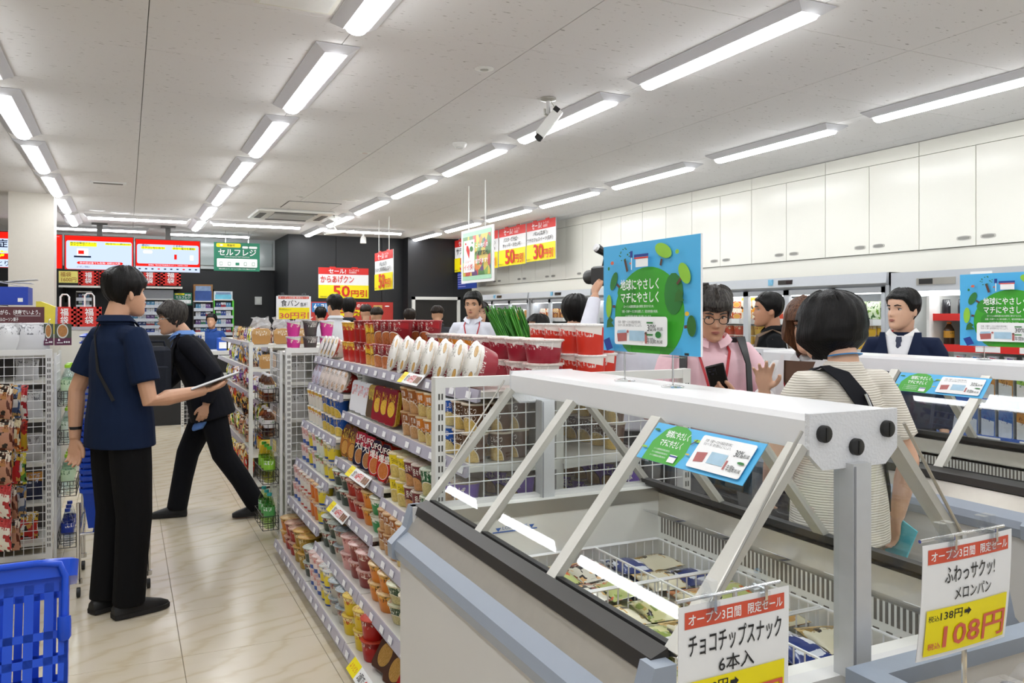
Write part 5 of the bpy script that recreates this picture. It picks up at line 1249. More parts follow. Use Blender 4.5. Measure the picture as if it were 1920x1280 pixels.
# green self-checkout signs
def green_sign(label, w, h, c, rz, st):
    o = board('checkout_sign', label, 'sign', w, h, c, rz, M_green, .01); s = Sign(o, w, h, 0, st)
    s.rrect(.05, .83, .58, .97, M_yel, .03, 'yellow_tag'); s.text('現金可', .28, .86, .45, .94, M_ink, .01); s.ell(.16, .90, .035, .035, M_wink)
    s.rrect(.61, .80, .74, .88, M_wink, .02, 'white_tag'); s.rrect(.76, .80, .94, .88, M_wink, .02, 'white_tag')
    s.text('セルフレジ', .09, .54, .92, .77, M_wink, .014); s.text('Cash-accepted Self Checkout', .23, .47, .77, .52, M_wink, 0)
    s.rrect(.06, .13, .94, .43, M_wink, .02, 'white_box')
    for i in range(5):
        x = .15+i*.175
        if i == 2: s.rect(x-.04, .20, x+.04, .29, M_green, 'pictogram')
        else: s.rrect(x-.03, .19, x+.03, .31, M_green, .012, 'pictogram'); s.rrect(x-.024, .203, x+.024, .297, M_wink, .01, 'pictogram_fill')
    s.text('商品の状態によって、セルフレジでは購入できない場合がございます', .1, .045, .9, .09, M_wink, 0)
    s.flush(); return o
P = WZ(422, 432, CEIL); w, h, c = span_Y(401, 487, 455, 508, P.y)
o = green_sign('green self checkout sign hanging from the ceiling', w, h, c, 0, .003); rods(o, (-.25*w, .25*w), h, CEIL-c.z, M_chrome)
w, h, c = span_Y(326, 360, 549, 572, 14.12)
o = green_sign('small green self checkout sign on the cigarette shelves', w, h, c, 0, .003); MB().box((-.02, .01, .9-c.z), (.02, .03, h/2)).build('sign_post', M_dark, o)
# bread sign on the end shelf
w, h, c = span_Y(518, 583, 555, 598, 5.72)
o = board('bread_sign', 'white and yellow loaf bread sign, 30 yen off, on a clip stand', 'sign', w, h, c, 0, M_paper, .003); s = Sign(o, w, h, 0, .001)
s.rect(.06, .88, .94, .985, M_orng, 'orange_band'); s.text('オープン3日間 限定セール', .08, .895, .92, .975, M_wink, .0); s.text('食パン', .13, .55, .66, .84, M_ink, .004); s.text('各種', .68, .56, .91, .72, M_ink, .01); s.rect(.07, .0, .95, .50, M_yel, 'yellow_band')
s.text('ローソン\n標準価格(税込)より', .08, .38, .42, .48, M_ink, 0); s.text('30円引', .09, .02, .93, .30, M_rprice, .02); s.flush()
MB().tube([(-.45*w, .01, h/2+.004), (.45*w, .01, h/2+.004)], .003, 6).build('clip_bar', M_chrome, o)
for x in (-.32, .3): MB().box((x*w-.012, -.004, h/2-.012), (x*w+.012, .02, h/2+.024)).build('clip', M_acr, o)
MB().tube([(0, .012, h/2), (0, .012, 1.256-c.z)], .003, 6).build('stand_rod', M_chrome, o); MB().lathe([(.05, 0), (.05, .006), (.01, .01)], 16, (0, .012, 1.256-c.z)).build('stand_base', M_black, o)
# red banner low on the black wall
w, h, c = span_Y(583, 737, 566, 604, 13.212)
o = board('red_banner', 'red promotional banner low on the black wall', 'banner', w, h, c, 0, mat('banner_red', 'b8342c', .5), .01); s = Sign(o, w, h, 0, .003)
s.rect(.01, .5, .2, .95, mat('banner_blue', '2c78b8', .5), 'blue_tag'); s.text('値引', .03, .55, .18, .9, M_wink, .02); s.text('値段そのまま!', .40, .72, .70, .92, M_wink, .02); s.text('増量祭', .30, .3, .6, .62, M_yel, .03); s.rect(.75, .55, .86, .85, mat('banner_tan', 'c9a05a', .5), 'picture'); s.ell(.92, .8, .03, .03, M_wink); s.flush()
# ---- eco posters
def tree(s, x, z, a, ln, rx, rz, m, clip):
    ex, ez = x+cos(a)*ln, z+sin(a)*ln*s.w/s.h
    s.line(x, z, ex, ez, .008, M_trunk, 'tree_trunk'); s.ell(ex+cos(a)*rx*.6, ez+sin(a)*rx*.6*s.w/s.h, rx, rz, m, 'tree_crown', 16, a-pi/2, clip)
def eco_poster(label, w, h, c, rz):
    o = board('eco_poster', label, 'poster', w, h, c, rz, M_paper, .006); s = Sign(o, w, h, 0, .0004); cl = (.0, .0, 1, 1)
    s.rect(0, 0, 1, 1, M_sky, 'sky_print')
    s.ell(.50, .36, .36, .42*w/h*h/w*1.0, M_grass, 'green_globe', 40, 0, (0, .0, 1, 1)) if False else s.poly([(.5+.36*cos(a), max(0, .34+.43*sin(a))) for a in [2*pi*i/40 for i in range(40)]], M_grass, 'green_globe')
    for cx, cz, rx, rz_ in ((.27, .55, .10, .10), (.76, .52, .09, .18), (.30, .36, .09, .10)): s.poly([(cx+rx*cos(a), cz+rz_*sin(a)) for a in [2*pi*i/14 for i in range(14)]], M_leafd if cx > .5 else mat('globe_dark', '35922a', .5, var=.1), 'land_shape')
    tree(s, .20, .60, 2.6, .04, .065, .05, M_leafd, cl); tree(s, .15, .42, 3.1, .03, .075, .05, M_leafl, cl); tree(s, .64, .77, 1.25, .04, .085, .06, M_leafl, cl); tree(s, .80, .60, .7, .05, .07, .065, M_leafl, cl); tree(s, .87, .24, .1, .03, .06, .06, M_bush, cl)
    s.line(.30, .74, .27, .86, .010, M_trunk, 'tree_trunk')
    for i in range(14): s.ell(.27+.07*cos(i*2.4)*(.5+.5*(i % 3)/2), .90+.06*sin(i*2.4)*(.5+.5*(i % 4)/3), .008, .006, M_bush, 'leaf', 6)
    for x, z in ((.84, .50), (.12, .27)): s.poly([(x-.04, z-.05), (x+.05, z-.04), (x+.02, z), (x+.04, z+.02), (x, z+.06), (x-.03, z+.02)], M_bush, 'fir_tree')
    s.ell(.15, .83, .02, .018, M_coral, 'leaf', 8); s.ell(.11, .78, .012, .018, M_leafd, 'leaf', 8); s.ell(.83, .87, .018, .02, M_leafl, 'leaf', 8); s.ell(.92, .35, .02, .02, M_gold, 'leaf', 8); s.ell(.36, .81, .01, .01, M_coral, 'leaf', 8)
    s.rect(.42, .77, .55, .86, M_wink, 'shop_front'); s.rect(.405, .86, .555, .885, M_navy, 'shop_sign'); s.rect(.405, .845, .555, .857, M_red, 'shop_stripe'); s.rect(.375, .75, .383, .90, M_wink, 'sign_pole'); s.rect(.365, .86, .393, .92, M_navy, 'pole_sign')
    s.poly([(.06, .10), (.13, .13), (.17, .03), (.10, .0)], M_navy, 'solar_panel')
    s.text('地球にやさしく', .26, .565, .665, .665, M_wink, .014); s.text('マチにやさしく', .265, .45, .665, .545, M_wink, .014)
    for i, tx in enumerate(('ローソンは脱炭素社会の実現に寄与するため、', '冷蔵・冷凍ケースに扉を設置して、電気使用量の削減、', 'CO2排出量の削減に取り組んでいます。')): s.text(tx, (.30, .28, .32)[i], .405-i*.045, (.62, .66, .60)[i], .43-i*.045, M_wink, .0)
    s.rrect(.20, .07, .755, .325, M_wink, .02, 'info_panel'); s.text('冷凍・冷蔵ケースから商品を取る時に\nなるべく長く扉を閉めるようにしよう。', .24, .235, .50, .29, M_gink, 0)
    s.poly([(.23, .17), (.34, .18), (.34, .105), (.24, .095)], M_rose, 'freezer_drawing'); s.poly([(.24, .20), (.33, .205), (.34, .18), (.23, .17)], M_lblue, 'freezer_drawing'); s.rect(.37, .11, .53, .20, M_lblue, 'fridge_drawing'); s.ell(.355, .19, .012, .014, M_rose, 'figure', 8); s.rect(.54, .09, .56, .17, M_rose, 'figure'); s.ell(.55, .18, .012, .012, M_trunk, 'figure', 8)
    s.text('30%', .565, .20, .655, .255, M_ink, .0); s.text('削減', .665, .205, .72, .235, M_ink, 0); s.text('年間8t', .565, .09, .655, .145, M_ink, 0); s.text('削減', .665, .095, .72, .125, M_ink, 0); s.ell(.68, .17, .03, .03, M_leafd, 'co2_cloud', 10); s.rect(.565, .265, .63, .28, M_leafd, 'green_tag'); s.rect(.565, .16, .63, .175, M_leafd, 'green_tag')
    s.rect(.93, .01, .97, .03, M_ink, 'imprint'); s.flush()
    return o
def eco_stand(o, w, h, c, zt):
    for x in (-.26*w, .24*w):
        MB().box((x-.045, -.006, -h/2-.006), (x+.045, .012, -h/2+.018)).build('clear_clip', M_acr, o)
        MB().tube([(x, .003, -h/2), (x, .003, zt-c.z+.003)], .0022, 6).build('stand_stem', M_chrome, o); MB().lathe([(.03, 0), (.03, .003), (.006, .008)], 16, (x, .003, zt-c.z)).build('stand_foot', M_acr, o, 40)
w, h, c = span_X(1132, 1314, 451, 664, 1.28)
c.z = (WX(1132, 462, 1.28).z+WX(1147, 655, 1.28).z)/2; h = .5*(WX(1132, 462, 1.28).z-WX(1147, 655, 1.28).z+WX(1306, 440, 1.28).z-WX(1320, 672, 1.28).z)
c.z = .25*(WX(1132, 462, 1.28).z+WX(1147, 655, 1.28).z+WX(1306, 440, 1.28).z+WX(1320, 672, 1.28).z)
o = eco_poster('large eco poster with green globe standing on the near freezer', w, h, c, -pi/2); eco_stand(o, w, h, c, 1.313)
WQ, HQ = w, h
p = WX(1800, 515, 3.26); c2 = Vector((3.26, p.y-WQ/2, p.z-HQ*.5))
o = eco_poster('eco poster with green globe cut off by the right edge', WQ, HQ, c2, -pi/2); eco_stand(o, WQ, HQ, c2, 1.313)
p = W(1280, 545, 5.2); c3 = Vector((3.26, 4.2, 1.55)); 
o = eco_poster('eco poster almost hidden behind the large one', WQ*.9, HQ*.9, c3, -pi/2); eco_stand(o, WQ*.9, HQ*.9, c3, 1.313)
def eco_strip(label, xc, y_far, length, u0=.965, u1=.74, side=-1):
    x0, z0, x1, z1 = .405, .912, .122, 1.25
    q = lambda u: Vector((xc+side*(x0+(x1-x0)*u), 0, z0+(z1-z0)*u)); a, b = q(u1), q(u0); hh = (b-a).length
    sl = (b-a).normalized(); xx = Vector((0, side*1.0, 0)); yy = sl.cross(xx)
    M = Matrix((xx, yy, sl)).transposed().to_4x4(); M.translation = (a+b)/2+Vector((0, y_far-length/2, 0))-yy*.014
    w, h = length, hh
    o = MB().box((-w/2, 0, -h/2), (w/2, .0015, h/2)).build('eco_strip', M_sky); tag(o, label, 'sticker', 'eco strips on the freezer lids'); o.matrix_world = M
    s = Sign(o, w, h, 0, .0003)
    s.poly([(.06, 0), (.40, 0), (.43, .3), (.42, .65), (.36, .92), (.30, 1), (.20, 1), (.12, .85), (.06, .5)], M_grass, 'green_globe')
    s.text('地球にやさしく', .15, .66, .38, .86, M_wink, .02); s.text('マチにやさしく', .14, .42, .36, .61, M_wink, .02)
    for i in range(3): s.text('ローソンは脱炭素社会の実現に寄与する', .12, .30-i*.09, .28, .35-i*.09, M_wink, 0)
    s.rect(.31, .06, .38, .26, M_wink, 'shop_front'); s.rect(.31, .2, .38, .24, M_navy, 'shop_sign'); s.ell(.47, .72, .035, .035, M_leafl, 'tree_crown', 12); s.line(.43, .6, .47, .74, .003, M_trunk); s.ell(.05, .8, .03, .03, M_leafd, 'tree_crown', 10); s.ell(.03, .3, .03, .03, M_leafl, 'tree_crown', 10); s.ell(.46, .35, .02, .02, M_gold, 'leaf', 8)
    s.rrect(.50, .08, .96, .90, M_wink, .015, 'info_panel'); s.text('冷凍・冷蔵ケースから商品を取る時に\nなるべく長く扉を閉めるようにしよう。', .54, .66, .78, .82, M_gink, 0)
    s.poly([(.53, .46), (.62, .5), (.62, .26), (.54, .22)], M_rose, 'freezer_drawing'); s.rect(.65, .26, .79, .54, M_lblue, 'fridge_drawing'); s.rect(.80, .2, .815, .42, M_rose, 'figure')
    s.text('30%', .83, .54, .90, .70, M_ink, 0); s.text('削減', .905, .55, .95, .64, M_ink, 0); s.text('年間8t', .83, .18, .90, .34, M_ink, 0); s.text('削減', .905, .19, .95, .28, M_ink, 0); s.ell(.92, .42, .03, .03, M_leafd, 'co2_cloud', 10); s.flush()
    return o
eco_strip('blue and green eco strip on the near freezer lid', 1.28, WX(1250, 830, 1.16).y, .36)
eco_strip('blue and green eco strip on the right freezer lid', 3.26, WX(1685, 716, 3.1).y, .42)
eco_strip('blue and green eco strip on the middle freezer lid under the poster', 3.26, WX(1184, 672, 3.1).y, .40)
# ---- price cards on clip stands
def price_card(label, c, rz, w, h, l1, l2, bend=.10, floor=True):
    o = thing('price_card', label, 'price card', c, rz)
    wp = lambda x, y, z: (x, y+bend*(x/w)**2*.25+ (.5-z/h)**2*bend*.2, z)
    g = MB(); n = 8; vs = [wp((i/n-.5)*w, 0, (j/n-.5)*h) for j in range(n+1) for i in range(n+1)]
    vs2 = [(a, b+.0008, cc) for a, b, cc in vs]; N1 = len(vs)
    fs = [(j*(n+1)+i, j*(n+1)+i+1, (j+1)*(n+1)+i+1, (j+1)*(n+1)+i) for j in range(n) for i in range(n)]
    MB().add(vs+vs2, fs+[tuple(k+N1 for k in reversed(f)) for f in fs]).build('paper_sheet', M_paper, o, 60)
    s = Sign(o, w, h, -.0003, .0003, wp)
    s.rect(.05, .83, .95, .955, M_orng, 'orange_band'); s.text('オープン3日間', .08, .85, .54, .935, M_wink, .012); s.text('限定セール', .60, .85, .93, .935, M_wink, .012)
    s.text(l1, *( (.08, .62, .92, .79) if len(l1) > 8 else (.22, .64, .78, .79)), M_ink, .008); s.text(l2, *((.34, .46, .66, .585) if len(l2) < 5 else (.33, .49, .74, .60)), M_ink, .008)
    s.rect(.05, .04, .95, .44, M_yel, 'yellow_band'); s.text('税込', .07, .335, .18, .39, M_ink, .005); s.text('138円', .19, .33, .42, .41, M_ink, .008); s.poly([(.44, .355), (.48, .355), (.48, .335), (.515, .37), (.48, .405), (.48, .385), (.44, .385)], M_ink, 'arrow')
    s.text('税込', .08, .09, .21, .15, M_rprice, .008); s.text('108円', .23, .07, .93, .30, M_rprice, .012); s.flush()
    MB().tube([(-.48*w, .012, h/2+.004), (.46*w, .012, h/2+.004)], .0028, 8).build('clip_bar', M_chrome, o, 60)
    for x in (-.22*w, .24*w):
        k = MB()
        for sg in (-1, 1): k.add([(x-.008+sg*.009, .002, h/2+.028), (x+.004+sg*.009, .002, h/2+.028), (x+.006, -.002, h/2), (x-.006, -.002, h/2), (x-.008+sg*.009, .02, h/2+.028), (x+.004+sg*.009, .02, h/2+.028), (x+.006, .018, h/2), (x-.006, .018, h/2)], [(0,1,2,3),(7,6,5,4),(0,4,5,1),(1,5,6,2),(3,2,6,7),(0,3,7,4)])
        k.box((x-.011, -.006, h/2-.024), (x+.011, -.002, h/2)); k.box((x-.003, -.008, h/2-.012), (x+.003, .02, h/2+.006)); k.build('clear_clip', M_acr, o)
        MB().box((x-.0025, -.0085, h/2-.011), (x+.0025, -.0065, h/2+.012)).build('clip_spring', M_chrome, o)
    MB().tube([(.02, .025, h/2+.002), (.02, .025, -c[2] if floor is True else floor-c[2])], .004, 8).build('stand_rod', M_chrome, o)
    if floor is True: MB().lathe([(.11, 0), (.11, .012), (.02, .02)], 24, (.02, .025, -c[2])).build('stand_base', M_dark, o, 40)
    return o
p = W(1381, 1118, 1.2); price_card('price card for a six-piece chocolate chip snack, nearest the camera', (p.x, p.y, p.z-.098), 0.03, .214, .196, 'チョコチップスナック', '6本入', .02)
p = W(1821, 1004, 1.28); price_card('price card for crispy melon bread, at the right edge', (p.x, p.y, p.z-.094), .03, .222, .182, 'ふわっサクッ!', 'メロンパン', .06, .62)
# ================================================================ left aisle, counter, second gondola
def snack(i, **k):
    pal = [('c9302a', 'e8c23a', 'd8a24c', 'ffffff'), ('e0b42c', 'c23a24', None, '7a2018'), ('3a6ab8', 'd9dde4', 'e0c070', 'ffffff'), ('5a9a3a', 'e6d84a', None, 'ffffff'), ('7a4a9a', 'd8c8e0', 'c99a5a', 'ffffff'), ('d87a2a', 'f0e0b0', None, '6a2a14'), ('2a2a30', 'c8a03a', 'c87a3a', 'f0e0a0'), ('d8d4cc', '9ab0c8', 'd0a868', '4a5a78'), ('b8846a', 'e8dcc8', 'b07a4a', '5a2a1a'), ('e8e0d0', 'c84a4a', None, 'a82a2a')]
    a = pal[i % 10]; return bag('snack%d' % i, a[0], a[1], a[2], a[3], seed=70+i, busy=.5, **k)
SB = [snack(i, w=.135, h=.185, t=.05) for i in range(10)]
SBD = ['red and yellow', 'yellow', 'blue', 'green', 'purple', 'orange', 'black', 'silver', 'tan', 'cream and red']
def hang(k, loc, rz, label, group, sc=1., lean=.0): return k.put(loc, (lean, 0, rz), label, group, sc)
# --- second gondola (bread and snacks)
g2 = thing('snack_gondola', 'white double-sided snack and bread shelf unit beyond the noodle shelves', 'shelf unit', (1.42, 6.85, 0))
def L2(x, y, z): return (x-1.42, y-6.85, z)
MB().box(L2(1.40, 6.9, .05), L2(1.44, 10.9, 1.26)).build('spine_panel', M_shelf, g2); MB().box(L2(.93, 6.85, 0), L2(1.93, 10.9, .08)).build('base', M_shelf, g2)
SZ = [.10, .33, .55, .77, .99, 1.22]; SX = [.90, .97, 1.0, 1.03, 1.06, 1.10]
for z, x in zip(SZ, SX):
    s_ = MB().box(L2(x, 7.2, z-.02), L2(1.41, 10.9, z)).build('shelf', M_shelf, g2); MB().prism([(x-1.42, z-.03), (x-1.42-.014, z-.034), (x-1.42-.005, z+.008), (x-1.42, z+.008)], .35, 4.05).build('price_rail', M_prail, s_)
    MB().box(L2(1.43, 7.2, z-.02), L2(1.42*2-x, 10.9, z)).build('shelf', M_shelf, g2)
for t, (z, x) in enumerate(zip(SZ, SX)):
    y = 7.27; i = t*3
    while y < 10.2:
        k = SB[(i//2) % 10]; sc = RND.uniform(1.0, 1.18) if t < 5 else .85
        hang(k, (x+.06, y, z+.002), -pi/2+RND.uniform(-.2, .3), '%s snack bag on the %s tier of the snack shelves' % (SBD[(i//2) % 10], ['lowest', 'second', 'third', 'fourth', 'fifth', 'top'][t]), 'snack bags tier %d %d' % (t, (i//2) % 10), sc, -.12)
        y += .15*sc+.01; i += 1
for i in range(34):
    t = i % 5; y = 7.3+(i//5)*.24+RND.uniform(0, .1); k = SB[(i*7+t) % 10]
    hang(k, (SX[t+1]-.035, y, SZ[t+1]-.16+RND.uniform(-.03, .03)), -pi/2+RND.uniform(-.5, .6), '%s snack bag hung over the %s snack rail' % (SBD[(i*7+t) % 10], ORDW[t]), 'bags hung on snack rail %d' % t, RND.uniform(.75, .95), RND.uniform(-.1, .15))
pst = MB().box(L2(.90, 6.86, 0), L2(.93, 6.90, 1.28)).build('end_post', M_white, g2); MB().box(L2(.90, 6.86, 0), L2(.93, 7.15, .09)).build('foot', M_white, g2)
for z in (.12, .36, .60, .84, 1.06, 1.26): MB().box(L2(.93, 6.86, z-.02), L2(1.93, 7.18, z)).build('end_shelf', M_shelf, g2)
breads = [pack('loaf%d' % i, a, b_, None, t_, w=.15, h=.13, t=.11, seed=90+i, nn='bread_loaf', cat='bread', b=.02, picv=.4) for i, (a, b_, t_) in enumerate((('b98a52', 'c9a06a', 'f0e6d8'), ('d8b428', 'e8d060', 'b02a20'), ('8a6038', 'c08a4a', 'f0e0c0')))]
def film(name, f):
    m, nt, b = _new(name); N = nt.nodes; tr = N.new('ShaderNodeBsdfTransparent'); mx = N.new('ShaderNodeMixShader'); mx.inputs[0].default_value = f
    b.inputs['Base Color'].default_value = (.9, .9, .92, 1); b.inputs['Roughness'].default_value = .18
    nt.links.new(tr.outputs[0], mx.inputs[1]); nt.links.new(b.outputs[0], mx.inputs[2]); nt.links.new(mx.outputs[0], N['Material Output'].inputs[0]); return m
wrapm = film('clear_wrap', .38)
for q, z in enumerate((.36, .60, .84, 1.06)):
    for k in range(2): breads[(1, 2, 1, 0)[q]].put((1.05+k*.17, 6.93, z+.001), (0, 0, 0), ('yellow-wrapped', 'brown-wrapped', 'yellow-wrapped', 'tan-wrapped')[q]+' loaf on the bread end shelf, %s' % ['second tier', 'third tier', 'fourth tier', 'fifth tier'][q], 'loaves tier %d' % q, .9)
for k in range(3):
    breads[0].put((1.0+k*.175, 6.95, 1.262), (0, 0, 0), 'brown paper-wrapped loaf on top of the bread shelf', 'loaves on top')
    rr = random.Random(k); rings = []
    for f, w_ in ((0, .075), (.25, .085), (.5, .08), (.8, .06), (1, .075)): rings.append([(w_*cos(a)+rr.uniform(-.012, .012), .06*sin(a)+rr.uniform(-.01, .01), f*.09+rr.uniform(-.012, .012)) for a in [2*pi*i/12 for i in range(12)]])
    MB().loft(rings, cap=False).build('plastic_wrap_top', wrapm, loc=(1.0+k*.175, 6.95, 1.395))
for o in [o for o in COL.objects if o.name.startswith('plastic_wrap_top')]: tag(o, 'crumpled clear plastic gathered over the top loaves', 'plastic wrap', 'plastic wrap on the loaves')
for k in range(5): SB[k].put((1.6+.06*k, 6.96, .13), (0, 0, 0), SBD[k]+' snack bag at the foot of the bread end shelf', 'bags at bread foot %d' % k)
mesh_panel('wire_end_panel', 'narrow wire panel at the far left end of the snack shelves', .62, .90, 11.0, 1.29)
# --- bottle racks hung beside the wire panels
def wire_basket(t, x0, x1, y0, y1, z0, z1, m):
    b = MB()
    for z in (z0, (z0+z1)/2, z1): b.tube([(x0, y0, z), (x1, y0, z), (x1, y1, z), (x0, y1, z), (x0, y0, z)], .0025, 5)
    for i in range(4):
        f = i/3
        for p in ((x0+(x1-x0)*f, y0), (x0+(x1-x0)*f, y1), (x0, y0+(y1-y0)*f), (x1, y0+(y1-y0)*f)): b.tube([(p[0], p[1], z0), (p[0], p[1], z1)], .002, 4)
        b.tube([(x0, y0+(y1-y0)*f, z0), (x1, y0+(y1-y0)*f, z0)], .002, 4)
    b.build('wire_basket', m, t)
def bottle_rack(label, x, y, dx, zs, kinds, labs, hs, bw=.085, n=3):
    t = thing('bottle_rack', label, 'rack', (x, y, 0))
    MB().box((-.008, -.0, 0), (.008, .012, 1.27)).build('post', M_white, t); MB().box((-.008, .40, 0), (.008, .412, 1.27)).build('post', M_white, t)
    b = MB()
    for i in range(9): b.tube([(0, .02+.045*i, .03), (0, .02+.045*i, 1.25)], .002, 4)
    for i in range(24): b.tube([(0, .0, .05+.052*i), (0, .41, .05+.052*i)], .002, 4)
    b.build('wire_grid', M_wirew, t)
    for z, k, lab, hh in zip(zs, kinds, labs, hs):
        x0, x1 = sorted((dx*.012, dx*(.012+bw))); wire_basket(t, x0, x1, .03, .38, z, z+.09, M_dark)
        for i in range(n): k.put((x+dx*(.012+bw/2), y+.085+i*.115, z+.003), (0, 0, RND.uniform(0, 6)), lab, lab)
    return t
water = bottle('water', 'f6fbfb', '9ed22a', 'cfe8c0', .25, .038); water2 = bottle('water2', 'f6fafa', '9ed22a', 'dfeeda', .22, .036); port = bottle('sport', 'eef2f8', '1a3a9a', '1d3a9c', .23, .036); coffee = bottle('coffee', 'dcc0a8', 'eeeeee', 'd8d4d0', .18, .036); tea = bottle('tea', 'f0f2c2', '4ab02c', '8fc63c', .235, .037); tea2 = bottle('tea2', 'e4f2d2', '2aa0a0', '5aa85a', .23, .037)
pL = WY(98, 652, 5.65)
bottle_rack('white wire rack of clear water bottles beside the left shelves', pL.x+.012, 5.69, 1, (.94, .70, .38, .06), (water, water2, water, port), ('clear green-capped water bottle in the top wire basket', 'clear green-capped water bottle in the second wire basket', 'large clear green-capped bottle in the third wire basket', 'blue-labelled sports drink bottle in the lowest wire basket'), (.25, .22, .25, .23), bw=.10)
bottle_rack('white wire rack of tea bottles beside the far end of the noodle shelves', .912, 5.42, -1, (.93, .70, .40, .10), (coffee, coffee, tea, tea2), ('white-capped coffee bottle in the top basket of the tea rack', 'white-capped coffee bottle in the second basket of the tea rack', 'green tea bottle with green cap in the third basket', 'jasmine tea bottle with turquoise cap in the lowest basket'), (.18, .18, .235, .23), bw=.10)
# --- left end unit with wire panel
XL = pL.x
mesh_panel('wire_end_panel', 'white wire grid panel at the left edge of the picture', XL-1.02, XL, 5.65, 1.295)
lu = thing('end_shelf', 'white end shelf unit behind the left wire panel', 'shelf unit', (XL-1.0, 5.69, 0))
for z in (.12, .36, .60, .87, 1.10, 1.262): MB().box((0, 0, z-.02), (.96, .40, z)).build('shelf', M_shelf, lu)
MB().box((0, .40, 0), (.96, .42, 1.26)).build('back', mat('end_back', '5a5552', .6), lu)
whb = [bag('whitebag%d' % i, c, None, None, t, w=.19, h=.19, t=.07, seed=110+i, nn='plain_bag', cat='package') for i, (c, t) in enumerate((('d8d8da', '6a6a70'), ('cfcfd2', '55555c'), ('c6c4c4', '7a7478')))]
dkb = bag('darkbag', '2a2e4a', 'c88a3a', None, 'd8dce8', w=.19, h=.19, t=.07, seed=120, nn='plain_bag', cat='package')
for q, z in enumerate((.12, .36, .60, .87, 1.10)):
    for k in range(3):
        kk = whb[(k+q) % 3] if q > 1 else (dkb if (k+q) % 2 else SB[(q*3+k) % 10])
        kk.put((XL-.145-k*.215, 5.80, z+.001), (0, 0, RND.uniform(-.15, .15)), ('silver-backed package' if q > 1 else 'dark or bright package')+' behind the left wire panel, %s tier' % ['lowest', 'second', 'third', 'fourth', 'fifth'][q], 'packages behind left panel %d' % q, .9 if q not in (4,) else .68)
for k, px in enumerate((22, 62)):
    p = WY(px, 646, 5.80); whb[k].put((p.x, 5.80, 1.263), (0, 0, .1), ('left' if k == 0 else 'right')+' silver-white snack bag on the left shelf top', 'white bags on the left shelf', 1.0)
# hanging nut cards
for k, px in enumerate((92, 118)):
    w, h, c = span_Y(px-16 if k else px-10, px+16 if k else px+8, 607, 647, 5.78)
    o = board('nut_packet', ('left' if k == 0 else 'right')+' mixed nut packet with purple base hanging by the left shelf', 'packet', w, h, c, 0, mat('packet_green', '47503f', .4), .012); s = Sign(o, w, h, 0, .001)
    s.rect(0, 0, 1, .34, mat('packet_purple', '5c2444', .4), 'purple_base'); s.ell(.48, .66, .34, .34, mat('plate_grey', 'd4d4cc', .4), 'plate'); s.ell(.48, .67, .28, .28, mat('nuts', 'b07a42', .6, var=.5, scale=160), 'nuts_picture'); s.rect(.22, .20, .32, .30, M_wink, 'logo'); s.rect(.15, .1, .5, .13, M_wink, 'text_line')
    for i in range(3): s.ell(.6+i*.13, .15, .05, .05, M_wink, 'round_mark', 10)
    s.flush()
    MB().tube([(0, .006, h/2), (0, .03, h/2+.02), (0, .12, h/2+.03)], .003, 5).build('hook', M_chrome, o)
# bags hanging in front of the left panel
for i in range(14):
    px = 0+(i % 3)*13; py = 740+(i//3)*62
    p = WY(px, py+45, 5.05+.1*(i % 3)); hang(SB[(8, 7, 9, 8, 5, 1, 8, 0, 3, 9)[i % 10]], (p.x, p.y, p.z), RND.uniform(-.7, .5), '%s snack bag hanging in front of the left panel, %s row' % (SBD[(8, 7, 9, 8, 5, 1, 8, 0, 3, 9)[i % 10]], ORDW[i//3]), 'bags hanging at far left row %d' % (i//3), 1.0, RND.uniform(-.3, .2))
hb = thing('hanging_display', 'white wire hanging display at the left edge for snack bags', 'rack', (XL-.55, 5.40, 0))
MB().tube([(-.25, .1, 0), (-.25, .1, 1.28)], .012, 8).build('pole', M_white, hb); MB().tube([(.1, .1, 0), (.1, .1, 1.12)], .006, 8).build('pole', M_white, hb)
for i in range(6): MB().tube([(-.25, .1, .2+i*.19), (.16, .1, .2+i*.19)], .004, 6).build('cross_bar', M_white, hb)
# --- left gondola behind
lg = thing('snack_gondola', 'tall snack shelf unit on the left with maroon header', 'shelf unit', (XL-.5, 6.15, 0))
MB().box((-.55, 0, 0), (.45, 2.6, .1)).build('base', M_shelf, lg); MB().box((-.55, 0, .1), (-.05, 2.6, 1.40)).build('body', M_shelf, lg); MB().box((-.56, .12, 1.40), (.10, 1.0, 1.57)).build('top_box', mat('gondola_top', 'c9c4bc', .5), lg)
for z in (.35, .60, .85, 1.10, 1.36): MB().box((-.05, 0, z-.02), (.33, 2.6, z)).build('shelf', M_shelf, lg)
for t, z in enumerate((.35, .60, .85, 1.10, 1.36)):
    for k in range(7): SB[(k+t*2) % 10].put((XL-.24, 6.28+k*.17, z+.001), (-.1, 0, pi/2+RND.uniform(-.2, .2)), '%s snack bag on the left aisle shelves, %s tier' % (SBD[(k+t*2) % 10], ORDW[t]), 'left aisle bags %d %d' % (t, (k+t*2) % 10), .9)
w, h, c = span_Y(-40, 83, 575, 606, 6.13)
o = board('header_sign', 'maroon header sign with white handwriting over the left shelves', 'sign', w, h, c, 0, mat('maroon_board', '5a2a30', .5), .01); s = Sign(o, w, h, 0, .002)
s.text('食べながら、健康でいよう。', .12, .52, .94, .82, M_wink, .01); s.text('ナチュラルローソン菓子', .16, .12, .60, .36, M_wink, .01); s.rect(.55, .44, .94, .46, M_wink, 'underline'); s.flush()
w, h, c = span_Y(-30, 57, 539, 572, 6.5)
o = MB().box((-w/2, -.15, -h/2), (w/2, .15, h/2)).build('storage_box', mat('box_blue', '1a3fae', .4)); tag(o, 'blue open box of papers on top of the left shelves', 'box'); o.location = (c.x, c.y, 1.571+h/2)
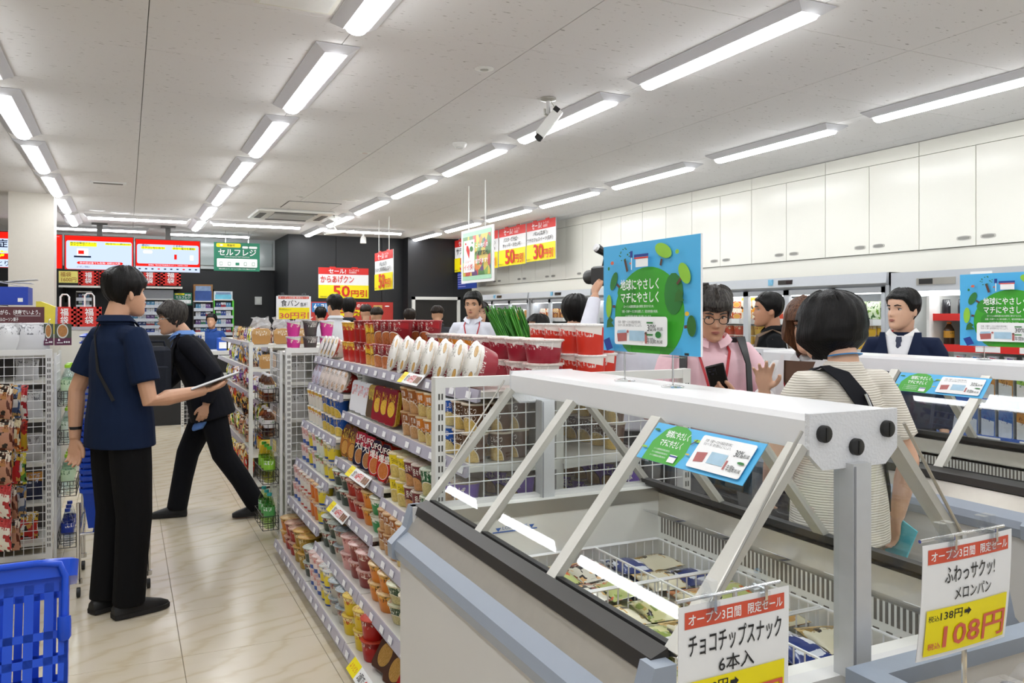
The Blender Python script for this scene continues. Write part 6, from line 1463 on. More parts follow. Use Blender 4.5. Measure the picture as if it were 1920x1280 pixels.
for k in range(3): MB().box((-.1, -.1, 0), (.1, .1, .003)).xf(Matrix.Translation((.02+.03*k, 0, h/2+.02+.012*k)) @ Matrix.Rotation(.2-.15*k, 4, 'Y')).build('paper_sheet', M_paper, o)
MB().box((w/2-.06, -.1505, -h/2+.02), (w/2-.03, -.15, -h/2+.045)).build('white_label', M_paper, o)
p = WY(84, 590, 6.9)
o = MB().prism([(-.05, 0), (.07, 0), (.075, .20), (-.02, .24), (-.05, .24)], -.08, .08).build('gift_box', mat('box_yellow', 'e8d84a', .4)); tag(o, 'yellow and lilac gift box standing on the left shelves', 'box'); o.location = (p.x, p.y, 1.362+.0)
MB().prism([(.0705, .0), (.074, .0), (.079, .2), (.0755, .2)], -.08, .08).build('lilac_side', mat('box_lilac', '9a8ac0', .4, var=.2, scale=20), o); MB().box((-.03, -.082, .03), (.0, -.08, .14)).build('print_panel', mat('box_print', 'c86a9a', .4), o)
# --- lucky bags
def lucky(label, px0, px1, py0, py1, Y, handles=False, dep=.14):
    w, h, c = span_Y(px0, px1, py0, py1, Y); o = MB().box((-w/2, 0, -h/2), (w/2, dep, h/2)).build('lucky_bag', mat('lucky_red', 'd22a22', .45, var=.05)); tag(o, label, 'paper bag', 'red lucky bags'); o.location = c
    s = Sign(o, w, h, 0, .003); n = 9
    for sd in (0, .78):
        for i in range(n):
            for j in range(2):
                if (i+j) % 2 == 0: s._add('white_checks', M_wink, [(sd+.02+j*.1, i/n), (sd+.12+j*.1, i/n), (sd+.12+j*.1, (i+1)/n), (sd+.02+j*.1, (i+1)/n)], [(0, 1, 2, 3)])
    s.layer(); s.text('福', .32, .54, .68, .93, M_wink, .014); s.text('袋', .32, .14, .68, .52, M_wink, .014); s.flush()
    if handles:
        for y in (.02, dep-.02): MB().tube([(-.2*w, y, h/2-.01), (-.19*w, y, h/2+.5*w), (-.1*w, y, h/2+.62*w), (.1*w, y, h/2+.62*w), (.19*w, y, h/2+.5*w), (.2*w, y, h/2-.01)], .006, 6).build('handle', M_paper, o, 60)
    return o
for i, (a, b_) in enumerate(((147, 184), (186, 222), (224, 259), (261, 299), (301, 339))): lucky('small red lucky bag on the high shelf, %s from the left' % ORD[i].replace('nearest', 'first'), a, b_, 508, 535, 14.0)
w, h, c = span_Y(110, 146, 508, 530, 14.0); o = board('price_board', 'yellow price board at the left end of the lucky bags', 'sign', w, h, c, 0, mat('pale_yellow', 'efe27a', .5), .01); s = Sign(o, w, h, 0, .003); s.text('福袋\n1600円', .08, .08, .92, .92, mat('tan_ink', 'b8863a', .5), .02); s.flush()
p = WY(122, 611, 9.1); q_ = WY(170, 611, 9.1)
for i, (a, b_) in enumerate(((99, 142), (144, 190))): lucky(('left' if i == 0 else 'right')+' large red lucky bag with white handles on the low shelf', a, b_, 575, 612, 8.9, True)
hs = thing('high_shelf', 'long dark shelf behind the counter carrying small lucky bags', 'shelf', (WY(110, 535, 14.0).x, 13.98, 0)); wz = WY(220, 536, 14.0)
MB().box((0, 0, wz.z-.03), (WY(342, 535, 14).x-WY(110, 535, 14).x, .57, wz.z-.001)).build('board', M_shelf, hs)
for x in (.05, 1.1, 2.2): MB().prism([(.56, wz.z-.03), (.1, wz.z-.03), (.56, wz.z-.25)], x, x+.03, 'x').build('bracket', M_dark, hs)
pb = thing('promotion_stand', 'white promotion stand under the large lucky bags', 'stand', (WY(95, 612, 8.9).x, 8.88, 0)); zz = WY(145, 612.5, 8.9).z
MB().box((0, 0, 0), (WY(192, 612, 8.9).x-WY(95, 612, 8.9).x, .4, zz)).build('stand_body', M_shelf, pb); MB().box((0, -.01, zz-.03), (.62, .0, zz)).build('edge_strip', M_prail, pb)
# --- cigarette shelves
packm = []
for i, c_ in enumerate(('2a4a9a', 'd8dce4', '1f3a78', '9a2a3a', '4a8ab0', 'b8c4d0', '6a4a8a', '3a7a5a')): packm.append(MB().box((-.028, 0, 0), (.028, .022, .09)).mesh('cigarette_pack', pkg('cig%d' % i, c_, 'e8e8ea' if i % 2 else None, None, 'ffffff' if i % 2 == 0 else '2a3a6a', seed=i)))
def cig_rack(label, px0, px1, py0, py1, Y, rows, cols, edge, head=None, lab2=''):
    w, h, c = span_Y(px0, px1, py0, py1, Y); t = thing('cigarette_rack', label, 'rack', (c.x, Y, c.z-h/2))
    MB().box((-w/2, .15, 0), (w/2, .18, h)).build('back_panel', M_dark, t)
    for sg in (-1, 1): MB().box((sg*w/2-.012, -.02, 0), (sg*w/2+.012, .18, h)).build('side_panel', edge, t)
    for r in range(rows):
        z = h*r/rows; MB().box((-w/2, -.02, z), (w/2, .16, z+.012)).build('shelf', M_offw, t); MB().box((-w/2, -.03, z-.02), (w/2, -.02, z+.03)).build('price_strip', mat('strip_white', 'c4c8d0', .4, var=.25, scale=30), t)
        for k in range(cols):
            o = obj('cigarette_pack', packm[(r*3+k//2+int(px0)) % 8]); o.location = (c.x-w/2+.03+(k+.5)*(w-.06)/cols, Y+.01, c.z-h/2+z+.0125); o.scale = ((w-.06)/cols/.062, 1, h/rows/.135)
            tag(o, '%s cigarette pack, %s row of the %s' % (['dark blue', 'white', 'navy', 'dark red', 'light blue', 'pale grey', 'purple', 'green'][(r*3+k//2+int(px0)) % 8], ORDW[r], lab2), 'cigarettes', 'packs on %s row %d' % (lab2, r))
    MB().box((-w/2, -.02, h), (w/2, .18, h+.02)).build('top_board', M_offw, t)
    if head: MB().box((-w/2, -.02, h+.02), (w/2, .1, h+.02+head)).build('header_blind', mat('blind_grey', '8f9196', .35, .4), t)
    return t, w, h, c
cig_rack('wide grey cigarette rack behind the counter', 238, 325, 562, 626, 14.1, 5, 10, M_dark, .14, 'wide grey rack')
cig_rack('cigarette rack under the brown display box', 363, 399, 566, 626, 14.0, 4, 6, M_dark, None, 'rack under the brown box')
cig_rack('green-edged cigarette rack at the right end', 401, 437, 563, 626, 14.0, 4, 6, mat('edge_green', '5ac83a', .4), None, 'green-edged rack')
t_, w_, h_, c_2 = cig_rack('small cigarette rack at the left with coloured packs', 143, 172, 548, 575, 14.1, 2, 6, M_dark, None, 'small left rack'); MB().box((-w_/2, .1, .9-(c_2.z-h_/2)), (w_/2, .18, 0)).build('pedestal', M_dark, t_)
for px0, px1, y0, y1, lab, cc, c2 in ((363, 399, 533, 565, 'brown cardboard display box of blue packs on the cigarette rack', '8a6238', '2a4a8a'), (401, 436, 546, 562, 'pale box of device packs on the green-edged rack', 'd8dcde', '6ab8d0')):
    w, h, c = span_Y(px0, px1, y0, y1, 14.05); o = MB().box((-w/2, 0, -h/2), (w/2, .2, h/2)).build('display_box', mat('dbox'+cc, cc, .5)); tag(o, lab, 'box'); o.location = c
    MB().box((-w/2+.02, -.012, -h/2+.01), (w/2-.02, 0, h*.12)).build('tray_front', mat('dtray'+c2, c2, .4, var=.3, scale=14), o); MB().box((-w/2+.03, -.006, h*.12), (w/2-.03, .0, h*.4)).build('pack_row', mat('dpack'+c2, '7a90b0', .4, var=.5, scale=18), o)
# --- counter
ct = thing('service_counter', 'long dark service counter with white top in front of the cigarette racks', 'counter', (-3.2, 12.0, 0))
MB().box((0, 0, 0), (5.3, .6, .95)).build('counter_body', M_blackwall, ct); MB().box((-.02, -.03, .95), (5.32, .63, 1.0)).build('counter_top', M_offw, ct)
bc = thing('back_counter', 'dark back counter against the black wall', 'counter', (-3.2, 14.0, 0)); zz = min(WY(280, 626, 14.1).z, WY(380, 626, 14.0).z)-.012
MB().box((0, 0, 0), (5.5, .5, zz-.03)).build('counter_body', M_blackwall, bc); MB().box((0, -.01, zz-.03), (5.5, .5, zz-.001)).build('counter_top', M_dark, bc)
for i, (px, cc) in enumerate(((432, 'e8d83a'), (372, '2a4ab0'), (345, 'd8d8dc'), (418, '2a5ac0'))):
    p = WY(px, 612, 12.2); o = MB().bbox((0, 0, .09), (.16, .16, .18), .02).build('counter_display', mat('cdisp'+cc, cc, .4)); tag(o, ['yellow', 'dark blue', 'white', 'bright blue'][i]+' display carton on the service counter', 'carton'); o.location = (p.x, 12.2, 1.001)
    MB().box((-.06, -.083, .03), (.06, -.08, .12)).build('print_panel', M_wink, o)
# pale notice on the black wall
w, h, c = span_Y(478, 491, 556, 571, 14.5); o = board('wall_switch_plate', 'pale switch plate on the black wall right of the racks', 'switch plate', w, h, c, 0, M_offw, .02); MB().box((-w*.3, -.008, -h*.3), (w*.3, 0, h*.3)).build('switch', M_white, o)
# --- basket cart
def basket_mesh(Lx, Ly, H, m, body=None, slots=True, tp=.82, full=True, rh=.028):
    """tapered shopping basket as list of (name, mesh)"""
    parts = []; b = MB(); t = .006
    def pt(x, y, z):
        k = tp+(1-tp)*z/H; return (x*k, y*k, z)
    hx_, hy_ = Lx/2, Ly/2
    if full:
        for ax in (0, 1):
            n = 14 if ax == 0 else 9; ln = hx_ if ax == 0 else hy_
            for sg in (-1, 1):
                for i in range(n+1):
                    s0 = -ln+2*ln*i/n; wv = .24*2*ln/n if 0 < i < n else .5*2*ln/n
                    a, b_ = max(-ln, s0-wv), min(ln, s0+wv)
                    f = (lambda u, z: pt(u, sg*hy_, z)) if ax == 0 else (lambda u, z: pt(sg*hx_, u, z))
                    q = [f(a, .0), f(b_, .0), f(b_, H*.86), f(a, H*.86)]
                    q2 = [(p[0]*.97, p[1]*.97, p[2]) if False else (p[0]-(0 if ax == 0 else sg*t), p[1]-(sg*t if ax == 0 else 0), p[2]) for p in q]
                    b.add(q+q2, [(0,1,2,3),(7,6,5,4),(0,4,5,1),(1,5,6,2),(2,6,7,3),(3,7,4,0)])
                for z0, z1 in ((0, .03), (H*.17, H*.23), (H*.34, H*.39), (H*.5, H*.55), (H*.80, H)):
                    f = (lambda u, z: pt(u, sg*hy_, z)) if ax == 0 else (lambda u, z: pt(sg*hx_, u, z))
                    q = [f(-ln, z0), f(ln, z0), f(ln, z1), f(-ln, z1)]; q2 = [(p[0]-(0 if ax == 0 else sg*t), p[1]-(sg*t if ax == 0 else 0), p[2]) for p in q]
                    b.add(q+q2, [(0,1,2,3),(7,6,5,4),(0,4,5,1),(1,5,6,2),(2,6,7,3),(3,7,4,0)])
        b.box((-hx_*tp, -hy_*tp, 0), (hx_*tp, hy_*tp, .006))
    else:
        r = lambda k, z: [(-hx_*k, -hy_*k, z), (hx_*k, -hy_*k, z), (hx_*k, hy_*k, z), (-hx_*k, hy_*k, z)]
        b.loft([r(tp*.987, .006), r(.987, H*.97), r(1, H*.97), r(tp, 0)], cap=False); b.add(r(tp*.98, .003), [(0,1,2,3)])
    me = b.mesh('shopping_basket', body or m); rim = MB()
    def rr(k, z, rad=.05, ex=0.):
        p = []
        for cx, cy, a0 in ((1, -1, -90), (1, 1, 0), (-1, 1, 90), (-1, -1, 180)):
            for q in range(6): a = radians(a0+18*q); p.append(((hx_+ex-rad)*cx+rad*cos(a), (hy_+ex-rad)*cy+rad*sin(a), z))
        return p
    rim.loft([rr(1, H-rh, .04, -.002), rr(1, H-rh-.002, .045, .014), rr(1, H, .045, .016), rr(1, H+.004, .045, .008), rr(1, H-.002, .04, -.002), rr(1, H-rh, .04, -.002)], cap=False)
    return me, rim.mesh('rim', m, 50)
bme, brim = basket_mesh(.46, .31, .22, M_blue, None, full=False, rh=.018); bme2, brim2 = basket_mesh(.46, .31, .22, M_blue, mat('basket_pale', 'c9d2e4', .4), full=False, rh=.006)
# --- stack behind the man in navy: narrow end towards the camera
sx, sy = -.06, 5.16
crt = thing('basket_cart', 'chrome wheeled cart holding the tall stack of blue baskets', 'cart', (sx, sy, 0))
for i, (dx, dy) in enumerate(((-.17, -.26), (.17, -.26), (-.17, .26), (.17, .26))):
    MB().tube([(dx, dy, .09), (dx, dy, .50)], .011, 8).build('leg', M_chrome, crt, 60)
    cs = MB().tube([(dx, dy, .095), (dx, dy, .07)], .018, 8).build('caster', M_chrome, crt, 60); MB().lathe([(.022, -.01), (.026, -.008), (.026, .008), (.022, .01)], 14).xf(Matrix.Translation((dx, dy-.012, .027)) @ Matrix.Rotation(pi/2, 4, 'Y')).build('wheel', M_black, cs, 40)
MB().tube([(-.17, -.26, .33), (.17, -.26, .33), (.17, .26, .33), (-.17, .26, .33), (-.17, -.26, .33)], .009, 8).build('frame_rail', M_chrome, crt)
for k in range(-3, 4): MB().tube([(k*.05, -.26, .33), (k*.05, .26, .33)], .005, 6).build('support_bar', M_chrome, crt)
MB().tube([(-.17, .26, .5), (-.17, .30, .95), (.17, .30, .95), (.17, .26, .5)], .011, 8).build('push_handle', M_chrome, crt)
z = .342
for i in range(25):
    up_ = i > 11; o = obj('shopping_basket', bme2 if up_ else bme); o.location = (sx, sy, z); o.rotation_euler = (0, 0, pi/2); obj('rim', brim2 if up_ else brim, o)
    tag(o, ('pale blue-rimmed' if up_ else 'blue')+' basket nested in the tall cart stack', 'basket', 'pale nested baskets' if up_ else 'blue nested baskets'); z += .0345
# --- near basket on its own stand
p = W(147, 1040, 1.5); nb, nr = basket_mesh(.44, .34, .27, M_blue, tp=.985)
# carried in a sloping holder: the near rim sits higher than the far one
o = obj('shopping_basket', nb); obj('rim', nr, o); tag(o, 'empty blue shopping basket with slotted sides, nearest the camera', 'basket')
Mb = Matrix.Rotation(radians(3), 4, 'Z') @ Matrix.Rotation(radians(-19), 4, 'X')
corner = Mb @ Vector((.235, -.185, .274)); o.matrix_world = Matrix.Translation(p-corner) @ Mb; bloc = p-corner
hd = MB()
for sg in (-1, 1):
    hd.tube([(.212, sg*.176, .15), (.214, sg*.182, .24), (.205, sg*.188, .262), (.17, sg*.19, .268), (-.17, sg*.19, .268), (-.205, sg*.188, .262), (-.214, sg*.182, .24), (-.212, sg*.176, .15)], .006, 8)
    hd.tube([(.212, sg*.168, .135), (.212, sg*.182, .15), (.212, sg*.184, .17)], .011, 8)
hd.build('handle', M_blue, o, 60)
st = thing('basket_stand', 'low chrome stand under the near blue basket', 'stand', (bloc.x, bloc.y, 0))
for dx in (-.15, .15):
    for dy, dz in ((-.11, .03), (.11, -.045)): MB().tube([(dx, dy, 0), (dx, dy, bloc.z+dz)], .01, 8).build('leg', M_chrome, st)
for dy, dz in ((-.11, .025), (.11, -.05)): MB().tube([(-.15, dy, bloc.z+dz), (.15, dy, bloc.z+dz)], .009, 8).build('rail', M_chrome, st)
# ================================================================ refrigerators on the right wall
M_frost = mat('cooler_grey', 'bfc3c8', .35, var=.02); M_cin = mat('cooler_inside', 'dcdfe2', .4); M_strip = emis('cooler_strip_light', (.95, .98, 1), 7.0)
M_door = glass('cooler_door_glass', (.95, .97, .97), 1.0)
FXF, FXB = 4.75, 5.36
G8 = []
for i, (a, b, p, t) in enumerate((('e8b83a', 'f0e0b0', None, 'c2401c'), ('d8d4cc', 'c23a2c', None, 'a82a20'), ('e8e4dc', None, 'd0a060', '3a6a3a'), ('c2582a', 'f0e0c8', 'd8a048', 'ffffff'), ('5a8a3a', 'e8ecd8', None, 'f0f0e0'), ('f0ece4', 'd86a8a', None, 'b03050'), ('7a3a2a', 'd8b078', 'c88a4a', 'f0e6d8'), ('e0d8c0', 'e89a2c', None, '8a4a1a'))):
    G8.append(pack('chill%d' % i, a, b, p, t, w=.12, h=.10, t=.09, seed=130+i, nn='chilled_pack', cat='food pack', b=.015))
for i, (a, t) in enumerate((('e9c04a', 'b8301c'), ('d8dad8', 'c8302a'), ('c84a2c', 'f2e6c0'))):
    G8.append(cup('chillcup%d' % i, a, None, None, t, rt=.046, rb=.038, h=.07, lid='e6e2d8', seed=150+i, nn='dessert_cup', cat='dessert cup'))
G8.append(bag('chillbag', 'c9d2b0', None, '6a8a3a', '3a5a2a', w=.14, h=.16, t=.06, seed=160, nn='chilled_bag', cat='food pack', busy=.3)); G8D = ['yellow', 'white and red', 'pale lidded', 'orange-brown', 'green', 'pink and white', 'brown', 'cream and orange', 'yellow dessert', 'white dessert', 'red dessert', 'green salad']
def cooler(label, y0, y1, nm, cols, doors=3, mix=None, shelves=(.30, .55, .80, 1.02, 1.24, 1.46)):
    t = thing('wall_cooler', label, 'refrigerator', (FXF, y0, 0)); L_ = y1-y0; D = FXB-FXF
    MB().box((.06, 0, 0), (D, L_, .16)).build('base', M_frost, t); MB().box((D-.04, 0, .16), (D, L_, 1.80)).build('back_panel', M_cin, t)
    for y in (0, L_-.03): MB().box((.02, y, .16), (D, y+.03, 1.80)).build('side_panel', M_frost, t)
    hdp = MB().prism([(-.01, 1.725), (.0, 1.80), (D, 1.80), (D, 1.69), (.06, 1.69)], 0, L_).build('header', M_frost, t)
    MB().box((-.012, L_*.5-.09, 1.745), (-.004, L_*.5+.06, 1.78)).build('control_panel', M_dark, hdp); MB().box((-.0135, L_*.5-.085, 1.752), (-.012, L_*.5-.03, 1.773)).build('display', mat('lcd', '2a1a1a', .2), hdp); MB().box((-.0135, L_*.5+.12, 1.742), (-.004, L_*.5+.17, 1.79)).build('energy_label', mat('label_blue', '7ab8d8', .4, var=.3, scale=60), hdp)
    MB().box((.07, .04, 1.655), (.11, L_-.04, 1.675)).build('strip_light', M_strip, t)
    for z in shelves:
        s_ = MB().box((.09, .03, z-.02), (D-.04, L_-.03, z)).build('shelf', M_cin, t); MB().box((.075, .03, z-.035), (.09, L_-.03, z+.012)).build('price_strip', mat('cool_strip', 'd8d4d2', .3, var=.12, scale=25), s_)
        n = int(L_/.3)
        for k in range(n): MB().box((.073, .08+k*.3, z-.03), (.075, .18+k*.3, z+.008)).build('price_tag', M_yel if (k+int(z*10)) % 3 == 0 else M_paper, s_)
    for i in range(doors):
        a, b = .03+(L_-.06)*i/doors, .03+(L_-.06)*(i+1)/doors
        d = thing('door', None, None) if False else MB().add([(.03, a+.03, .22), (.03, b-.03, .22), (.03, b-.03, 1.66), (.03, a+.03, 1.66)], [(0,1,2,3)]).build('door', M_door, t)
        for lo, hi in (((.015, a, .17), (.045, a+.03, 1.70)), ((.015, b-.03, .17), (.045, b, 1.70)), ((.015, a, .17), (.045, b, .22)), ((.015, a, 1.66), (.045, b, 1.70))): MB().box(lo, hi).build('door_frame', M_frost, d)
    for zi, z in enumerate(shelves):
        for k in range(cols):
            gi = mix[(zi*2+k//3) % len(mix)] if mix else (zi*3+k//3) % len(G8); g = G8[gi]; w = (L_-.12)/cols; bw = max(v.co.x for v in g.root.vertices)*2; sc = min(1.25, w/bw*.95)
            for dd in (0, 1):
                hh = max(v.co.z for v in (g.parts[0][1] if g.parts else g.root).vertices)*sc
                if dd == 1 and (hh > .125 or zi == 0): continue
                g.put((FXF+.17, y0+.06+(k+.5)*w, z+.001+dd*hh), (0, 0, -pi/2+RND.uniform(-.1, .1)), '%s pack, %s shelf of the %s' % (G8D[gi], ORDW[zi], nm), '%s shelf %d goods %d' % (nm, zi, gi), sc)
    return t
cooler('glass-door refrigerator between the black-shirted man and the man in the navy suit', 3.95, 5.88, 'refrigerator behind the women', 14, 4, mix=[0, 2, 11, 8, 10, 7, 3, 9])
cooler('glass-door refrigerator right behind the eco poster', 5.93, 7.86, 'refrigerator behind the poster', 10, 4, mix=[11, 4, 2, 0, 10])
cooler('glass-door refrigerator behind the dark-haired man', 7.91, 9.46, 'refrigerator behind the dark-haired man', 8, 3, mix=[3, 7, 0, 6])
cooler('glass-door refrigerator farthest back along the wall', 9.51, 11.3, 'farthest refrigerator', 7, 3, mix=[6, 3, 2, 4])
# --- hot drink and juice case (open front) at the right edge
hc = thing('drink_case', 'white open drink case with hot cans above and juice below at the right', 'display case', (FXF, 1.7, 0)); LH = 2.2; D = FXB-FXF
MB().box((.0, 0, 0), (D, LH, .18)).build('base', M_frost, hc); MB().box((D-.04, 0, .18), (D, LH, 1.78)).build('back_panel', M_white, hc)
for y in (0, LH-.04): MB().box((.02, y, .18), (D, y+.04, 1.78)).build('side_panel', M_white, hc)
hh_ = MB().box((-.02, 0, 1.66), (D, LH, 1.79)).build('header', M_frost, hc); MB().box((-.024, 1.72, 1.70), (-.02, 2.0, 1.745)).build('control_panel', M_steel, hh_); MB().box((-.0255, 1.88, 1.705), (-.024, 1.98, 1.74)).build('display', M_black, hh_); MB().box((-.022, 1.48, 1.685), (-.02, 1.62, 1.77)).build('notice', M_paper, hh_)
MB().box((.05, .05, 1.63), (.10, LH-.05, 1.655)).build('strip_light', M_strip, hc)
MB().box((.05, LH-.24, 1.28), (D-.04, LH-.22, 1.66)).build('inner_divider', M_white, hc)
for z, red in ((1.50, 1), (1.30, 1), (1.17, 0), (.97, 0), (.74, 0), (.50, 0), (.24, 0)):
    s_ = MB().box((.10, .04, z-.02), (D-.04, LH-(.24 if red else .04), z)).build('shelf', M_white, hc)
    s2 = MB().box((.085, .04, z-.035), (.10, LH-(.24 if red else .04), z+.012)).build('price_strip', M_red if red else mat('juice_strip', '3a62b8', .4, var=.2, scale=20), s_)
    for k in range(6): MB().box((.083, .1+k*.28, z-.03), (.085, .26+k*.28, z+.006)).build('price_tag', M_paper, s2)
can = Kind('coffee_can', 'can', MB().lathe([(.024, 0), (.0265, .004), (.0265, .098), (.022, .104)], 14).mesh('coffee_can', pkg('can_black', '17151a', None, None, 'f0f0f0', seed=2), 40), [('can_top', MB().lathe([(.022, .1041), (.021, .1045)], 14).mesh('can_top', mat('can_gold', 'c8a050', .25, .8), 40))])
pet = bottle('hotpet', '3a2818', 'e87a1c', 'd8a03a', .19, .033, False)
jcup = [cup('jc%d' % i, a, 'f2f2f2', None, b, rt=.035, rb=.029, h=.075, lid='efefef', seed=170+i, nn='yogurt_cup', cat='yogurt cup') for i, (a, b) in enumerate((('4a9ad8', 'ffffff'), ('c8302a', 'ffffff'), ('3a4aa8', 'ffffff'), ('5ab84a', 'ffffff'), ('9ac83a', '2a6a2a'), ('e8c02a', 'a83a1a'), ('5a2a7a', 'ffffff'), ('c83a5a', 'ffffff')))]
jbox = [pack('jb%d' % i, a, b, p, t, w=.075, h=.15, t=.07, seed=180+i, nn='juice_carton', cat='juice carton', b=.006) for i, (a, b, p, t) in enumerate((('e8c83a', 'e8e4d0', 'e89a2c', '2a4a9a'), ('e0b42c', 'f0e8c8', 'c86a2a', 'ffffff'), ('e8e4dc', '9ac84a', None, '3a7a3a'), ('d8d8d4', 'c88a3a', None, '6a3a1a'), ('cfd6e0', '3a6ab0', None, '2a3a8a')))]
for k in range(16): can.put((FXF+.17, 1.90+k*.115, 1.501), (0, 0, RND.uniform(0, 6)), 'black coffee can on the upper hot shelf', 'hot coffee cans')
for k in range(14): pet.put((FXF+.17, 1.98+k*.125, 1.301), (0, 0, RND.uniform(0, 6)), 'orange-capped dark drink bottle on the lower hot shelf', 'hot drink bottles', (1, 1, .82))
for k in range(18): jcup[(k+2) % 8].put((FXF+.16, 1.84+k*.112, 1.171), (0, 0, pi), ['light blue', 'red', 'navy', 'green', 'lime', 'yellow', 'purple', 'crimson'][(k+2) % 8]+' yogurt cup in the row under the hot shelves', 'yogurt cups %d' % ((k+2) % 8))
for zi, z in enumerate((.97, .74, .50, .24)):
    for k in range(18): jbox[(k//4+zi) % 5 if zi < 3 else 2+k % 3].put((FXF+.16, 1.84+k*.113, z+.001), (0, 0, -pi/2), ['yellow fruit', 'golden', 'pale green', 'cream and brown', 'blue and white'][(k//4+zi) % 5 if zi < 3 else 2+k % 3]+' carton on the %s juice shelf' % ORDW[3-zi], 'cartons %d %d' % (zi, (k//4+zi) % 5), (1.25, 1, 1.15))
# ================================================================ spring onions on a vegetable rack
vr = thing('vegetable_rack', 'dark vegetable rack beyond the noodle shelves', 'rack', (2.55, 5.75, 0))
for x in (0, .5):
    for y in (0, .35): MB().box((x, y, 0), (x+.03, y+.03, 1.3)).build('leg', M_dark, vr)
for z in (.3, .7, 1.1): MB().box((0, 0, z), (.53, .38, z+.03)).build('shelf', M_dark, vr)
MB().box((0, 0, 1.13), (.53, .02, 1.32)).build('front_board', M_dark, vr); MB().box((0, .36, 1.13), (.53, .38, 1.32)).build('back_board', M_dark, vr)
M_on = [mat('onion_green%d' % i, c, .45, var=.15, scale=18) for i, c in enumerate(('3f8a2c', '58a83c', '2f6f22'))]
P0 = WY(935, 612, 5.9); P1 = WY(1005, 612, 5.9)
for b_ in range(4):
    t = thing('spring_onion_bunch', '%s bunch of green spring onions leaning to the left on the rack' % ['leftmost', 'second', 'third', 'rightmost'][b_], 'vegetable', (P0.x+.05+(P1.x-P0.x)*(b_+.3)/4, 5.88+.02*b_, 1.14), 0, 'spring onion bunches')
    rr = random.Random(b_)
    for i in range(26):
        x0, y0 = rr.uniform(-.02, .05), rr.uniform(-.03, .03); ln = rr.uniform(.36, .44); lx = -.16-rr.uniform(-.05, .07); 
        MB().tube([(x0, y0, .0), (x0+lx*.45, y0+rr.uniform(-.01, .01), ln*.5), (x0+lx, y0+rr.uniform(-.02, .02), ln)], [.006, .0075, .004], 5).build('leaf', M_on[i % 3], t, 60)
    MB().tube([(.01, -.035, .1), (.03, .0, .1), (.01, .035, .1), (-.03, .0, .1), (.01, -.035, .1)], .004, 5).build('tie_band', mat('band_blue', '2a5ab0', .5), t)
# ================================================================ frozen goods in the near freezer
FB = [bag('frozen%d' % i, a, b, p, t, w=.15, h=.17, t=.05, seed=200+i, nn='frozen_bag', cat='frozen food', rough=.15, busy=.3) for i, (a, b, p, t) in enumerate((('c9c58e', 'd8d2b0', 'b8a05a', '7a8a3a'), ('d8cfae', 'c07a4a', 'c89a5a', '8a5a2a'), ('b8c078', 'e0dcc0', '8aa04a', 'd0602a'), ('d9d4c4', 'b84a34', 'd8a868', '8a3a24'), ('2a3a78', 'd8dce6', None, 'e8e8f0'), ('e0d8bc', 'd8b87a', 'c8a060', '9a7a3a')))]
FBD = ['olive', 'tan', 'green', 'red-labelled', 'navy', 'cream']
def stock(fx, xs, ys_, y0, xc, nm, zb=.50, per=4):
    z0 = .31
    for i in range(len(xs)-1):
        for j in range(len(ys_)-1):
            ax, bx = xc+xs[i], xc+xs[i+1]; ay, by = y0+ys_[j], y0+ys_[j+1]; kind = (i*2+j*3) % 6
            for lv in range(4):
                for q in range(per):
                    k = FB[kind if q % 3 else (kind+1) % 6]; x = ax+(bx-ax)*(.27+.46*(q % 2)); y = ay+(by-ay)*(.27+.47*(q//2))
                    k.put((x, y-.075, .502+lv*.055), (-pi/2+RND.uniform(.0, .12), RND.uniform(-.1, .1), RND.uniform(-.12, .12)), '%s frozen food bag in the %s' % (FBD[kind if q % 3 else (kind+1) % 6], nm), '%s bags %d' % (nm, kind if q % 3 else (kind+1) % 6), .87)
stock(fz1, FX1, FY1, 1.15, 1.28, 'near freezer'); stock(fz2, FX2, FY2, 1.7, 3.26, 'right freezer', per=2)
# raised floor pad under the bags
for fz, L_ in ((fz1, 1.31), (fz2, 1.72), (fz3, 2.0)): MB().box((-.42, .06, .30), (.42, L_-.09, .47)).build('bin_floor', M_inner, fz)
# upper tier goods hung in the near freezer rear: small price plates on the inner lip
for k in range(5):
    o = MB().box((-.035, 0, -.03), (.035, .001, .03)).build('price_plate', M_paper); tag(o, 'small price plate on the inner lip of the near freezer', 'price plate', 'freezer price plates')
    o.location = (1.28+.395, 2.25-k*.24, .818); o.rotation_euler = (1.2, 0, -pi/2); MB().box((.02, -.0008, -.03), (.035, -.0003, .03)).build('blue_edge', mat('plate_blue', '3a4a9a', .4), o)
# --- bread tub at the near end
tb = thing('bread_tub', 'grey-edged open tub of wrapped bread at the bottom right corner', 'display tub', (1.19, .28, 0))
for lo, hi in (((0, 0, .0), (1.0, .03, .84)), ((0, .75, 0), (1.0, .78, .84)), ((0, .03, 0), (.03, .75, .84)), ((.97, .03, 0), (1.0, .75, .84))): MB().box(lo, hi).build('side_wall', M_frw, tb)
for lo, hi in (((-.01, .74, .83), (1.01, .79, .86)), ((-.01, -.01, .83), (1.01, .04, .86)), ((-.01, .04, .83), (.04, .74, .86)), ((.96, .04, .83), (1.01, .74, .86))): MB().box(lo, hi).build('edge', mat('tub_edge', '8a94a2', .4), tb)
MB().box((.03, .03, .55), (.97, .75, .6)).build('tub_floor', M_inner, tb)
WRAP2 = film('bun_wrap', .16)
bun = MB().sphere((0, 0, .03), (.045, .045, .032), 14, 8).mesh('wrapped_bun', mat('bun_cream', 'e0c896', .5, var=.2, scale=14), 170)
wr_me = []
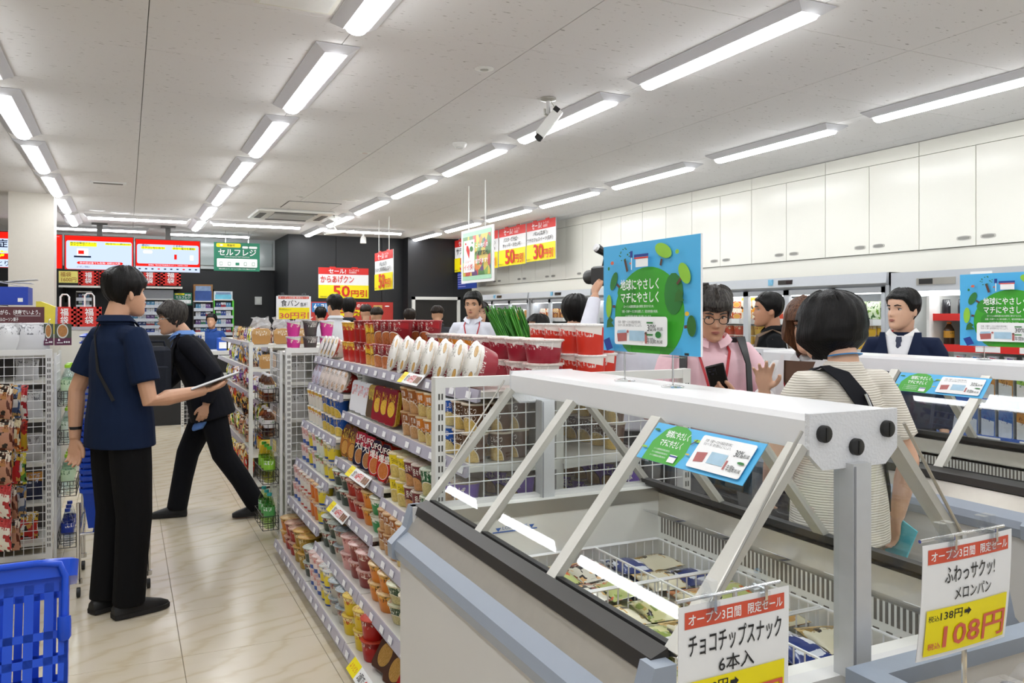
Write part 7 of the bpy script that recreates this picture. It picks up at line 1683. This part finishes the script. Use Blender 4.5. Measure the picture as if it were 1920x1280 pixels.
for q in range(3):
    rr = random.Random(q); rings = []
    for f in range(7):
        a = -pi/2+pi*f/6; rings.append([((.062*cos(a)+.008)*cos(b)+rr.uniform(-.006, .006), (.052*cos(a)+.008)*sin(b)+rr.uniform(-.006, .006), .036+.036*sin(a)+rr.uniform(-.004, .004)) for b in [2*pi*i/14 for i in range(14)]])
    wr_me.append(MB().loft(rings).mesh('plastic_wrap', WRAP2, 30))
sealm = MB().lathe([(.016, .0), (.016, .0008)], 10, (0, 0, .066)).mesh('black_seal', M_black)
for i in range(7):
    for j in range(5):
        for lv in (0, 1):
            o = obj('wrapped_bun', bun); o.location = (1.30+i*.128+RND.uniform(-.004, .004), .40+j*.132+RND.uniform(-.006, .006), .698+lv*.074); o.rotation_euler = (RND.uniform(-.06, .06), RND.uniform(-.06, .06), pi/2+RND.uniform(-.3, .3)); obj('plastic_wrap', wr_me[(i+j) % 3], o); obj('black_seal', sealm, o)
            tag(o, 'cream bun in clear wrap with black seal, bread tub', 'bread', 'wrapped buns in the tub')
MB().box((.03, .03, .6), (.97, .75, .695)).build('raised_floor', M_inner, tb)
# ================================================================ small ceiling fittings
p = WZ(1028, 184, CEIL); t = thing('security_camera', 'white security camera on a ceiling bracket in the middle', 'camera', (p.x, p.y, CEIL))
MB().lathe([(.05, -.001), (.05, -.012), (.02, -.018)], 20).build('ceiling_plate', M_steel, t, 40); MB().tube([(0, 0, -.015), (0, 0, -.10)], .012, 10).build('bracket_stem', M_offw, t); MB().tube([(-.03, -.01, -.07), (-.03, -.01, -.10), (0, 0, -.105)], .007, 8).build('clamp_lever', M_steel, t)
Mx = Matrix.Translation((.0, -.01, -.15)) @ Matrix.Rotation(radians(-25), 4, 'Z') @ Matrix.Rotation(radians(-52), 4, 'Y')
MB().cbox((0, 0, 0), (.19, .062, .058), Mx).build('housing', M_white, t); MB().cbox((.085, 0, .012), (.03, .064, .036), Mx).build('rear_cover', M_black, t); MB().lathe([(.024, 0), (.024, .025), (.016, .03)], 14).xf(Mx @ Matrix.Translation((-.095, 0, -.005)) @ Matrix.Rotation(-pi/2, 4, 'Y')).build('lens', M_black, t, 40)
MB().tube([(.02, 0, -.02), (.06, .01, -.06), (.05, 0, -.1)], .003, 6).build('cable', M_steel, t)
def det(nm, label, px, py, r, h, m=M_white, ring=None):
    p = WZ(px, py, CEIL); t = thing(nm, label, 'ceiling fitting', (p.x, p.y, CEIL)); MB().lathe([(r, -.0005), (r, -h*.35), (r*.72, -h), (r*.2, -h)], 20).build('body', m, t, 40)
    MB().lathe([(r*.45, -h), (r*.45, -h*1.25), (r*.3, -h*1.35)], 14).build('centre', ring or M_offw, t, 40)
det('smoke_detector', 'round white smoke detector near the middle of the ceiling', 862, 268, .055, .035); det('sprinkler_head', 'flush round sprinkler plate nearest the camera', 908, 129, .05, .006, ring=M_steel); det('ceiling_sensor', 'small flat round sensor plate on the ceiling, mid left', 684, 286, .05, .006, ring=mat('pinkish', 'd8c8c4', .5)); det('ceiling_sensor', 'flat round plate on the ceiling near the far lamps', 658, 375, .10, .006); det('sprinkler_head', 'far sprinkler plate beside the air conditioner', 565, 368, .05, .006, ring=M_steel); det('ceiling_speaker', 'flat white round speaker on the ceiling far left', 226, 398, .11, .008)
det('smoke_detector', 'round detector on the ceiling left of the speaker', 182, 394, .09, .006)
p = WZ(545, 401, CEIL); t = thing('air_conditioner', 'white ceiling cassette air conditioner near the black wall', 'air conditioner', (p.x, p.y, CEIL), 0)
MB().bbox((0, 0, -.018), (.95, .95, .034), .03).build('panel', M_white, t)
MB().box((-.25, -.25, -.04), (.25, .25, -.036)).build('intake_grille', mat('ac_grille', '8a8a88', .6), t)
for k in range(-5, 6): MB().box((-.25, k*.045-.006, -.045), (.25, k*.045+.006, -.04)).build('slat', M_offw, t)
for a in range(4): MB().box((-.26, -.42, -.042), (.26, -.34, -.036)).xf(Matrix.Rotation(a*pi/2, 4, 'Z')).build('outlet_vane', mat('ac_vane', '6a6a6a', .6), t)
p = WZ(203, 342, CEIL); t = thing('air_vent', 'small slotted air vent on the ceiling left', 'vent', (p.x, p.y, CEIL)); MB().box((-.16, -.06, -.012), (.16, .06, -.0005)).build('frame', M_white, t); MB().box((-.13, -.03, -.014), (.13, .03, -.012)).build('slot', mat('vent_dark', '6a6560', .7), t)
p = WZ(582, 385, CEIL); t = thing('access_hatch', 'square access hatch on the ceiling above the air conditioner', 'hatch', (p.x, p.y, CEIL)); MB().box((-.3, -.3, -.004), (.3, .3, -.0005)).build('frame', M_dark, t); MB().box((-.29, -.29, -.007), (.29, .29, -.004)).build('cover', M_ceil, t)
p = WZ(625, 6, CEIL); t = thing('ceiling_hatch', 'cream square plate on the ceiling at the top edge', 'hatch', (WZ(560, -8, CEIL).x, WZ(560, -8, CEIL).y, CEIL)); MB().box((-.16, -.12, -.014), (.16, .12, -.0005)).build('frame', M_cream, t); MB().box((-.14, -.1, -.017), (.14, .1, -.014)).build('cover', M_white, t)
p = WZ(632, 404, CEIL); t = thing('sign_projector', 'white angled bracket device on the ceiling beside the air conditioner', 'ceiling fitting', (p.x, p.y, CEIL)); MB().box((-.04, -.04, -.03), (.04, .04, -.0005)).build('base', M_white, t); MB().tube([(0, 0, -.03), (-.05, 0, -.14), (0, .02, -.2)], .012, 8).build('arm', M_white, t); MB().cbox((-.05, 0, -.06), (.14, .06, .06), Matrix.Rotation(.4, 4, 'Y')).build('head', M_white, t); MB().cbox((0, .02, -.22), (.38, .1, .02), Matrix.Rotation(-.15, 4, 'Y')).build('tray', M_white, t)
p = WZ(681, 437, CEIL-.0); t = thing('spot_lamp', 'small white spot lamp under the tube before the black wall', 'lamp', (p.x, p.y, CEIL)); MB().tube([(0, 0, -.0005), (0, 0, -.05)], .02, 10).build('stem', M_white, t); MB().lathe([(.03, -.05), (.045, -.08), (.05, -.16), (.04, -.165)], 16).build('shade', M_white, t, 40)
# ================================================================ every label singles out one thing: place among its look-alikes
def _ord(n): return ORDW[n]
bpy.context.view_layer.update()
_by = {}
for o in COL.objects:
    if o.parent is None and o.get('category') and o.get('label'): _by.setdefault(o['label'], []).append(o)
for lab, os_ in _by.items():
    if len(os_) < 2: continue
    pos = {}
    for o in os_:
        p = o.matrix_world.translation; d = p.x*SN+p.y*CS; pos[o] = (960+FP*(p.x*CS-p.y*SN)/max(d, .05), p)
    cols = []
    for o in sorted(os_, key=lambda q: pos[q][0]):
        for c_ in cols:
            q = pos[c_[0]][1]; p = pos[o][1]
            if abs(p.x-q.x) < .035 and abs(p.y-q.y) < .035: c_.append(o); break
        else: cols.append([o])
    g = os_[0].get('group') or lab
    for i, c_ in enumerate(cols):
        c_.sort(key=lambda q: pos[q][1].z)
        for j, o in enumerate(c_):
            n = len(c_); lv = '' if n == 1 else ((' lower', ' upper')[j] if n == 2 else ' '+ORDW[j]+' up')
            pl_ = '' if len(cols) == 1 else ' '+_ord(i)+' from left'
            o['label'] = lab+','+lv+(',' if lv and pl_ else '')+pl_; o['group'] = g
bpy.data.scenes.remove(TMP)
